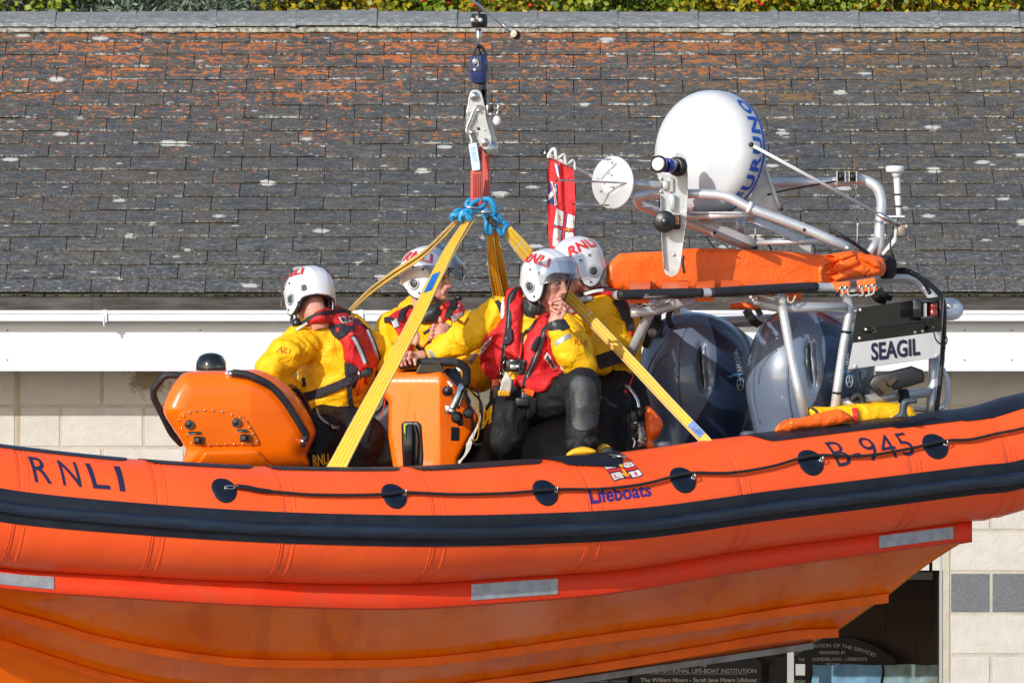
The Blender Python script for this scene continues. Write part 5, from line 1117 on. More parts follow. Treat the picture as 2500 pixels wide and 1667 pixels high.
mk('light_lead', *join(tubeg([NB(2040, 510, .04), NB(2052, 560, .05), NB(2070, 620, .04), NB(2115, 650, .02), NB(2135, 620, .0), NB(2120, 580, 0)], .004, 6, 6), cylg(NB(2054, 545, .05), (0, 0, 1), .02, .012)), M['blk'], nb)
# ---- black float box and fin
v, f = prismg(PP('E', [(1652, 890), (1688, 833), (1918, 776), (1985, 800), (1997, 836), (1990, 872), (1718, 955)], .45), (0, .16, 0), .012); mk('float_box', v, f, M['blk'], cage)
mk('box_strap', *join(boxg(P('E', 1760, 905, .36), .022, .004, .045, np.array([nrm((.7, 0, .7)), (0, 1, 0), nrm((-.7, 0, .7))])), boxg(P('E', 1800, 870, .36), .03, .004, .012, np.array([nrm((.7, 0, .7)), (0, 1, 0), nrm((-.7, 0, .7))]))), simple('brown_strap', (.05, .03, .01), .7), cage, smooth=False)
fn_ = [(1795, 1092), (1840, 1060), (1850, 1005), (1875, 972), (1945, 970), (1957, 990), (1945, 1003), (1905, 1005), (1892, 1040), (1898, 1075), (1930, 1092)]
pad('towing_fairlead', 'E', fn_, .18, .02, simple('slate_plastic', (.035, .05, .065), .5), boat, h=.005, curve=2)
mke('tube_cleat', [sph(P('E', 425, 1252, -.1), (.04, .03, .02), 12), sph(P('E', 935, 1190, .1), (.045, .04, .022), 12)], simple('grey_blue_cleat', (.09, .10, .15), .5), boat)
# ================================================================ radar frame on top
_P = P
def P(c, x, y, Y=0.0): return _P(c, x, y, Y - (.38 if c == 'D' else 0))
rf = empty('radar_frame', P('D', 1300, 900, 1.0), parent=boat)
def pd(nm, pts, r=.022, mat='alu', rad=.10, par=None): return pipe(nm, PP('D', pts), r, M[mat], par or rf, rad)
pd('near_bar', [(1812, 1000, .80), (1550, 880, .80), (1250, 775, .80), (1120, 700, .82), (980, 690, .85), (680, 690, .90), (598, 712, .98), (608, 755, 1.05), (720, 795, 1.15), (1060, 920, 1.25), (1270, 1000, 1.3)], .0245, rad=.12)
pd('tray_bar', [(885, 822, .95), (1275, 812, .95)], .014); pd('tray_bar', [(1185, 972, 1.2), (1640, 962, 1.0)], .013)
for a, b in (((955, 835), (1285, 975)), ((1235, 822), (1575, 965))):
    v, f = strapg([P('D', *a, 1.0), P('D', *b, 1.05)], .04, .004, (0, .4, 1), 4); mk('flat_bar', v, f, M['alu_plate'], rf)
pd('far_bar', [(1360, 628, 1.6), (1750, 625, 1.6), (1890, 600, 1.6), (1985, 650, 1.55), (2008, 740, 1.55), (1990, 900, 1.5), (1992, 1040, 1.5)], .027, rad=.13)
pd('far_strut', [(1995, 930, 1.5), (1925, 1045, 1.45)], .02); pd('post', [(1192, 815, 1.5), (1196, 925, 1.5)], .024); pd('post', [(1110, 815, 1.5), (1110, 835, 1.5)], .016)
mke('hinge_blocks', [*[boxg(P('D', x, 592, 1.55), .018, .04, .022, bev=.004) for x in (1772, 1838)], *[cylg(P('D', x, 592, 1.50), (0, -1, 0), .02, .010) for x in (1772, 1838)]], M['blk'], rf)
mke('hinge_plates', [*[boxg(P('D', x, 592, 1.53), .003, .04, .028, bev=.001) for x in (1748, 1795, 1818, 1860)]], M['alu_plate'], rf, smooth=False)
v, f = join(prismg(PP('D', [(1065, 852), (1168, 850), (1164, 868), (1090, 872)], 1.4), (0, .02, 0), .002), prismg(PP('D', [(1070, 950), (1130, 1005), (1200, 1015), (1150, 1018), (1075, 970)], 1.4), (0, .02, 0), .002), prismg(PP('D', [(1488, 985), (1600, 985), (1600, 1040), (1488, 1040)], 1.4), (0, .01, 0), .002), boxg(P('D', 1135, 885, 1.4), .012, .01, .018, bev=.002)); mk('mount_plates', v, f, M['frame_white'], rf, smooth=False)
mk('clamp_ring', *latheg([(-.01, .027), (-.01, .031), (.01, .031), (.01, .027)], P('D', 1247, 768, .80), (1, 0, -.4), 20), M['white'], rf)
mk('frame_holes', *join(*[cylg(P('D', x, y, d_), (0, -1, 0), .004, .009, 12) for x, y, d_ in ((1560, 896, .774), (1046, 914, 1.215))], *[cylg(P('D', x, y, d_), (0, -1, 0), .016, .012, 6) for x, y, d_ in ((1428, 776, .95), (1282, 998, 1.27))]), M['darkmetal'], rf)
cyl('pivot_bolt', P('D', 1810, 1002, .77), (0, -1, 0), .02, .014, M['steel'], rf)
# radar mount cheeks
prism('radar_bracket', PP('D', [(1305, 480), (1325, 520), (1418, 760), (1432, 815), (1100, 815), (1230, 745), (1290, 640)], 1.32), (0, .012, 0), M['alu_plate'], rf, bev=.002)
v, f = strapg(PP('D', [(1318, 480, 1.25), (1365, 620, 1.25), (1425, 790, 1.25)]), .02, .03, (1, 0, .4), 3); mk('radar_bracket', v, f, M['alu_plate'], rf)
mk('tray_plate', *boxg(P('D', 1085, 800, 1.05), .17, .12, .006, bev=.002), M['alu_plate'], rf, smooth=False)
# radome
be = math.radians(40); ra = nrm((-math.sin(be), -math.cos(be), .10)); R0 = .322; bo = P('D', 1046, 458, 1.2)
prof = [(-.035, R0 * .92), (-.028, R0 * .97), (-.01, R0), (.05, R0), (.088, R0 * .985), (.112, R0 * .955), (.132, R0 * .905), (.149, R0 * .82), (.162, R0 * .69), (.171, R0 * .52), (.177, R0 * .33), (.180, R0 * .14), (.181, .004)]
pr = catmull(np.array(prof), 5); rd = lathe('radome', [tuple(q) for q in pr], bo, ra, M['white_gloss'], rf, 72)
def rimp(ph, t, off=.0015):
    r = np.interp(t, pr[:, 0], pr[:, 1]) + off; u_ = nrm(np.cross(ra, (0, 0, 1))); w_ = np.cross(u_, ra)   # w_ up
    return bo + ra * t + r * (math.cos(ph) * u_ + math.sin(ph) * w_)
_u = nrm(np.cross(ra, (0, 0, 1))); sg = 1 if _u[0] > 0 else -1
def rimq(phd, t, off=.0015): ph = math.radians(phd); return rimp(ph if sg > 0 else PI - ph, t, off)
lettering('rim_lettering', 'FURUNO', lambda u, v: rimq(-51 + 108 * u, .014 + .070 * v, .002), M['bluetxt'], rd, bold=.034, grid=.1, spacing=1.16)
V = []; na_ = 50
for i in range(na_ + 1):
    for t in (-.012, .006): V.append(rimq(-75 + 150 * i / na_, t, .002))
mk('blue_stripe', V, [(2 * i, 2 * i + 1, 2 * i + 3, 2 * i + 2) for i in range(na_)], M['bluetxt'], rd)
lettering('underside_mark', 'JT', lambda u, v: rimq(-97 + 8 * u, .10 + .03 * v, .002), M['redtxt'], rd, grid=0)
# light mast plate
lm = empty('light_mast', P('D', 815, 800, .8), parent=rf)
o_ = [(735, 585), (735, 700), (738, 900), (752, 1120), (765, 1152), (795, 1168), (828, 1155), (848, 1120), (870, 950), (888, 800), (893, 600), (888, 520), (878, 480), (850, 455), (820, 455), (800, 475), (795, 585)]
prism('mast_plate', PP('D', o_, .82), (0, .008, 0), M['alu_plate'], lm, bev=.002)
mk('mast_flange', *join(strapg(PP('D', [(876, 490, .80), (890, 600, .80), (885, 800, .80), (866, 950, .80), (846, 1120, .80)]), .05, .004, (0, 1, 0), 5), strapg(PP('D', [(737, 700, .80), (740, 900, .80), (755, 1120, .80)]), .04, .004, (0, 1, 0), 5)), M['alu_plate'], lm)
mk('mast_bolts', *join(*[cylg(P('D', x, y, .81), (0, -1, 0), .012, .0085, 6) for x, y in ((737, 604), (737, 678), (795, 604), (795, 678), (809, 1038))], boxg(P('D', 766, 642, .80), .016, .01, .022, bev=.003), boxg(P('D', 805, 740, .80), .012, .02, .04, bev=.002)), M['galv'], lm)
mk('pull_cord', *tubeg(PP('D', [(868, 1045, .78), (862, 1080, .78), (872, 1145, .78)]), .007, 4, 8), M['blk'], lm)
al = nrm(P('D', 710, 522, .55) - P('D', 860, 540, .80))
bl_ = mk('blue_beacon', *join(latheg([(0, .046), (.01, .050), (.028, .050), (.03, .044), (.04, .048), (.055, .046), (.056, .038)], P('D', 845, 535, .79), al, 28), latheg([(0, .040), (.02, .045), (.03, .045), (.034, .036)], P('D', 738, 522, .62), al, 28)), M['blk'], lm)
lathe('blue_lens', [(.0, .034), (.002, .036), (.075, .038), (.076, .034)], P('D', 800, 530, .72), al, M['lens_blue'], bl_); lathe('beacon_face', [(0, .034), (.003, .034), (.006, .028), (.007, .004)], P('D', 738, 522, .62) + al * .032, al, M['white'], bl_)
hb = mk('horn', *join(latheg([(0, .05), (.01, .056), (.05, .056), (.056, .050)], P('D', 762, 850, .76), (-.1, -1, 0), 28), boxg(P('D', 805, 850, .79), .04, .03, .04, bev=.01), cylg(P('D', 762, 850, .70), (-.1, -1, 0), .01, .02)), M['blk'], lm)
mk('horn_bracket', *boxg(P('D', 825, 838, .755), .016, .004, .026, bev=.002), simple('copper_plate', (.5, .25, .14), .4, metal=.6), hb, smooth=False); box('horn_roof', P('D', 785, 808, .76), .066, .04, .004, M['alu_plate'], lm)
# direction-finding aerial: disc with rods
df = empty('disc_aerial', P('D', 460, 625, .7), parent=rf); dax = nrm((-.62, -.78, .02)); dc = P('D', 460, 625, .72)
lathe('disc', [(-.018, .04), (-.010, .127), (-.005, .134), (.0, .136), (.004, .131), (.007, .070), (.012, .066), (.013, .06), (.014, .005)], dc, dax, M['white_gloss'], df, 48)
mk('disc_screws', *join(*[cylg(P('D', x, y, .70) + dax * .02, dax, .01, .006, 8) for x, y in ((388, 602), (451, 572), (471, 650), (409, 678), (447, 494), (547, 629), (437, 756))]), M['galv'], df)
mk('aerial_rods', *join(tubeg(PP('D', [(248, 488, .55), (450, 493, .66)]), .0042, 2, 8), tubeg(PP('D', [(530, 497, .80), (680, 503, .95)]), .0042, 2, 8), tubeg(PP('D', [(138, 613, .45), (345, 620, .60), (552, 629, .66)]), .0045, 2, 8), tubeg(PP('D', [(235, 750, .55), (440, 756, .66)]), .0042, 2, 8), tubeg(PP('D', [(520, 760, .78), (690, 767, .92)]), .0042, 2, 8)), M['steel'], df)
mk('rod_tips', *join(*[sph(P('D', x, y, d_), (.009, .006, .006), 8) for x, y, d_ in ((250, 488, .55), (138, 613, .45), (237, 750, .55), (345, 620, .6))]), M['blk'], df)
pipe('aerial_arm', PP('D', [(540, 632, .76), (800, 648, .85)]), .0215, M['alu'], df)
mk('arm_clamp', *join(boxg(P('D', 795, 640, .83), .014, .03, .036, bev=.004)), M['galv'], df, smooth=False)
pipe('whip_aerial', PP('D', [(1262, 412, .9), (1990, 808, 1.35)]), .0085, M['white'], rf); 
mk('whip_tip', *sph(P('D', 1256, 408, .9), .014, 12), M['blk'], rf); pipe('whip_base', PP('D', [(1985, 805, 1.34), (2100, 868, 1.38)]), .0135, M['steel'], rf)
mk('whip_fitting', *join(tubeg(PP('D', [(2090, 862, 1.38), (2130, 885, 1.4), (2150, 930, 1.4), (2168, 968, 1.4)]), .006, 4, 8), boxg(P('D', 2120, 900, 1.4), .02, .02, .03, bev=.004), cylg(P('D', 2150, 880, 1.38), (0, 0, 1), .025, .014)), simple('bronze_fitting', (.32, .26, .22), .4, metal=.7), rf)
gp = mk('gps_antenna', *join(latheg([(0, .03), (.004, .044), (.008, .048), (.028, .049), (.034, .046), (.037, .03), (.038, .003)], P('D', 2082, 570, 1.45), (0, 0, 1), 32), latheg([(0, .016), (.02, .026), (.028, .026)], P('D', 2090, 598, 1.45), (0, 0, 1), 20), tubeg(PP('D', [(2092, 600, 1.45), (2098, 700, 1.45), (2104, 818, 1.45)]), [.0175, .0175, .0135], 6, 14)), M['white'], rf)
mk('gps_bracket', *join(boxg(P('D', 2075, 820, 1.45), .055, .03, .004), prismg(PP('D', [(2085, 830), (2098, 835), (2092, 960), (2012, 1045), (2005, 1030), (2075, 940)], 1.45), (0, .02, 0), .002), boxg(P('D', 2040, 855, 1.45), .02, .02, .004)), M['white'], rf, smooth=False)
mke('cable_ties', [*[latheg([(-.004, .019), (-.004, .021), (.004, .021), (.004, .019)], P('D', x, y, 1.45), (0, 0, 1), 14) for x, y in ((2094, 694), (2100, 762))], tubeg(PP('D', [(2100, 830, 1.43), (2065, 900, 1.4), (2055, 1000, 1.4), (2070, 1075, 1.4)]), .004, 6, 6), tubeg(PP('D', [(1350, 695, 1.3), (1480, 665, 1.4), (1745, 618, 1.55)]), .005, 6, 6)], M['blk'], rf)
def chain(nm, c, x, y0, y1, Y, par, r=.006, mat='galv'):
    a, b = P(c, x, y0, Y), P(c, x, y1, Y); n = max(3, int((a[2] - b[2]) / (r * 3.1))); L_ = []
    for i in range(n):
        z = a[2] - (i + .5) * (a[2] - b[2]) / n; hh = (a[2] - b[2]) / n * .68; d_ = np.array([1, 0, 0]) if i % 2 else np.array([0, 1., 0])
        L_.append(tubeg([np.array([a[0], Y, z]) + d_ * r * math.cos(t) + np.array([0, 0, 1]) * hh * math.sin(t) for t in np.arange(8) * PI / 4], r * .28, 2, 5, True))
    mk(nm, *join(*L_), M[mat], par)
chain('safety_chain', 'D', 1868, 610, 860, 1.45, rf); mk('chain_tail', *join(tubeg(PP('D', [(1868, 855, 1.45), (1866, 900, 1.45), (1864, 980, 1.45)]), [.006, .004, .003], 3, 8)), M['galv'], rf)
mk('short_pin', *join(tubeg(PP('D', [(1280, 868, 1.2), (1280, 950, 1.2)]), .006, 3, 8), sph(P('D', 1280, 860, 1.2), .009, 8)), M['steel'], rf)
# ================================================================ ensign on its pole
def P(c, x, y, Y=0.0): return _P(c, x, y, Y + .55)
ens = empty('ensign', P('D', 170, 560, .5), 'red flag with small crosses hanging limp from a slanting pole behind the crew', 'flag')
pipe('flag_pole', PP('D', [(62, 452, .45), (340, 590, .62), (700, 785, .85)]), .0105, M['white'], ens); mk('pole_tip', *tubeg(PP('D', [(52, 448, .45), (78, 460, .46)]), .0125, 3, 12), M['blk'], ens)
nu, nv = 46, 90; V = []
def flagp(u, v, off=0):
    xl = np.interp(v, [0, .15, .5, .85, 1], [95, 88, 86, 90, 100]); xr_ = np.interp(v, [0, .1, .3, .6, 1], [236, 240, 243, 248, 246]); yt_ = 470 + 85 * u
    x = xl + (xr_ - xl) * u; y = yt_ + (1010 - yt_) * v
    f_ = .014 * math.sin(u * 11 + v * 1.5) * (.5 + .5 * v) + .004 * math.sin(u * 23 - v * 5 + 1)
    return P('D', x, y, .50 + f_ - off)
V = [flagp(i / nu, j / nv) for j in range(nv + 1) for i in range(nu + 1)]; F = [(j * (nu + 1) + i, j * (nu + 1) + i + 1, (j + 1) * (nu + 1) + i + 1, (j + 1) * (nu + 1) + i) for j in range(nv) for i in range(nu)]
fc = mk('flag_cloth', V, F, M['ensign'], ens)
def fq(poly, off, n=10):   # quad patch in flag (u,v)
    a, b, c_, d_ = [np.array(q, float) for q in poly]; V = []
    for j in range(n + 1):
        for i in range(n + 1): u, v = i / n, j / n; q = a * (1 - u) * (1 - v) + b * u * (1 - v) + c_ * u * v + d_ * (1 - u) * v; V.append(flagp(q[0], q[1], off))
    return V, [(j * (n + 1) + i, j * (n + 1) + i + 1, (j + 1) * (n + 1) + i + 1, (j + 1) * (n + 1) + i) for j in range(n) for i in range(n)]
mk('canton_blue', *join(fq([(.30, .06), (.42, .04), (.45, .14), (.40, .17)], .004), fq([(.05, .26), (.36, .27), (.34, .52), (.0, .50)], .004)), M['flagblue'], fc)
mk('canton_white', *join(fq([(.22, .04), (.32, .03), (.44, .18), (.36, .17)], .005), fq([(.10, .26), (.18, .26), (.36, .50), (.28, .50)], .006), fq([(.02, .42), (.30, .30), (.34, .34), (.04, .48)], .0065), fq([(.26, .27), (.31, .27), (.30, .51), (.25, .51)], .0068)), M['whiteflag'], fc)
mk('canton_red', *join(fq([(.12, .28), (.155, .28), (.33, .49), (.29, .49)], .0075), fq([(.27, .28), (.29, .28), (.285, .5), (.265, .5)], .008)), M['redtxt'], fc)
mk('fly_white', *join(fq([(.32, .54), (.58, .56), (.52, .74), (.22, .72)], .004), fq([(.22, .76), (.50, .77), (.44, .98), (.12, .96)], .004), fq([(.72, .57), (.98, .58), (.96, .74), (.66, .74)], .004), fq([(.64, .79), (.95, .79), (.90, 1), (.56, .99)], .004)), M['whiteflag'], fc)
mk('fly_blue', *join(fq([(.58, .56), (.72, .57), (.55, 1.0), (.43, .99)], .0042), fq([(.22, .72), (.98, .745), (.96, .79), (.20, .765)], .0042)), M['flagblue'], fc)
mk('fly_red', *join(fq([(.615, .565), (.685, .57), (.525, .99), (.46, .99)], .005), fq([(.22, .735), (.97, .755), (.96, .778), (.21, .755)], .0055)), M['redtxt'], fc)
for ch, u0, v0, sz in (('N', .38, .66, 1), ('R', .28, .90, 1), ('I', .84, .68, 1), ('L', .72, .93, 1)):
    lettering('fly_letter', ch, lambda u, v, u0=u0, v0=v0: flagp(u0 + .10 * v, v0 - .045 * u, .006), M['redtxt'], fc, grid=0)
mk('fly_anchor', *join(tubeg([flagp(.74, .76, .01), flagp(.68, .765, .01), flagp(.62, .772, .01)], .003, 3, 6), tubeg([flagp(.72, .735, .01), flagp(.77, .765, .01), flagp(.72, .795, .01)], .003, 3, 6)), M['goldtxt'], fc)
mk('flag_lashings', *join(tubeg(PP('D', [(88, 485, .44), (110, 440, .44), (130, 440, .44), (140, 490, .44), (180, 465, .46), (195, 520, .47), (235, 500, .5), (245, 555, .5)]), [.007, .010, .007, .009, .006], 6, 8)), M['whiteflag'], fc)
# ================================================================ orange self-righting bag on the cage
P = _P
bag = empty('rolled_airbag', P('E', 800, 280, .3), 'rolled orange cover lashed along the top of the aluminium cage', 'inflatable bag')
O = [(88, 200), (95, 165), (165, 112), (300, 103), (450, 92), (560, 78), (640, 76), (800, 80), (1000, 85), (1200, 98), (1400, 115), (1480, 100), (1560, 90), (1640, 105), (1700, 115), (1745, 125), (1760, 180), (1745, 225), (1640, 240), (1500, 262), (1390, 278), (1200, 285), (1000, 296), (800, 300), (620, 304), (300, 306), (165, 302), (86, 262)]
O = [(x_ - (14 if x_ < 200 else 0) + (8 if x_ > 1700 else 0), y_ + (20 if y_ > 220 and x_ < 1450 else 0) - (9 if y_ < 120 else 0)) for x_, y_ in O]
g = padg('E', O, .98, .17, r=.036, h=.0075, curve=1, yfun=lambda x, z: .35 * x)
v, F = g; v = wrinkle(v, F, .0045, 3.2, 3, stretch=(.7, 1, 1.6)); q = proj(v); ex = (q[:, 0] - 1450) / .4039; ey = (q[:, 1] - 580) / .4039
fr_ = v[:, 1] < np.median(v[:, 1])
# folded mouth at the right: deep pleats
wt = np.clip((ex - 1395) / 60, 0, 1) * np.clip((1770 - ex) / 30, 0, 1); v[:, 1] += np.where(fr_, .05 * wt, 0)
bagB = bvh(v, F); mk('bag_roll', v, F, M['orange_cover'], bag)
for o_, of_ in (([(1366, 272), (1362, 200), (1372, 150), (1450, 122), (1560, 88), (1600, 100), (1500, 135), (1410, 165), (1392, 210), (1402, 276)], .012), ([(1402, 215), (1480, 150), (1596, 104), (1622, 150), (1540, 190), (1440, 226)], .004), ([(1420, 240), (1540, 200), (1640, 160), (1690, 190), (1640, 232), (1480, 258)], .016), ([(1604, 106), (1660, 112), (1728, 128), (1752, 180), (1716, 176), (1650, 140)], .02), ([(1640, 210), (1700, 180), (1752, 192), (1742, 226), (1660, 240)], .006)):
    pad('bag_fold', 'E', o_, .6, .010, M['orange_cover'], bag, target=bagB, off=of_, h=.005, curve=1, bulge=.012, wr=(.003, 14, 1))
lathe('bag_end_cap', [(0, .055), (.01, .064), (.06, .062), (.07, .05)], P('E', 1735, 178, 1.28), (1, .35, 0), M['blk_rub'], bag)
for a, b, bot in ((218, 342, 398), (415, 572, 345), (620, 730, 385), (770, 880, 352), (925, 1082, 350), (1152, 1262, 378)):
    V = []
    for x_ in (a, b):
        for (y_, Y_) in ((262, .62), (292, RY(x_) + .20), (318, RY(x_) + .055), (345, RY(x_) + .05), (bot, RY(x_) + .075)): V.append(P('E', x_ - (y_ - 262) * .06, y_, Y_))
    V = np.array(V); V = np.vstack([V, V + [0, .006, .004]]); F = [(k, k + 5, k + 6, k + 1) for k in range(4)] + [(k + 10, k + 11, k + 16, k + 15) for k in range(4)] + [(k, k + 1, k + 11, k + 10) for k in range(4)] + [(k + 5, k + 15, k + 16, k + 6) for k in range(4)] + [(4, 9, 19, 14)]
    mk('lashing_tab', V, F, M['orange_cover'], bag, smooth=False)
g1 = pad('grommet_tab', 'E', [(1425, 272), (1548, 262), (1552, 325), (1520, 345), (1470, 330)], .42, .006, M['orange_cover'], bag, h=.004, curve=0); g2 = pad('grommet_tab', 'E', [(1585, 258), (1700, 240), (1716, 322), (1600, 336)], .50, .006, M['orange_cover'], bag, h=.004, curve=0)
for (x, y, Y_, pr_) in ((1498, 308, .412, g1), (1528, 306, .412, g1), (1616, 300, .492, g2), (1656, 297, .492, g2), (1692, 292, .492, g2)): mk('grommet', *latheg([(0, .006), (-.004, .007), (-.004, .012), (0, .013)], P('E', x, y, Y_), (0, 1, 0), 14), M['steel'], pr_)
mk('lashing_cord', *join(*[tubeg(PP('E', p_), .0055, 6, 6) for p_ in ([(1500, 310, .38), (1505, 345, .38), (1490, 350, .38)], [(1530, 308, .38), (1545, 350, .38), (1600, 345, .4)], [(1618, 300, .46), (1625, 345, .45), (1600, 352, .45)], [(1658, 298, .46), (1662, 342, .45), (1640, 355, .45)], [(1694, 294, .46), (1690, 335, .45), (1660, 350, .45)],
    [(245, 385, .0), (260, 412, .0), (300, 405, .0), (290, 380, .0)], [(300, 385, .05), (330, 410, .05), (400, 405, .05), (470, 375, .05)], [(475, 345, .05), (490, 400, .05), (485, 425, .05)], [(540, 360, .1), (545, 395, .1), (560, 405, .1)], [(620, 375, .1), (650, 385, .1), (700, 372, .12), (760, 385, .14)], [(640, 350, .1), (640, 385, .1)], [(690, 350, .1), (690, 375, .1)], [(770, 385, .15), (850, 390, .18), (940, 375, .2), (1000, 350, .2), (1100, 378, .25)], [(830, 350, .17), (832, 380, .17)], [(960, 350, .2), (985, 395, .2), (1010, 405, .22)], [(1170, 350, .3), (1175, 385, .3), (1200, 390, .3), (1220, 350, .3)], [(1000, 352, .22), (1060, 362, .24), (1120, 355, .26)])]), M['cord'], bag)
pad('bag_tail', 'E', [(820, 405), (900, 392), (1040, 398), (1048, 420), (960, 438), (880, 432), (825, 430)], .6, .03, M['orange_cover'], bag, h=.007)
mk('strap_ends', *join(strapg(PP('E', [(920, 435, .55), (960, 500, .55), (1005, 530, .5)]), .045, .005, (1, 0, .5), 5), strapg(PP('E', [(985, 430, .6), (1010, 470, .6)]), .03, .005, (1, 0, .5), 5), strapg(PP('E', [(1690, 330, .6), (1720, 365, .6), (1770, 380, .62)]), .05, .005, (1, 0, 1), 5), strapg(PP('E', [(1715, 300, .6), (1760, 350, .6), (1800, 370, .62)]), .03, .005, (1, 0, 1), 5)), M['blk'], bag)
# ================================================================ loose gear on the stern
yb_ = empty('dry_bag', P('E', 1650, 1060, .2), 'yellow stuff bag with black rimmed mouth lying on the stern by the tube', 'bag')
g = padg('E', [(1292, 1045), (1325, 1025), (1420, 1028), (1560, 1010), (1700, 1000), (1820, 1003), (1900, 1020), (1935, 1050), (1930, 1130), (1400, 1140), (1330, 1100)], .42, .12, r=.06, h=.008, yfun=lambda x, z: .3 * x)
v = wrinkle(g[0], g[1], .007, 9, 2); B_ = bvh(v, g[1]); mk('bag_body', v, g[1], M['yellow'], yb_)
mk('bag_rim', *sweep(catmull(onto('E', [(1298, 1038), (1325, 1035), (1350, 1060), (1362, 1095)], B_, .004, .3), 6), .007, 8), M['blk_rub'], yb_); mk('bag_strap', *strapg(onto('E', [(1575, 1030), (1580, 1070), (1578, 1110)], B_, .008, .3), .03, .005, (1, 0, 0), 5), M['redtxt'], yb_)
ob_ = empty('rolled_pouch', P('E', 1330, 1110, .0), 'orange pouch with a folded end resting on the tube below the nameplate', 'pouch')
g = padg('E', [(1090, 1172), (1115, 1130), (1168, 1098), (1230, 1092), (1360, 1062), (1480, 1038), (1520, 1055), (1558, 1080), (1556, 1108), (1400, 1140), (1225, 1160), (1160, 1178)], .10, .055, r=.035, h=.0065, yfun=lambda x, z: .4 * x, curve=2)
v = wrinkle(g[0], g[1], .005, 12, 6); B_ = bvh(v, g[1]); mk('pouch_body', v, g[1], M['orange_cover'], ob_); mk('pouch_fold', *join(strapg(onto('E', [(1098, 1168), (1130, 1130), (1178, 1100)], B_, .006, 0), .012, .005, (0, 0, 1), 5), strapg(onto('E', [(1180, 1098), (1196, 1120), (1228, 1150)], B_, .006, 0), .014, .006, (1, 0, 1), 5)), M['orange_cover'], ob_)
# ================================================================ crane tackle
hook = empty('crane_hook', P('C', 260, 600, .15), 'galvanised crane hook plates hanging below a navy blue swivel and a wire rope', 'crane hook')
Yh = .15
tube('wire_rope', PP('C', [(262, -120), (262, 90)], Yh), .0058, M['darkmetal'], hook)
mk('wire_clamp', *join(cylg(P('C', 262, 112, Yh), (0, 0, 1), px(72 * .4594), px(43 * .4594), 28, .08)), M['blk'], hook)
mk('clamp_bolts', *join(*[cylg(P('C', x, 108, Yh - .085), (0, -1, 0), .012, .0115, 16) for x in (227, 268)]), M['galv'], hook)
cyl('ferrule', P('C', 258, 197, Yh), (0, 0, 1), px(88 * .4594), px(15.5 * .4594), M['steel'], hook, 20, .3)
mk('rope_loop', *join(tubeg(PP('C', [(256, 238), (240, 262), (232, 300)], Yh), .007, 5, 8), tubeg(PP('C', [(262, 238), (282, 262), (298, 300)], Yh), .008, 5, 8), tubeg(PP('C', [(250, 240), (262, 275), (256, 300)], Yh + .01), .006, 5, 8), tubeg(PP('C', [(270, 238), (262, 270), (280, 300)], Yh + .02), .006, 5, 8)), M['darkmetal'], hook)
sw = mk('swivel_body', *join(latheg([(-.07, .040), (-.066, .0455), (.02, .0455), (.064, .044), (.07, .038)], P('C', 260, 370, Yh), (0, 0, 1), 32)), M['navysteel'], hook)
v, f = boxg(P('C', 241, 338, Yh - .046), px(31 * .4594), .003, px(38 * .4594), bev=.001); mk('swivel_plate', v, f, M['navysteel'], sw, smooth=False)
mk('swivel_pin', *join(cylg(P('C', 240, 328, Yh - .055), (0, -1, 0), .018, .0145, 18), cylg(P('C', 238, 372, Yh - .05), (0, -1, 0), .01, .009, 12)), M['galv'], sw); mk('split_ring', *tubeg([P('C', 243 + 14 * math.cos(t), 335 + 22 * math.sin(t), Yh - .066) for t in np.arange(8) * PI / 4], .0018, 3, 5, True), M['steel'], sw)
mk('shank', *join(boxg(P('C', 268, 480, Yh), px(30 * .4594), .02, px(44 * .4594), bev=.006), boxg(P('C', 285, 520, Yh), px(16 * .4594), .02, px(50 * .4594), bev=.006)), M['darkmetal'], hook)
pf = [(207, 510), (222, 484), (242, 477), (262, 482), (275, 500), (285, 540), (296, 585), (298, 625), (312, 680), (326, 730), (325, 770), (312, 790), (294, 797), (275, 790), (262, 765), (246, 730), (232, 715), (196, 712), (191, 690), (192, 600), (200, 560)]
prism('side_plate', catmull(PP('C', pf, Yh - .035), 3, True), (0, .010, 0), M['galv'], hook, bev=.003, smooth=False)
pb = [(x + 33, y + 32) for x, y in pf[3:17]]; prism('side_plate', catmull(PP('C', [(240, 520)] + pb, Yh + .035), 3, True), (0, .012, 0), M['galv'], hook, bev=.003, smooth=False)
mk('plate_groove', *prismg(PP('C', [(192, 600), (252, 588), (252, 668), (240, 690), (192, 690)], Yh - .0405), (0, .002, 0)), simple('brushed_plate', (.45, .45, .44), .5, metal=.7, var=.3, vs=50), hook, smooth=False)
mk('sheave', *join(latheg([(-.03, .036), (-.022, .040), (-.01, .030), (.01, .030), (.022, .040), (.03, .036)], P('C', 320, 790, Yh) * [1, 1, 1], (0, 1, 0), 28)), M['steel'], hook)
mke('plate_bolts', [cylg(P('C', 232, 512, Yh - .05), (0, -1, 0), .03, .0235, 6, .1), cylg(P('C', 236, 510, Yh - .066), (0, -1, 0), .018, .0125, 16), cylg(P('C', 292, 757, Yh - .046), (0, -1, 0), .016, .0205, 20), cylg(P('C', 292, 757, Yh - .056), (0, -1, 0), .018, .0125, 6), cylg(P('C', 289, 692, Yh - .041), (0, -1, 0), .004, .006, 12)], M['steel'], hook)
mk('plate_hole', *join(cylg(P('C', 257, 685, Yh - .041), (0, -1, 0), .004, .0085, 14)), M['darkmetal'], hook)
mk('latch_bar', *join(tubeg(PP('C', [(285, 572), (262, 566), (238, 575), (215, 630), (198, 670), (192, 700), (200, 712), (228, 706)], Yh - .07), .0062, 6, 10), cylg(P('C', 225, 703, Yh - .06), (1, 0, 0), .03, .009), cylg(P('C', 258, 588, Yh - .06), (0, -1, 0), .02, .007)), M['steel'], hook)
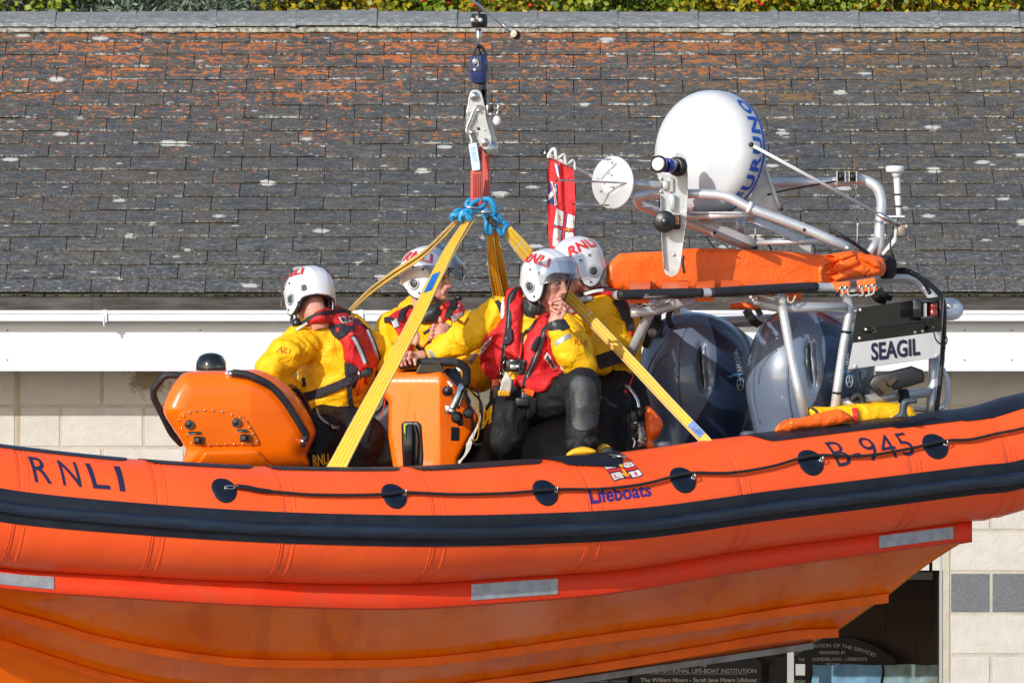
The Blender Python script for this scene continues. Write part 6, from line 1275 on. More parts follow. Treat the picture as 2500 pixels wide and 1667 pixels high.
mk('release_gear', *join(tubeg(PP('C', [(318, 555), (345, 550), (362, 556), (358, 580), (340, 575), (322, 572)], Yh - .05), .006, 5, 8), tubeg(PP('C', [(330, 560), (335, 600), (350, 608), (360, 590), (355, 560)], Yh - .03), .0055, 5, 8), tubeg(PP('C', [(302, 560), (310, 610), (330, 602)], Yh - .04), .008, 5, 8), boxg(P('C', 312, 580, Yh - .03), .012, .02, .022, bev=.004)), M['steel'], hook)
mk('release_spring', *join(boxg(P('C', 322, 575, Yh - .05), .014, .01, .02, bev=.003), sph(P('C', 372, 595, Yh - .05), .008, 8)), M['darkmetal'], hook)
mk('thin_wires', *join(tubeg(PP('C', [(325, 556), (380, 530), (428, 520), (405, 560), (375, 590)], Yh - .06), .0013, 6, 5), tubeg(PP('C', [(340, 550), (400, 524), (425, 522)], Yh - .05), .0012, 5, 5)), M['darkmetal'], hook)
mk('white_float', *sph(P('C', 355, 642, Yh - .02), (.021, .02, .026), 20), M['white'], hook)
mk('hook_tip', *join(tubeg(PP('C', [(212, 715), (220, 745), (222, 765)], Yh - .02), [.008, .006, .004], 4, 8)), M['white'], hook)
# guide pole crossing behind the wire
gpz = empty('guide_pole', P('C', 300, 50, .0), 'slim steel rod with a pale rubber tip slanting in front of the ridge', 'rod')
pipe('rod', PP('C', [(190, -25, .0), (280, 45, .02), (425, 172, .06)]), .006, M['steel'], gpz); mk('rod_sleeve', *tubeg(PP('C', [(385, 130, .05), (432, 178, .06)]), [.0075, .0085], 3, 10), M['steel'], gpz)
v, f = latheg([(-.02, .018), (-.014, .0225), (.014, .0225), (.02, .018)], P('C', 455, 186, .05), (.5, -.8, -.3), 20); mk('rubber_tip', v, f, M['blk'], gpz); mk('tip_face', *latheg([(0, .02), (.004, .018), (.005, .003)], P('C', 455, 186, .05) + nrm((.5, -.8, -.3)) * .0195 * 0 + nrm((-.5, -.85, .2)) * .020, (-.5, -.8, .2), 20), simple('pale_tip', (.62, .52, .40), .6), gpz)
# red strop
rs_ = empty('lifting_strop', P('C', 265, 900, .15), 'faded red webbing strop looped through the crane hook with a printed tag', 'strop')
rb = strapg(PP('C', [(296, 770, .19), (297, 900, .20), (298, 1000, .19), (300, 1070, .17)]), px(36 * .4594), .012, (1, 0, .02)); mk('back_leg', *rb, M['redweb'], rs_)
fl_ = mk('front_leg', *join(strapg(PP('C', [(272, 772, .12), (262, 830, .10), (255, 905, .09)]), [.018, .024, .03], .010, (1, 0, .05)), strapg(PP('C', [(247, 905, .085), (246, 1000, .085), (248, 1080, .09), (262, 1088, .13)]), px(62 * .4594), .014, (1, 0, 0))), M['redweb'], rs_)
mk('webbing_lines', *join(*[tubeg(PP('C', [(232 + i * 8.5, 925, .0765), (232 + i * 8.5, 1050, .0765)]), .0016, 3, 4) for i in range(5)], *[tubeg(PP('C', [(265 + i * 6, 775, .10), (258 + i * 6, 830, .092), (252 + i * 4, 900, .084)]), .0014, 3, 4) for i in range(3)]), simple('dark_red_thread', (.22, .02, .02), .8), fl_)
v, f = padg('C', [(203, 766), (248, 758), (266, 868), (268, 905), (224, 912)], .07, .003, r=.002, h=.003, curve=0); tg_ = mk('printed_tag', v, f, M['label_w'], rs_)
mk('tag_print', *join(*[boxg(P('C', 228 + i * 1.6, 785 + i * 9, .066), .013, .0006, .0013) for i in range(9)]), simple('tag_ink', (.10, .30, .60), .6), tg_, smooth=False)
mk('tag_band', *boxg(P('C', 248, 905, .072), .016, .004, .003), M['blk'], tg_, smooth=False)
# blue shackles
sh_ = empty('blue_shackles', P('C', 270, 1120, .12), 'cluster of bright blue shackles and links joining the red strop to the yellow slings', 'shackles')
def ring3(c, a, b, na_, r, n=14):
    c = np.asarray(c); a, b = np.asarray(a, float), np.asarray(b, float); return tubeg([c + a * math.cos(t) + b * math.sin(t) for t in np.arange(n) * 2 * PI / n], r, 3, 10, True)
def cv(x0, y0, x1, y1, Y0, Y1, wd, r=.0105):
    a, b = P('C', x0, y0, Y0), P('C', x1, y1, Y1); d_ = (b - a) / 2; c = (a + b) / 2; s_ = nrm(np.cross(d_, (0, 1, .25))) * wd; return ring3(c, d_, s_, 0, r)
mk('coupling_link', *join(cv(218, 1070, 208, 1108, .10, .09, .019), cv(205, 1118, 295, 1062, .07, .10, .021, .012)), M['bluesteel'], sh_)
mk('coupling_link', *join(tubeg(PP('C', [(190, 1100, .10), (200, 1072, .10), (222, 1062, .11), (232, 1080, .12)]), [.012, .015, .012], 5, 10), tubeg(PP('C', [(282, 1058, .08), (318, 1062, .08), (338, 1095, .08), (340, 1130, .09), (318, 1146, .10), (285, 1128, .11), (272, 1108, .11)]), [.012, .017, .016, .014, .012], 5, 12)), M['bluesteel'], sh_)
mk('clevis_hook', *join(cv(168, 1120, 130, 1150, .07, .06, .018), tubeg(PP('C', [(120, 1172, .06), (115, 1150, .05), (130, 1138, .05), (155, 1140, .05), (165, 1155, .06)]), [.012, .014, .012], 5, 10), cylg(P('C', 150, 1140, .05), (.6, .2, .3), .05, .011)), M['bluesteel'], sh_)
mk('clevis_hook', *join(cv(218, 1125, 160, 1150, .04, .04, .018), tubeg(PP('C', [(160, 1178, .03), (162, 1150, .03), (185, 1138, .03), (205, 1145, .03), (216, 1165, .03), (212, 1190, .04)]), [.012, .014, .012], 5, 10), cylg(P('C', 195, 1150, .03), (.4, -.2, -.6), .05, .011)), M['bluesteel'], sh_)
mk('clevis_hook', *join(cv(290, 1120, 318, 1165, .10, .10, .018), tubeg(PP('C', [(296, 1248, .10), (294, 1215, .09), (302, 1180, .09), (318, 1172, .09), (326, 1195, .09), (320, 1245, .10)]), [.012, .014, .012], 5, 10), cylg(P('C', 310, 1180, .09), (.7, .1, -.5), .05, .011)), M['bluesteel'], sh_)
mk('clevis_hook', *join(cv(330, 1145, 378, 1180, .10, .12, .017), tubeg(PP('C', [(345, 1195, .10), (365, 1225, .10), (382, 1248, .11), (395, 1215, .12), (412, 1192, .13), (385, 1180, .12)]), [.011, .013, .011], 5, 10), cylg(P('C', 350, 1170, .09), (.5, .2, -.7), .04, .010)), M['bluesteel'], sh_)
mk('link_pin', *join(*[cylg(P('C', x, y, d_), a_, .05, .0075, 14) for x, y, d_, a_ in ((222, 1103, .06, (1, 0, -.1)), (297, 1127, .07, (1, 0, 0)), (170, 1122, .05, (.8, 0, .5)), (335, 1180, .08, (.3, 0, -1)))]), M['steel'], sh_)
mk('worn_link', *join(*[cv(a_, b_, c_, d_, Y_, Y_, .010, .007) for a_, b_, c_, d_, Y_ in ((176, 1108, 200, 1135, .08), (308, 1150, 322, 1180, .07), (322, 1165, 345, 1200, .07))]), M['darkmetal'], sh_)
# yellow slings
def sling(label, plies, tagq=None, lines=None):
    s = empty('lifting_sling', plies[0][0][0] if False else plies[0]['p'][0], label, 'sling', 'yellow webbing slings from hook to boat')
    for i, q in enumerate(plies):
        o = strap('webbing', q['p'], q['w'], q.get('t', .007), q['d'], M[q.get('m', 'yweb')], s, 8)
        pth = catmull(q['p'], 8); ww = interp_r(q['w'], len(pth)); tt, U, Vv = frames(pth, ref=q['d'])
        sgn = -1 if Vv[len(Vv) // 2][1] > 0 else 1
        st = []
        for fr_ in q.get('lines', (-.3, -.1, .1, .3)):
            st.append(sweep(pth + U * (ww * fr_)[:, None] + Vv * sgn * (q.get('t', .007) / 2 + .0002), .0011, 4))
        mk('stitch_line', *join(*st), M['stitch'], o)
        ed = [sweep(pth + U * (ww * fr_)[:, None] + Vv * sgn * (q.get('t', .007) / 2), .0022, 4) for fr_ in (-.485, .485)]
        mk('selvedge', *join(*ed), M['selvedge'], o)
    return s
pA = PP('N', [(1140, 542, .04), (1098, 610, -.12), (1058, 690, -.32), (1010, 790, -.56), (950, 902, -.80), (885, 1022, -.98), (822, 1142, -1.12), (805, 1175, -1.1)])
s1 = sling('widest yellow sling running down to the near tube, with a square blue patch', [dict(p=pA, w=[.055, .085, .10, .112, .120, .125, .128, .128], t=.008, d=(1, -.35, .55)), dict(p=pA[:5] + np.array([.035, -.008, .01]), w=[.03, .035, .03, .02, .006], t=.006, d=(.6, -.6, .5), m='yweb')])
a_ = P('K', 552, 462, -.36); 
def onsl(x, y, Y): return P('K', x, y, Y)
pth = catmull(pA, 8); tt, U, Vv = frames(pth, ref=(1, -.35, .55)); _i0, _i1 = 17, 23; n_ = 6; V = []
ww = interp_r([.055, .085, .10, .112, .120, .125, .128, .128], len(pth)); sgn = -1 if Vv[20][1] > 0 else 1
_q = proj(pth); k0 = int(np.argmin(abs(_q[:, 1] - 672))); k1 = int(np.argmin(abs(_q[:, 1] - 712)))
for k in range(k0, k1 + 1):
    for e in (-.30, .22): V.append(pth[k] + U[k] * ww[k] * e + Vv[k] * sgn * .0065)
mk('blue_patch', V, [(2 * i, 2 * i + 1, 2 * i + 3, 2 * i + 2) for i in range(k1 - k0)], M['bluetag'], s1)
pB = PP('N', [(1122, 535, .10), (1085, 575, .18), (1035, 622, .32), (960, 672, .55), (900, 718, .75), (845, 775, .95), (790, 850, 1.2), (700, 1000, 1.6)])
sling('yellow sling reaching down left behind the helmsman, folded edgewise', [dict(p=pB, w=[.052, .062, .062, .060, .058, .056, .056, .056], t=.008, d=(.62, .05, .78), lines=(-.1, .25)), dict(p=pB + np.array([-.006, -.012, .012]), w=[.03, .034, .030, .026, .022, .02, .02, .02], t=.006, d=(.62, .3, .78), lines=(0,))])
pC = PP('N', [(1203, 560, .12), (1206, 610, .2), (1214, 665, .32), (1226, 730, .5), (1240, 800, .7), (1262, 900, 1.0), (1290, 1000, 1.3)])
sling('amber sling hanging steeply behind the two seated crew in the middle', [dict(p=pC + np.array([0, .0, 0]), w=[.045, .075, .085, .09, .09, .09, .09], t=.008, d=(1, .1, .1), m='yweb2', lines=(-.35, -.2, 0, .2, .35)), dict(p=pC + np.array([-.012, -.012, 0]), w=[.03, .04, .045, .05, .05, .05, .05], t=.006, d=(1, -.4, .1), m='yweb2', lines=(-.1, .3))])
pD = PP('N', [(1238, 560, .13), (1264, 592, .16), (1300, 634, .20), (1345, 682, .22), (1395, 728, .20), (1450, 784, .16), (1540, 878, .06), (1630, 975, -.05), (1700, 1048, -.14), (1730, 1080, -.18), (1742, 1100, -.2)])
s4 = sling('yellow sling running down right across the engine, blue tag near its end', [dict(p=pD, w=[.05, .066, .070, .060, .050, .044, .042, .041, .040, .040, .04], t=.009, d=(.75, -.1, .65), lines=(-.2, .2)), dict(p=pD + np.array([-.008, .012, -.014]), w=[.03, .05, .055, .05, .045, .040, .038, .037, .036, .036, .036], t=.006, d=(.75, .3, .65), lines=(0,), m='yweb2')])
pth = catmull(pD, 8); tt, U, Vv = frames(pth, ref=(.75, -.1, .65)); ww = interp_r([.05, .066, .070, .060, .050, .044, .042, .041, .040, .040, .04], len(pth)); sgn = -1 if Vv[60][1] > 0 else 1
_q = proj(pth); k0 = int(np.argmin(abs(_q[:, 1] - 1030))); k1 = int(np.argmin(abs(_q[:, 1] - 1064))); V = []
for k in range(k0, k1 + 1):
    for e in (-.49, .49): V.append(pth[k] + U[k] * ww[k] * e + Vv[k] * sgn * .0072)
tg4 = mk('blue_tag', V, [(2 * i, 2 * i + 1, 2 * i + 3, 2 * i + 2) for i in range(k1 - k0)], M['bluetag'], s4)
lettering('tag_lettering', 'AFT', lambda u, v: (lambda kk: pth[int(kk)] + (pth[min(int(kk) + 1, len(pth) - 1)] - pth[int(kk)]) * (kk % 1) + U[int(kk)] * (-ww[int(kk)] * (-.3 + .6 * v)) + Vv[int(kk)] * sgn * .0085)(k1 - .8 - (k1 - k0 - 1.6) * u), M['navytxt'], tg4, grid=.3)
# ties
mk('tie_cord', *join(*[tubeg([P('J', *q, .1) for q in z], .0025, 5, 5) for z in ([(185, 65), (130, 160), (60, 215), (40, 270)], [(190, 95), (240, 160), (255, 220), (230, 290)])], tubeg([P('J', 1530, 1445, .12), P('J', 1490, 1440, .12), P('J', 1440, 1510, .12)], .004, 5, 5)), M['cord'], s4)
# ================================================================ crew
def rotm(f, u=(0, 0, 1)):
    f = nrm(f); u = np.asarray(u, float); l = nrm(np.cross(u, f)); u = np.cross(f, l); return np.array([f, l, u])   # rows: fwd, left, up
# -- head mesh in its own frame (x forward, y left, z up), origin between the ears
def make_head():
    g = Field((-.13, -.11, -.20), (.15, .11, .15), .0030)
    g.ell((-.005, 0, .035), (.096, .077, .095), .02); g.ell((.030, 0, -.035), (.062, .058, .075), .03); g.ell((.052, 0, -.082), (.036, .036, .030), .025)   # skull, face, chin
    for s in (-1, 1):
        g.cap((-.01, s * .052, -.035), (.045, s * .028, -.09), .022, .018, .03)      # jaw line
        g.ell((.062, s * .036, -.022), (.026, .026, .020), .022)                     # cheek
        g.cap((.084, s * .014, .026), (.072, s * .048, .024), .009, .009, .014)      # brow
        g.ell((.094, s * .030, .004), (.018, .019, .012), .014, 'cut')               # socket
        g.ell((.100, s * .012, -.040), (.012, .010, .009), .008)                     # nostril wing
    g.chain([(.088, 0, .018), (.102, 0, -.010), (.116, 0, -.036)], [.010, .010, .011], .014)   # nose
    g.cap((.090, 0, -.052), (.086, 0, -.066), .014, .012, .016)
    g.cap((.091, -.020, -.0635), (.091, .020, -.0635), .0055, .0055, .010); g.cap((.089, -.018, -.074), (.089, .018, -.074), .006, .006, .010)
    g.cap((.099, -.022, -.0685), (.099, .022, -.0685), .002, .002, .006, 'cut')
    g.ell((.082, 0, -.098), (.016, .018, .012), .014)
    g.cap((-.02, 0, -.06), (-.038, 0, -.155), .058, .058, .03)
    return g.mesh(1)
HV, HF = make_head()
def make_eyes():
    out = {}
    w_ = []; i_ = []; b_ = []; l_ = []
    for s in (-1, 1):
        w_.append(sph((.080, s * .030, .004), (.0125, .0135, .0085), 14)); i_.append(sph((.0895, s * .0285, .004), (.004, .0062, .0062), 10))
        b_.append(tubeg([(.096, s * .014, .026), (.0935, s * .030, .0315), (.080, s * .048, .027)], [.0035, .0042, .002], 4, 6))
        b_.append(tubeg([(.0925, s * .018, .010), (.0935, s * .030, .0135), (.083, s * .042, .009)], [.0012, .002, .001], 4, 5))
    l_.append(tubeg([(.094, -.018, -.0660), (.098, 0, -.0645), (.094, .018, -.0660)], [.001, .0040, .001], 4, 6)); l_.append(tubeg([(.092, -.016, -.0715), (.0955, 0, -.0725), (.092, .016, -.0715)], [.001, .0045, .001], 4, 6))
    return join(*w_), join(*i_), join(*b_), join(*l_)
EYES = make_eyes()
# -- helmet
def make_helmet():
    g = Field((-.19, -.16, -.19), (.20, .16, .18), .0046); X, Y, Z = g.ax[0][:, None, None], g.ax[1][None, :, None], g.ax[2][None, None, :]
    def el(X, Y, Z, r):
        zz = np.where(Z > 0, Z, Z * .40); k = np.sqrt((X / r[0]) ** 2 + (Y / r[1]) ** 2 + (zz / r[2]) ** 2); k1 = np.sqrt((X / r[0] ** 2) ** 2 + (Y / r[1] ** 2) ** 2 + (zz / r[2] ** 2) ** 2) + 1e-6; return k * (k - 1) / k1
    up = np.clip((Z + .02) / .10, 0, 1)
    # swept ribs and crest pressed into the shell
    ang = np.arctan2(Z - .02, X + .02); rib = .0032 * np.exp(-((np.abs(Y) - .055 - .02 * X / .14) / .010) ** 2) * up + .005 * np.exp(-(Y / .026) ** 2) * up * np.clip(1 - np.abs(X) / .15, 0, 1)
    rib2 = .0028 * np.exp(-((Z - .035 + .10 * X * X / .02 * .1 + .25 * X) / .007) ** 2) * np.clip((.09 - np.abs(X)) / .05, 0, 1)
    out = el(X, Y, Z - .015, (.150, .127, .128)) - rib - rib2; inn = el(X, Y, Z - .012, (.134, .111, .112))
    prof = np.array([(.25, .040), (.120, .040), (.095, .034), (.070, .012), (.060, -.03), (.056, -.065), (.045, -.100), (.018, -.122), (-.015, -.122), (-.045, -.105), (-.075, -.078), (-.110, -.062), (-.25, -.052), (-.25, .3), (.25, .3)])
    pr_ = catmull(prof[:13], 3); pr_ = np.vstack([pr_, prof[13:]]); p2 = poly2(g.ax[0][:, None], g.ax[2][None, :], pr_)[:, None, :]
    d = np.maximum(out, -inn); d = np.where(True, np.maximum(d, p2 + 0 * Y), d); g.d = d.astype(np.float32) + 0 * g.d; sv = g.mesh(2)
    # lining: inner layer seen through the opening
    inn2 = el(X, Y, Z - .012, (.112, .090, .094)); d = np.maximum(np.maximum(inn - .001, -inn2), p2 + .002 + 0 * Y); g.d = d.astype(np.float32); lv = g.mesh(1)
    # edge trim
    ed = []
    for s in (-1, 1):
        pts = []
        for x, z in catmull(prof[1:13], 4):
            if abs(x) > .148: continue
            zz = (z - .015) * (1 if z > .015 else .40); q = 1 - (x / .145) ** 2 - (zz / .123) ** 2; pts.append((x, s * .121 * math.sqrt(max(q, 0)), z))
        ed.append(sweep(np.array(pts), .005, 8))
    return sv, lv, join(*ed)
HS, HL, HE = make_helmet()
def hsurf(az, z, off=0.0):     # az degrees from forward (left +); point on shell
    a = math.radians(az); zz = (z - .015) * (1 if z > .015 else .40); k = math.sqrt(max(0.0, 1 - (zz / .128) ** 2)); n = np.array([math.cos(a) * .150 * k, math.sin(a) * .126 * k, z]); return n + off * nrm([n[0], n[1], zz])
def visorg(lo, hi, tilt, r=1.10, half=78):
    V = []; na_, nb_ = 40, 12
    for j in range(nb_ + 1):
        z = lo + (hi - lo) * j / nb_
        for i in range(na_ + 1):
            a = math.radians(-half + 2 * half * i / na_); k = math.sqrt(max(.12, 1 - (max(z, 0) / .15) ** 2)); p = np.array([math.cos(a) * .152 * r * k, math.sin(a) * .128 * r * k, z]); c, s = math.cos(tilt), math.sin(tilt)
            lim = .35 * (1 - abs(math.sin(a))) ; V.append((p[0] * c - p[2] * s, p[1], p[0] * s + p[2] * c + .01))
    F = [(j * (na_ + 1) + i, j * (na_ + 1) + i + 1, (j + 1) * (na_ + 1) + i + 1, (j + 1) * (na_ + 1) + i) for j in range(nb_) for i in range(na_)]
    return np.array(V), F
def helmet(par, c, R, tilt, vis=(-.06, .055), letters=True, side=1, snum=None, first={}, th=78, word='RNLI'):
    c = np.asarray(c, float); o_ = c
    M4 = Matrix([[R[0][0], R[1][0], R[2][0], 0], [R[0][1], R[1][1], R[2][1], 0], [R[0][2], R[1][2], R[2][2], 0], [0, 0, 0, 1]])
    def add(name, key, vf, mat, parent, cap_=True):
        if key in first and key: o = first[key].copy(); o.name = name; col.objects.link(o)
        else:
            v, f = vf; me = bpy.data.meshes.new(name); me.from_pydata(np.asarray(v).tolist(), [], f.tolist() if isinstance(f, np.ndarray) else f); me.materials.append(mat); me.polygons.foreach_set('use_smooth', [True] * len(me.polygons)); me.update()
            o = bpy.data.objects.new(name, me); col.objects.link(o)
            if key: first[key] = o
        o.parent = parent
        if parent is par: o.matrix_local = Matrix.Translation(Vector(c - org[par.name])) @ M4
        else: o.matrix_local = Matrix.Identity(4)
        return o
    sh = add('helmet', 'shell', HS, M['helmet'], par); add('helmet_lining', 'lin', HL, M['lining'], sh); add('edge_trim', 'edge', HE, M['blk_rub'], sh)
    add('visor', None, visorg(vis[0], vis[1], tilt, half=th), M['visor'], sh)
    vg = visorg(vis[0], vis[1], tilt, half=th)[0]; n1 = 41; add('visor_rim', None, join(sweep(vg[:n1], .0012, 5), sweep(vg[-n1:], .0010, 5)), glass('visor_edge', (.35, .38, .42), .6, .2) if 'visor_edge' not in bpy.data.materials else bpy.data.materials['visor_edge'], sh)
    pp_ = []; bb = []; rr_ = []
    for s in (-1, 1):
        q = hsurf(s * 97, -.048); n_ = nrm((q[0] * .6, q[1], 0)); pp_.append(cylg(q, n_, .010, .0235, 24, .2)); rr_.append(latheg([(0, .024), (.004, .030), (-.002, .034)], q + n_ * .001, n_, 28))
        for az, z in ((78, .028), (100, .036), (118, -.085), (84, -.095)): q = hsurf(s * az, z); bb.append(cylg(q + nrm((q[0], q[1], 0)) * .002, nrm((q[0] * .6, q[1], .1)), .008, .0075 if z > 0 else .006, 12, .4))
    add('ear_port', 'port', join(*pp_), M['port'], sh); add('ear_ring', 'ring', join(*rr_), M['silver'], sh); add('press_studs', 'stud', join(*bb), M['blk_gloss'], sh)
    k = 0
    for s in (-1, 1):
        v, f, a_ = textg(word, bold=.032, grid=.1, shear=0.1, spacing=1.06)
        W = [(hsurf(s * (100 + 40 * (u - .5) * 2 * (1 if s > 0 else -1) - 2), .056 + .046 * vv + (.012 * math.cos((u - .5) * 3)), .0065)) for u, vv in v]
        add('helmet_lettering', 'let%d' % s + word, (np.array(W), f), M['redtxt'], sh)
    if snum:
        v, f, a_ = textg('8', bold=.02, grid=.2); W = [hsurf(snum[0] + snum[3] * 6 * (u - .5), snum[1] + .032 * vv, .009) for u, vv in v]; add('number', None, (np.array(W), f), M['blacktxt'], sh)
    return sh
def xf(v, c, R): return np.asarray(v) @ np.asarray(R) + np.asarray(c)
def person(label, c, hc, hR, neck, torso, limbs, hands=(), Yc=0, root=None):
    """one continuous body: head, neck, torso, limbs and hands under the clothes"""
    r = empty('person', root, label, 'person', 'crew seated in the lifeboat')
    R = rotm(hR); parts = [(xf(HV, hc, R), [tuple(q) for q in HF.tolist()])]
    allp = np.array([q[:3] for L_ in [torso] + limbs for q in L_] + [neck[0]]); g = Field(allp.min(0) - .18, allp.max(0) + .18, .012)
    g.cap(neck[0], neck[1], .058, .07, .03)
    g.chain([q[:3] for q in torso], [q[3] * .80 for q in torso], .05)
    for L_ in limbs: g.chain([q[:3] for q in L_], [q[3] * .72 for q in L_], .04)
    parts.append(tuple(map(lambda z: z, g.mesh(1)))); 
    for hv in hands: parts.append(hv)
    b = mk('body', *join(*parts), M['skin'], r)
    for vf, nm, mt in zip(EYES, ('eyeballs', 'irises', 'eyebrows', 'lips'), ('eyew', 'iris', 'brow', 'lip')): mk(nm, xf(vf[0], hc, R), vf[1], M[mt], b)
    return r
def garment(name, chains, mat, par, h=.0085, k=.045, wr=(.010, 8, 1), ells=(), cuts=(), smooth=1, flats=None):
    allp = np.array([q[:3] for ch in chains for q in ch] + [np.asarray(e[0]) for e in ells]); rm = max([q[3] for ch in chains for q in ch] + [max(e[1]) for e in ells]) + .05
    g = Field(allp.min(0) - rm, allp.max(0) + rm, h)
    for ch in chains:
        fl_ = None
        if isinstance(ch[-1], tuple) and False: pass
        g.chain([q[:3] for q in ch], [q[3] for q in ch], k)
    for e in ells: g.ell(e[0], e[1], k, ax=e[2] if len(e) > 2 else None)
    for c_ in cuts: g.box(c_[0], c_[1], .004, .006, 'cut', ax=c_[2] if len(c_) > 2 else None)
    v, F = g.mesh(smooth)
    if wr: v = wrinkle(v, F, wr[0], wr[1], wr[2])
    o = mk(name, v, F, mat, par); return o, bvh(v, F)
def C3(c, x, y, Y, r): return (*P(c, x, y, Y), r)
def hand(chains, palm, r=.0084, h=.0024, k=.009, pk=.014):
    """chains: finger joint lists (metres); palm: list of (a,b,ra,rb)"""
    allp = np.array([q for ch in chains for q in ch] + [p_ for q in palm for p_ in q[:2]]); g = Field(allp.min(0) - .045, allp.max(0) + .045, h)
    for a, b, ra, rb in palm: g.cap(a, b, ra, rb, pk)
    for i, ch in enumerate(chains):
        rr_ = np.linspace(r * (1.12 if i == 0 else 1.0), r * .80, len(ch)); 
        n = len(ch)
        g2 = [(ch[j], rr_[j]) for j in range(n)]
        for j in range(n - 1): g.cap(ch[j], ch[j + 1], rr_[j], rr_[j + 1], k)
        for j in range(1, n - 1): g.ell(ch[j], (rr_[j] * 1.02,) * 3, k)
    v, F = g.mesh(1); return v, [tuple(q) for q in F.tolist()]
# ---------------------------------------------------------------- crew 3: front, chin on hand
B_ = 'B'
hc = P('B', 1125, 350, -.02); hd = (.80, -.58, -.16)
Lk = P('B', 1335, 985, -.36)
handL = hand([PP('B', q) for q in (
    [(1168, 560, -.26), (1150, 525, -.30), (1142, 490, -.31), (1172, 470, -.285)],           # thumb along the chin
    [(1200, 545, -.30), (1228, 498, -.33), (1200, 462, -.33), (1168, 470, -.31)],
    [(1200, 560, -.31), (1232, 528, -.345), (1205, 492, -.35), (1170, 490, -.33)],
    [(1195, 575, -.32), (1226, 556, -.345), (1200, 520, -.355), (1165, 512, -.335)],
    [(1185, 590, -.32), (1208, 580, -.34), (1185, 548, -.35), (1155, 532, -.335)])],
    [(P('B', 1160, 605, -.30), P('B', 1200, 548, -.31), .024, .024), (P('B', 1165, 630, -.30), P('B', 1165, 560, -.28), .026, .020), (P('B', 1170, 680, -.30), P('B', 1165, 600, -.30), .026, .024)])
handR = hand([PP('B', q) for q in (
    [(305, 835, .02), (290, 845, -.02), (292, 875, -.035)],
    [(285, 812, .03), (262, 800, -.01), (250, 835, -.035), (262, 868, -.03)],
    [(270, 806, .05), (240, 800, .02), (222, 838, -.02), (232, 875, -.015)],
    [(255, 808, .07), (222, 810, .05), (205, 845, .01), (212, 878, .01)],
    [(248, 820, .09), (212, 830, .08), (198, 858, .05), (205, 880, .05)])],
    [(P('B', 330, 820, .06), P('B', 262, 818, .03), .026, .018), (P('B', 330, 830, .08), P('B', 250, 830, .075), .022, .016), (P('B', 380, 820, .08), P('B', 320, 822, .06), .026, .026)])
neck = (P('B', 1060, 470, .05), P('B', 1040, 560, .08)); tor = [C3('B', 1030, 600, .08, .12), C3('B', 985, 800, .08, .15), C3('B', 950, 1040, .12, .15)]
aR = [C3('B', 815, 575, .08, .088), C3('B', 700, 640, .03, .078), C3('B', 590, 705, .02, .068), C3('B', 470, 775, .05, .056), C3('B', 365, 825, .08, .042)]
aL = [C3('B', 1225, 665, .06, .078), C3('B', 1300, 770, -.06, .076), C3('B', 1322, 880, -.24, .066), C3('B', 1255, 790, -.29, .062), C3('B', 1190, 655, -.30, .050)]
lL = [C3('B', 1000, 1090, .05, .12), C3('B', 1190, 1060, -.15, .105), C3('B', 1340, 1010, -.33, .082), C3('B', 1345, 1140, -.36, .074), C3('B', 1335, 1290, -.38, .068), C3('B', 1330, 1390, -.42, .06)]
lR = [C3('B', 930, 1090, .10, .11), C3('B', 870, 1190, -.04, .100), C3('B', 850, 1330, -.10, .092), C3('B', 850, 1500, .02, .08)]
p3 = person('seated crew member in white helmet nearest the camera, with a fist held to the mouth', None, hc, hd, neck, tor, [aR, aL, lL, lR], [handL, handR], root=P('B', 950, 1400, 0))
jk, jB = garment('jacket', [[C3('B', 1040, 530, .08, .085), C3('B', 1030, 640, .10, .135), C3('B', 985, 820, .10, .160), C3('B', 960, 960, .12, .150)], [C3('B', 1035, 600, .10, .11), *aR], [C3('B', 1070, 660, .10, .10), *aL]], M['yellow'], p3, wr=(.015, 9, 1), cuts=((P('B', 335, 832, .09), (.03, .1, .08), rotm((1, .1, .38))), (P('B', 1178, 620, -.30), (.1, .1, .028), rotm((.95, 0, .3)))))
tr_, tB = garment('trousers', [[C3('B', 955, 970, .12, .150), C3('B', 955, 1080, .10, .15)], lL, lR], M['trouser'], p3, wr=(.010, 8, 4))
allB = bvh(*(lambda a: (a[0], a[1]))(join((np.array([v.co[:] for v in jk.data.vertices]) + org[jk.name], [tuple(p.vertices) for p in jk.data.polygons]), (np.array([v.co[:] for v in tr_.data.vertices]) + org[tr_.name], [tuple(p.vertices) for p in tr_.data.polygons]))))
pad('knee_pad', 'B', [(1262, 985), (1300, 945), (1370, 945), (1420, 980), (1438, 1050), (1440, 1260), (1290, 1282), (1262, 1120)], -.6, .005, M['kneepad'], tr_, target=tB, h=.005, off=.001)
pad('ankle_gaiter', 'B', [(1240, 1335), (1330, 1312), (1412, 1325), (1432, 1340), (1412, 1400), (1330, 1392), (1250, 1412), (1236, 1370)], -.42, .055, M['trouser'], p3, r=.04, h=.007, wr=(.006, 12, 2))
pad('trouser_flash', 'B', [(712, 1165), (780, 1118), (770, 1240), (700, 1290), (694, 1300), (698, 1220)], -.4, .006, M['yellow'], tr_, target=tB, h=.005, curve=1)
pad('thigh_pocket', 'B', [(990, 1075), (1056, 1075), (1060, 1180), (1040, 1240), (990, 1215)], -.4, .02, M['trouser'], tr_, target=tB, h=.006, curve=1)
pad('boot', 'B', [(1250, 1425), (1290, 1400), (1350, 1388), (1415, 1405), (1418, 1432), (1250, 1448)], -.50, .06, M['goldtxt'], p3, r=.03, h=.006)
pad('boot', 'B', [(1425, 1430), (1430, 1395), (1470, 1370), (1500, 1376), (1535, 1405), (1540, 1435), (1500, 1450), (1440, 1450)], -.33, .05, M['goldtxt'], p3, r=.03, h=.006)
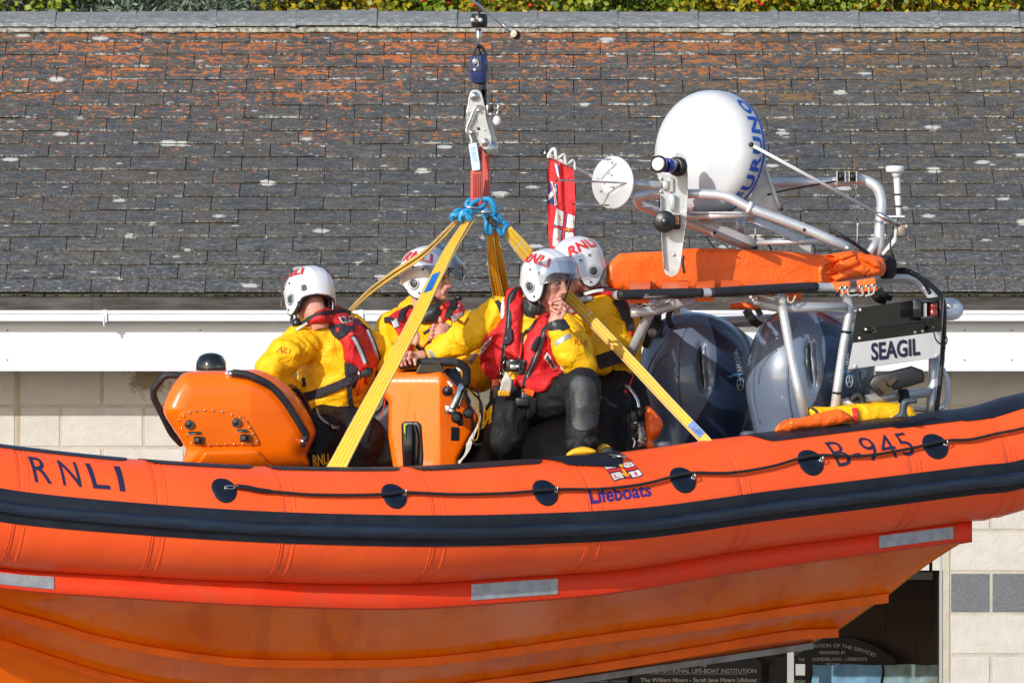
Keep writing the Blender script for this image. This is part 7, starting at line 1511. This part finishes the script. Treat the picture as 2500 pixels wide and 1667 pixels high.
pad('boot_sole', 'B', [(1458, 1440), (1460, 1412), (1490, 1390), (1522, 1392), (1538, 1412), (1540, 1438)], -.39, .03, M['blk_rub'], p3, r=.012, h=.005)
# cuffs, tape, neck seal
mk('wrist_seal', *join(tubeg([P('B', 1205, 670, -.30), P('B', 1180, 620, -.30), P('B', 1170, 595, -.30)], [.056, .050, .040], 4, 24), tubeg([P('B', 385, 818, .08), P('B', 350, 824, .075), P('B', 330, 826, .07)], [.040, .036, .031], 4, 24)), M['neoprene'], p3)
pad('cuff_tape', 'B', [(1148, 742), (1160, 730), (1262, 672), (1282, 700), (1160, 768)], -.6, .004, M['silver'], jk, target=jB, h=.004, curve=0)
pad('cuff_tape', 'B', [(352, 782), (392, 778), (432, 842), (398, 850)], -.3, .004, M['silver'], jk, target=jB, h=.004, curve=0)
v, F = padg('B', [(975, 455), (1005, 440), (1090, 490), (1110, 540), (1060, 570), (1040, 590), (985, 570), (965, 520)], .02, .09, r=.05, h=.006); mk('neck_seal', wrinkle(v, F, .005, 20), F, M['neoprene'], p3)
# lifejacket
lj = empty('lifejacket', P('B', 950, 800, -.1), parent=p3)
g1 = padg('B', [(870, 402), (905, 392), (960, 380), (965, 440), (975, 500), (962, 620), (955, 760), (965, 850), (860, 845), (835, 930), (820, 960), (770, 970), (715, 930), (692, 850), (700, 780), (730, 700), (800, 640), (845, 560), (850, 480)], -.5, .022, r=.028, target=allB, bulge=.034, h=.006, curve=2)
g2 = padg('B', [(1095, 560), (1130, 545), (1165, 610), (1150, 690), (1160, 760), (1195, 850), (1215, 920), (1165, 960), (1120, 1040), (1050, 1052), (985, 1030), (905, 1005), (915, 960), (960, 920), (965, 850), (975, 740), (1010, 660), (1050, 600)], -.5, .024, r=.028, target=allB, bulge=.040, h=.006, curve=2)
o1 = mk('left_lobe', wrinkle(g1[0], g1[1], .006, 11, 2), g1[1], M['red'], lj); o2 = mk('right_lobe', wrinkle(g2[0], g2[1], .006, 11, 5), g2[1], M['red'], lj); ljB = bvh(*join(g1, g2)); fullB = bvh(*join(g1, g2, (np.array([v.co[:] for v in jk.data.vertices]) + org[jk.name], [tuple(p.vertices) for p in jk.data.polygons])))
pad('chest_pocket', 'B', [(720, 830), (770, 790), (815, 790), (825, 860), (812, 925), (745, 930), (722, 900)], -.6, .010, M['red'], o1, target=ljB, h=.005, curve=1)
pad('side_trim', 'B', [(835, 460), (850, 455), (856, 540), (838, 590), (826, 560)], -.6, .006, M['tagw'], o1, target=ljB, h=.004)
def zipstrip(pts, w_, par, tgt, nm='zip', mat='zip', off=.008): return mk(nm, *strapg(onto('B', pts, tgt, off, -.6), w_, .006, (1, 0, .25), 6), M[mat], par)
zipstrip([(940, 385), (905, 420), (885, 470), (880, 560), (872, 660), (858, 740), (848, 830), (840, 930), (820, 965)], .030, o1, fullB); zipstrip([(1135, 600), (1105, 660), (1080, 740), (1040, 850), (1000, 940), (980, 1010), (985, 1030)], .030, o2, fullB)
mk('zip_teeth', *join(strapg(onto('B', [(905, 420), (885, 470), (880, 560), (872, 660), (858, 740), (848, 830)], fullB, .0125, -.6), .005, .003, (1, 0, .2), 6), strapg(onto('B', [(1105, 660), (1080, 740), (1040, 850), (1000, 940), (980, 1010)], fullB, .0125, -.6), .005, .003, (1, 0, .4), 6), strapg(onto('B', [(998, 690), (965, 760), (945, 830), (930, 900)], fullB, .006, -.6), .006, .003, (1, 0, .4), 6)), simple('zip_teeth_grey', (.20, .21, .24), .4, metal=.5), lj)
pad('zip_cover', 'B', [(865, 640), (900, 645), (905, 720), (885, 745), (845, 755), (850, 700)], -.7, .006, M['pad_blk'], o1, target=fullB, h=.004, off=.018, curve=1); pad('zip_cover', 'B', [(1055, 700), (1085, 690), (1075, 740), (1050, 790), (1015, 785), (1028, 740)], -.7, .006, M['pad_blk'], o2, target=fullB, h=.004, off=.02, curve=1)
def nametag(cs, tgt, par, s='RNLI', off=.012, Yr=-.6, mat='tagw', h=.004, tm='blacktxt', c='B', inset=.12):
    o = pad('name_tag', c, [cs[0], cs[1], cs[2], cs[3]], Yr, .003, M[mat], par, target=tgt, h=h, curve=0, off=off - .003, r=.002)
    a = np.array(cs, float)
    def fn(u, v):
        u = inset + (1 - 2 * inset) * u; v = .2 + .6 * v; p = a[0] * (1 - u) * (1 - v) + a[1] * u * (1 - v) + a[2] * u * v + a[3] * (1 - u) * v; return onto(c, [p], tgt, off + .0045, Yr)[0]
    lettering('tag_lettering', s, fn, M[tm], o, bold=.02, grid=.25); return o
nametag([(1100, 835), (1190, 950), (1198, 905), (1122, 790)], ljB, o2); nametag([(690, 830), (765, 740), (778, 690), (705, 760)], ljB, o1)
bk = mk('buckle', *join(boxg(onto('B', [(905, 885)], fullB, .035, -.6)[0], .035, .010, .028, bev=.006), boxg(onto('B', [(965, 900)], fullB, .03, -.6)[0], .02, .008, .030, bev=.004), strapg(onto('B', [(850, 870), (900, 860), (985, 880)], fullB, .018, -.6), .05, .006, (0, 0, 1), 4)), M['blk'], lj)
mk('buckle_metal', *join(boxg(onto('B', [(908, 890)], fullB, .048, -.6)[0], .016, .004, .012, bev=.002), cylg(onto('B', [(938, 888)], fullB, .048, -.6)[0], (0, -1, 0), .008, .009), boxg(onto('B', [(940, 930)], fullB, .03, -.6)[0], .016, .003, .004), boxg(onto('B', [(908, 850)], fullB, .04, -.6)[0], .03, .003, .003), tubeg([onto('B', [(858 + 16 * math.cos(t), 890 + 38 * math.sin(t))], fullB, .035, -.6)[0] for t in np.arange(10) * PI / 5], .0035, 3, 7, True), tubeg([onto('B', [(834 + 13 * math.cos(t), 960 + 34 * math.sin(t))], fullB, .03, -.6)[0] for t in np.arange(10) * PI / 5], .003, 3, 7, True)), M['steel'], bk)
gl = [tubeg(PP('B', [(868, 930, -.16), (x, 980, -.17), (x2, 1040, -.165)]), [.009, .014, .010], 5, 10) for x, x2 in ((850, 832), (862, 850), (876, 868), (884, 882))]
gv = mk('hanging_glove', *join(*gl), M['glove'], lj); mk('glove_tips', *join(*[tubeg(PP('B', [(x, 1038, -.166), (x - 3, 1070, -.165)]), [.0115, .009], 3, 10) for x in (825, 845, 862, 878)]), M['glove_y'], gv)
mk('crotch_strap', *join(strapg(onto('B', [(995, 1040), (990, 1090), (975, 1140)], allB, .02, -.6), .055, .02, (1, 0, 0), 4), boxg(onto('B', [(965, 1110)], allB, .04, -.6)[0], .035, .015, .022, bev=.006), boxg(onto('B', [(800, 1070)], allB, .02, -.6)[0], .018, .01, .05, bev=.005)), M['blk'], lj)
mk('strap_tab', *join(strapg(onto('B', [(965, 1050), (1000, 1045), (1035, 1060)], allB, .035, -.6), .03, .012, (0, 0, 1), 4), boxg(onto('B', [(795, 1005)], allB, .01, -.6)[0], .02, .01, .03, bev=.005)), M['orangebit'], lj)
mk('toggle_cord', *join(tubeg(onto('B', [(1060, 575), (1040, 610), (1010, 650), (965, 690), (958, 760)], fullB, .012, -.6), .006, 6, 8), tubeg(onto('B', [(1050, 600), (1020, 650), (985, 665)], fullB, .018, -.6), .009, 5, 8)), M['blk'], lj)
mk('toggle', *sph(onto('B', [(1060, 574)], fullB, .02, -.6)[0], .012, 12), M['orangebit'], lj); mk('toggle_cord_red', *tubeg(onto('B', [(958, 740), (955, 800), (945, 860)], fullB, .02, -.6), .006, 5, 8), M['red'], lj)
mk('chin_strap', *join(*[tubeg(PP('B', [(1060, 440 + i * 5, -.10), (1075, 500, -.12), (1085, 550 + i * 6, -.10)]), .006, 5, 8) for i in range(2)]), M['blk'], p3)
helmet(p3, hc + np.array([0, 0, .018]) - nrm(hd) * .0, rotm(hd), .40, vis=(-.055, .06), side=1, th=80)
def faded(cs, tgt, par, s, Yr=-.6, off=.003, c='B', bold=.0):
    a = np.array(cs, float)
    return lettering('sleeve_lettering', s, lambda u, v: onto(c, [a[0] * (1 - u) * (1 - v) + a[1] * u * (1 - v) + a[2] * u * v + a[3] * (1 - u) * v], tgt, off, Yr)[0], M['rusttxt'], par, bold=bold, grid=.25)
faded([(545, 600), (600, 625), (630, 580), (575, 560)], jB, jk, 'LI'); faded([(1295, 745), (1385, 765), (1392, 720), (1300, 712)], jB, jk, 'RNL')
pad('shoulder_patch', 'B', [(762, 448), (800, 444), (848, 500), (825, 560), (800, 500)], -.5, .005, M['pad_blk'], jk, target=jB, h=.005, curve=1)

# ---------------------------------------------------------------- crew 1: helmsman, back turned
hc = P('A', 1043, 455, .30); hd = (-.46, .80, -.38)
neck = (P('A', 1080, 520, .32), P('A', 1120, 600, .34)); tor = [C3('A', 1160, 720, .36, .15), C3('A', 1190, 900, .38, .17), C3('A', 1180, 1180, .40, .16)]
aL = [C3('A', 985, 745, .22, .085), C3('A', 890, 820, .10, .078), C3('A', 800, 905, .05, .066), C3('A', 860, 985, .12, .058), C3('A', 950, 1040, .3, .045)]
aR = [C3('A', 1395, 760, .45, .080), C3('A', 1420, 900, .55, .07), C3('A', 1330, 1000, .75, .06)]
hand1 = hand([[P('A', 935, 1050, .3), P('A', 975, 1060, .3), P('A', 985, 1095, .3)]] + [[P('A', 935, 1040 + i * 12, .32), P('A', 972, 1030 + i * 14, .34), P('A', 980, 1060 + i * 12, .36)] for i in range(4)], [(P('A', 950, 1040, .3), P('A', 940, 1055, .31), .03, .028)])
hand1b = hand([[P('A', 1300, 1010, .75), P('A', 1270, 1030, .75), P('A', 1250, 1050, .75)]] + [[P('A', 1300, 1010 + i * 12, .78), P('A', 1265, 1020 + i * 14, .78), P('A', 1240, 1040 + i * 12, .78)] for i in range(4)], [(P('A', 1330, 1000, .75), P('A', 1300, 1020, .76), .03, .028)])
l1 = [C3('A', 1190, 1250, .42, .15), C3('A', 1110, 1330, .15, .12), C3('A', 1060, 1480, .08, .10)]; l1b = [C3('A', 1250, 1260, .45, .15), C3('A', 1330, 1340, .25, .13), C3('A', 1300, 1500, .2, .12)]
p1 = person('crew member with back turned, bending over the orange bow console', None, hc, hd, neck, tor, [aL, aR, l1, l1b], [hand1, hand1b], root=P('A', 1200, 1450, .3))
jk, jB = garment('jacket', [[C3('A', 1110, 660, .34, .115), C3('A', 1185, 760, .38, .175), C3('A', 1215, 900, .40, .185), C3('A', 1170, 1080, .40, .155)], [C3('A', 1090, 690, .34, .12), *aL], [C3('A', 1280, 720, .42, .13), *aR]], M['yellow'], p1, wr=(.016, 8, 7))
def both(jk, p):
    bo = [o for o in p.children if o.name.startswith('body')][0]; return bvh(*join(*[(np.array([v.co[:] for v in o.data.vertices]) + org[o.name], [tuple(q.vertices) for q in o.data.polygons]) for o in (jk, bo)]))
garment('jacket_hem', [[C3('A', 1100, 1110, .36, .10), C3('A', 1240, 1130, .40, .11)], [C3('A', 1110, 1030, .36, .11), C3('A', 1240, 1060, .40, .12)]], M['yellow'], p1, wr=(.010, 9, 8))
tr_, tB = garment('trousers', [[C3('A', 1180, 1220, .42, .15), C3('A', 1240, 1260, .44, .16)], l1, l1b], M['trouser'], p1, wr=(.010, 8, 9))
faded([(815, 800), (905, 805), (910, 775), (850, 760)], jB, jk, 'NLI', c='A')
yv = np.array([v.co[:] for v in jk.data.vertices]) + org[jk.name]
lj = empty('lifejacket', P('A', 1300, 800, .2), parent=p1)
cg = padg('A', [(968, 650), (1010, 600), (1080, 545), (1150, 505), (1205, 500), (1260, 520), (1290, 560), (1330, 585), (1400, 640), (1440, 720), (1380, 720), (1290, 660), (1200, 625), (1120, 615), (1040, 625)], 0, .035, r=.035, target=both(jk, p1), h=.006, bulge=.02)
o1 = mk('collar', wrinkle(cg[0], cg[1], .004, 12), cg[1], M['red'], lj)
bgp = padg('A', [(1210, 640), (1290, 625), (1360, 640), (1420, 680), (1460, 760), (1482, 860), (1440, 905), (1370, 935), (1330, 890), (1265, 855), (1245, 760), (1215, 700)], 0, .028, r=.03, target=jB, h=.006, bulge=.03)
o2 = mk('back_panel', wrinkle(bgp[0], bgp[1], .005, 10, 3), bgp[1], M['red'], lj); ljB = bvh(*join(cg, bgp, (yv, [tuple(p.vertices) for p in jk.data.polygons])))
pad('shoulder_yoke', 'A', [(1140, 622), (1230, 612), (1300, 628), (1320, 660), (1296, 672), (1222, 728), (1180, 690)], -.2, .010, M['pad_blk'], lj, target=ljB, h=.005, curve=1)
pad('side_panel', 'A', [(1252, 855), (1290, 860), (1345, 895), (1345, 960), (1320, 1030), (1290, 1020), (1256, 940)], -.2, .012, M['pad_blk'], lj, target=ljB, h=.005, curve=1)
def stA(nm, pts, w_, mat, par, off=.006, d_=(1, 0, .3), t=.006): return mk(nm, *strapg(onto('A', pts, ljB, off, -.3), w_, t, d_, 6), M[mat] if isinstance(mat, str) else mat, par)
stA('collar_zip', [(985, 618), (1040, 580), (1120, 552), (1200, 542), (1280, 552)], .024, 'zip', o1, .012, (0, 0, 1)); stA('collar_flap', [(1200, 535), (1240, 535), (1290, 550)], .026, 'blk_rub', o1, .025, (0, 0, 1))
stA('white_edge', [(950, 655), (985, 635), (1020, 612)], .012, 'tagw', o1, .01, (0, 0, 1))
for pts in ([(1300, 690), (1330, 740), (1362, 810), (1388, 880)], [(1392, 655), (1425, 730), (1450, 800), (1465, 860)]):
    stA('black_border', pts, .036, 'pad_blk', o2, .006); stA('reflective_strip', pts, .017, 'silver', o2, .012)
stA('back_strap', [(1318, 585), (1305, 640), (1300, 660)], .02, 'blk', o2, .02); stA('back_strap', [(1330, 590), (1370, 630), (1410, 670)], .022, 'blk', o2, .014); stA('pull_tab', [(1290, 672), (1300, 692)], .024, 'redtxt', o2, .024, (1, 0, .3)); stA('pull_tab', [(1378, 870), (1388, 892)], .022, 'redtxt', o2, .024)
stA('waist_belt', [(985, 1085), (1060, 1065), (1140, 1035), (1220, 1005), (1300, 965), (1350, 930), (1430, 900)], .046, 'pad_blk', lj, .008, (0, 0, 1)); stA('thigh_strap', [(1290, 960), (1285, 1050), (1295, 1150)], .026, 'pad_blk', lj, .012, (1, 0, 0)); stA('cuff_strap', [(990, 960), (1000, 1000), (985, 1010)], .02, 'pad_blk', lj, .01)
mk('belt_buckle', *join(boxg(onto('A', [(1390, 925)], ljB, .025, -.3)[0], .03, .008, .024, bev=.004), boxg(onto('A', [(1345, 940)], ljB, .02, -.3)[0], .01, .006, .02, bev=.003)), M['blk'], lj); mk('buckle_edge', *join(boxg(onto('A', [(1345, 935)], ljB, .028, -.3)[0], .004, .003, .022), boxg(onto('A', [(1410, 925)], ljB, .036, -.3)[0], .003, .003, .02)), M['steel'], lj)
stA('red_lanyard', [(1350, 960), (1342, 1010), (1336, 1070)], .012, 'redtxt', lj, .02); stA('red_lanyard', [(1388, 960), (1392, 1000)], .014, 'redtxt', lj, .02)
nametag([(1240, 618), (1320, 600), (1300, 562), (1212, 572)], ljB, o1, 'RN', off=.008, Yr=-.3, c='A', h=.0035)
cr = [(1080, 1150), (1100, 1200), (1150, 1245), (1200, 1270)]; mk('grey_hose', *tubeg(onto('A', cr, tB, .01, -.2), .006, 6, 8), simple('hose_grey', (.35, .37, .33), .5), p1); mke('hip_fittings', [boxg(onto('A', [(1200, 1275)], tB, .02, -.2)[0], .02, .01, .012, bev=.003), sph(onto('A', [(1160, 1255)], tB, .02, -.2)[0], .012, 8)], M['blk_gloss'], p1)
a_ = np.array([(1062, 1520), (1160, 1500), (1155, 1435), (1055, 1445)], float); lettering('thigh_lettering', 'RNLI', lambda u, v: onto('A', [a_[0] * (1 - u) * (1 - v) + a_[1] * u * (1 - v) + a_[2] * u * v + a_[3] * (1 - u) * v], tB, .004, -.3)[0], M['goldtxt'], tr_, bold=.03, grid=.3)
mk('boom_mic', *join(tubeg(PP('A', [(935, 570, .2), (930, 600, .19), (950, 620, .18)]), .008, 4, 8), sph(P('A', 962, 615, .18), (.025, .02, .028), 12), tubeg(PP('A', [(975, 520, .2), (960, 570, .2), (965, 610, .2)]), .006, 4, 8)), M['blk'], p1)
helmet(p1, hc + np.array([0, 0, .018]), rotm(hd, (.12, 0, 1)), .30, vis=(-.075, .03), snum=(136, -.036, 0, 1.9), th=72)

# ---------------------------------------------------------------- crew 2: face in profile, behind the wide sling
hc = P('B', 385, 330, .62); hd = (.90, -.42, -.06)
h2a = hand([PP('B', q) for q in ([(462, 625, .28), (450, 598, .27), (448, 578, .28)], [(440, 640, .27), (408, 630, .26), (404, 648, .275), (425, 655, .28)], [(438, 660, .27), (398, 655, .26), (394, 672, .275), (418, 678, .28)], [(438, 680, .27), (394, 682, .26), (390, 697, .275), (414, 700, .28)], [(440, 698, .27), (392, 705, .265), (388, 716, .28), (410, 716, .285)])], [(P('B', 475, 640, .30), P('B', 440, 650, .28), .026, .024), (P('B', 478, 690, .30), P('B', 440, 690, .28), .026, .022), (P('B', 495, 665, .32), P('B', 455, 672, .29), .032, .034)])
h2b = hand([PP('B', q) for q in ([(285, 690, .3), (300, 675, .28), (310, 690, .28)], [(280, 700, .3), (305, 690, .28), (312, 705, .28)], [(280, 712, .3), (305, 706, .28), (312, 720, .28)], [(278, 724, .3), (300, 722, .28), (306, 734, .28)], [(270, 735, .3), (290, 738, .28), (296, 748, .28)])], [(P('B', 262, 725, .32), P('B', 283, 705, .30), .028, .024), (P('B', 240, 750, .34), P('B', 268, 725, .32), .03, .028)])
neck = (P('B', 375, 460, .66), P('B', 370, 540, .68)); tor = [C3('B', 350, 620, .70, .14), C3('B', 340, 800, .70, .15), C3('B', 360, 1000, .72, .15)]
aR = [C3('B', 160, 650, .62, .078), C3('B', 120, 780, .50, .072), C3('B', 130, 880, .42, .06), C3('B', 235, 760, .35, .045)]
aL = [C3('B', 560, 630, .62, .080), C3('B', 660, 780, .48, .074), C3('B', 690, 920, .38, .068), C3('B', 610, 780, .34, .055), C3('B', 505, 670, .32, .042)]
p2 = person('crew member in profile behind the wide yellow sling, both hands on the chest', None, hc, hd, neck, tor, [aR, aL, [C3('B', 330, 1000, .7, .15), C3('B', 250, 1150, .4, .12), C3('B', 240, 1350, .4, .1)], [C3('B', 420, 1000, .7, .15), C3('B', 480, 1150, .5, .12), C3('B', 480, 1350, .5, .1)]], [h2a, h2b], root=P('B', 350, 1350, .7))
jk, jB = garment('jacket', [[C3('B', 360, 590, .70, .13), C3('B', 345, 720, .72, .16), C3('B', 350, 900, .72, .155)], [C3('B', 300, 620, .70, .13), *aR], [C3('B', 430, 620, .70, .13), *aL[:4], C3('B', 540, 700, .33, .045)], [C3('B', 700, 780, .55, .06), C3('B', 690, 960, .45, .07)]], M['yellow'], p2, wr=(.014, 9, 12))
garment('trousers', [[C3('B', 350, 1000, .72, .15), C3('B', 370, 1060, .7, .15)], [C3('B', 330, 1040, .7, .15), C3('B', 250, 1150, .4, .12), C3('B', 240, 1380, .4, .1)], [C3('B', 420, 1040, .7, .15), C3('B', 480, 1150, .5, .12), C3('B', 480, 1380, .5, .1)]], M['trouser'], p2)
pad('cuff_tape', 'B', [(612, 850), (660, 795), (690, 810), (640, 878)], 0, .004, M['silver'], jk, target=jB, h=.004, curve=0)
v, F = padg('B', [(320, 520), (370, 500), (440, 490), (452, 540), (430, 600), (370, 620), (320, 610)], .60, .09, r=.05, h=.006); mk('neck_seal', wrinkle(v, F, .005, 20, 3), F, M['neoprene'], p2)
lj = empty('lifejacket', P('B', 350, 650, .5), parent=p2)
g1 = padg('B', [(100, 600), (150, 545), (210, 515), (260, 500), (300, 560), (260, 640), (262, 700), (290, 760), (312, 800), (250, 800), (200, 720), (150, 640)], .3, .022, r=.026, target=jB, bulge=.02, h=.006)
g2 = padg('B', [(440, 560), (455, 500), (500, 460), (560, 470), (605, 520), (590, 560), (520, 600), (480, 600), (440, 700), (400, 740), (345, 790), (330, 770), (370, 720), (420, 650)], .3, .022, r=.026, target=jB, bulge=.02, h=.006)
o1 = mk('right_lobe', *g1, M['red'], lj); o2 = mk('left_lobe', *g2, M['red'], lj); ljB = bvh(*join(g1, g2, (np.array([v.co[:] for v in jk.data.vertices]) + org[jk.name], [tuple(p.vertices) for p in jk.data.polygons])))
def st2(nm, pts, w_, mat, par, off=.006, d_=(1, 0, .3), t=.006): return mk(nm, *strapg(onto('B', pts, ljB, off, .2), w_, t, d_, 6), M[mat], par)
st2('zip', [(535, 470), (515, 520), (495, 580)], .040, 'zip', o2, .01); st2('zip', [(260, 500), (210, 540), (195, 600)], .032, 'zip', o1, .01); st2('reflective_edge', [(155, 590), (175, 640)], .03, 'silver', o1, .008); st2('reflective_edge', [(520, 590), (560, 570), (590, 560)], .03, 'silver', o2, .006, (0, 0, 1)); st2('zip', [(292, 745), (320, 780), (345, 785)], .016, 'zip', lj, .01)
nametag([(545, 535), (572, 535), (576, 495), (550, 500)], ljB, o2, 'RN', off=.008, Yr=.2); st2('shoulder_web', [(95, 595), (125, 590), (150, 600)], .03, 'pad_blk', o1, .01, (0, 0, 1))
mk('toggle_cord', *join(tubeg(PP('B', [(460, 520, .45), (430, 580, .42), (400, 640, .4), (345, 680, .4)]), [.004, .006, .009], 5, 8), tubeg(PP('B', [(400, 700, .3), (370, 750, .32), (345, 785, .36)]), .008, 5, 8)), M['blk'], lj); mk('toggle', *sph(P('B', 462, 518, .42), .012, 12), M['orangebit'], lj)
mk('boom_mic', *join(sph(P('B', 565, 455, .45), (.020, .018, .018), 14), tubeg(PP('B', [(430, 470, .5), (480, 480, .46), (545, 460, .45)]), .003, 5, 6), tubeg(PP('B', [(412, 450, .55), (430, 478, .52), (455, 490, .5)]), .007, 5, 8)), M['blk'], p2)
helmet(p2, hc + np.array([-.012, 0, .018]), rotm(hd), .88, vis=(-.12, .05), th=74)

# ---------------------------------------------------------------- crew 4: behind, facing away left
hc = P('B', 1296, 270, .55); hd = (-.70, -.34, -.28)
hc4 = hc
neck = (P('B', 1380, 370, .58), P('B', 1410, 450, .60)); tor = [C3('B', 1470, 600, .64, .15), C3('B', 1500, 760, .66, .165), C3('B', 1490, 950, .68, .16)]
aL = [C3('B', 1520, 560, .52, .088), C3('B', 1540, 700, .42, .088), C3('B', 1440, 830, .38, .075), C3('B', 1330, 860, .45, .05)]
aR = [C3('B', 1350, 560, .75, .085), C3('B', 1300, 700, .85, .07), C3('B', 1250, 800, .8, .05)]
h4 = hand([[P('B', 1310, 860, .46), P('B', 1285, 850, .46), P('B', 1270, 870, .46)]] + [[P('B', 1310, 860 + 10 * i, .48), P('B', 1275, 862 + 12 * i, .48), P('B', 1260, 880 + 10 * i, .48)] for i in range(4)], [(P('B', 1345, 865, .46), P('B', 1308, 875, .47), .03, .028)])
p4 = person('crew member facing away beside the metal cage, behind the one with a fist raised', None, hc, hd, neck, tor, [aL, aR, [C3('B', 1500, 1000, .68, .15), C3('B', 1470, 1120, .35, .12), C3('B', 1480, 1360, .25, .10)], [C3('B', 1540, 1000, .72, .15), C3('B', 1580, 1150, .55, .13), C3('B', 1600, 1380, .5, .11)]], [h4], root=P('B', 1520, 1400, .5))
jk, jB = garment('jacket', [[C3('B', 1440, 570, .62, .14), C3('B', 1510, 700, .66, .165), C3('B', 1500, 850, .66, .16)], [C3('B', 1460, 560, .60, .12), *aL[:3], C3('B', 1350, 850, .44, .055)], [C3('B', 1400, 560, .7, .12), *aR]], M['yellow'], p4, wr=(.016, 8, 21))
garment('jacket_hem', [[C3('B', 1430, 880, .56, .085), C3('B', 1530, 885, .6, .09)]], M['yellow'], p4, wr=(.010, 11, 22), h=.008)
garment('trousers', [[C3('B', 1490, 980, .66, .15), C3('B', 1520, 1060, .66, .16)], [C3('B', 1500, 1040, .66, .15), C3('B', 1470, 1140, .35, .13), C3('B', 1480, 1380, .25, .11)], [C3('B', 1540, 1040, .7, .15), C3('B', 1580, 1150, .55, .14), C3('B', 1600, 1400, .5, .12)]], M['trouser'], p4, wr=(.010, 8, 23))
lj = empty('lifejacket', P('B', 1500, 600, .4), parent=p4); yv = np.array([v.co[:] for v in jk.data.vertices]) + org[jk.name]
cg = padg('B', [(1240, 500), (1300, 450), (1370, 410), (1450, 385), (1540, 385), (1590, 425), (1640, 500), (1668, 600), (1675, 680), (1650, 700), (1620, 600), (1570, 500), (1500, 440), (1420, 440), (1360, 480), (1330, 530), (1290, 560), (1250, 540)], .2, .035, r=.035, target=both(jk, p4), h=.006, bulge=.02)
o1 = mk('collar', wrinkle(cg[0], cg[1], .004, 12, 4), cg[1], M['red'], lj); ljB = bvh(*join(cg, (yv, [tuple(p.vertices) for p in jk.data.polygons])))
def st4(nm, pts, w_, mat, par, off=.006, d_=(0, 0, 1), t=.006): return mk(nm, *strapg(onto('B', pts, ljB, off, .1), w_, t, d_, 6), M[mat], par)
st4('collar_zip', [(1275, 470), (1340, 432), (1420, 408), (1480, 398), (1560, 410)], .022, 'zip', o1, .012); st4('zip_tag', [(1352, 432), (1420, 412), (1480, 405)], .016, 'tagw', o1, .02)
st4('black_back', [(1560, 460), (1600, 520), (1630, 600), (1640, 660)], .055, 'pad_blk', o1, .012, (1, 0, .5)); st4('reflective_edge', [(1250, 505), (1300, 480), (1350, 462), (1410, 458)], .026, 'silver', o1, .012); st4('reflective_edge', [(1262, 545), (1300, 520), (1340, 500)], .026, 'silver', o1, .012); st4('waist_belt', [(1440, 860), (1520, 835), (1590, 815), (1660, 840)], .075, 'pad_blk', lj, .010)
nametag([(1222, 540), (1240, 555), (1262, 510), (1240, 500)], ljB, o1, 'R', off=.012, Yr=.1)
a_ = np.array([(1405, 590), (1470, 640), (1480, 620), (1415, 570)], float); lettering('sleeve_lettering', 'RNL', lambda u, v: onto('B', [a_[0] * (1 - u) * (1 - v) + a_[1] * u * (1 - v) + a_[2] * u * v + a_[3] * (1 - u) * v], jB, .004, .1)[0], M['rusttxt'], jk, bold=.01, grid=.3)
mk('red_lanyard', *join(strapg(PP('B', [(1662, 925, .35), (1655, 960, .33), (1630, 1020, .3)]), .007, .004, (1, 0, 0), 5), strapg(PP('B', [(1630, 1020, .3), (1600, 1060, .3), (1572, 1095, .3)]), .020, .006, (1, 0, 1), 5)), M['redtxt'], lj)
helmet(p4, hc + np.array([0.01, 0, .018]), rotm(hd, (-.14, 0, 1)), .15, vis=(-.075, .045), th=84)
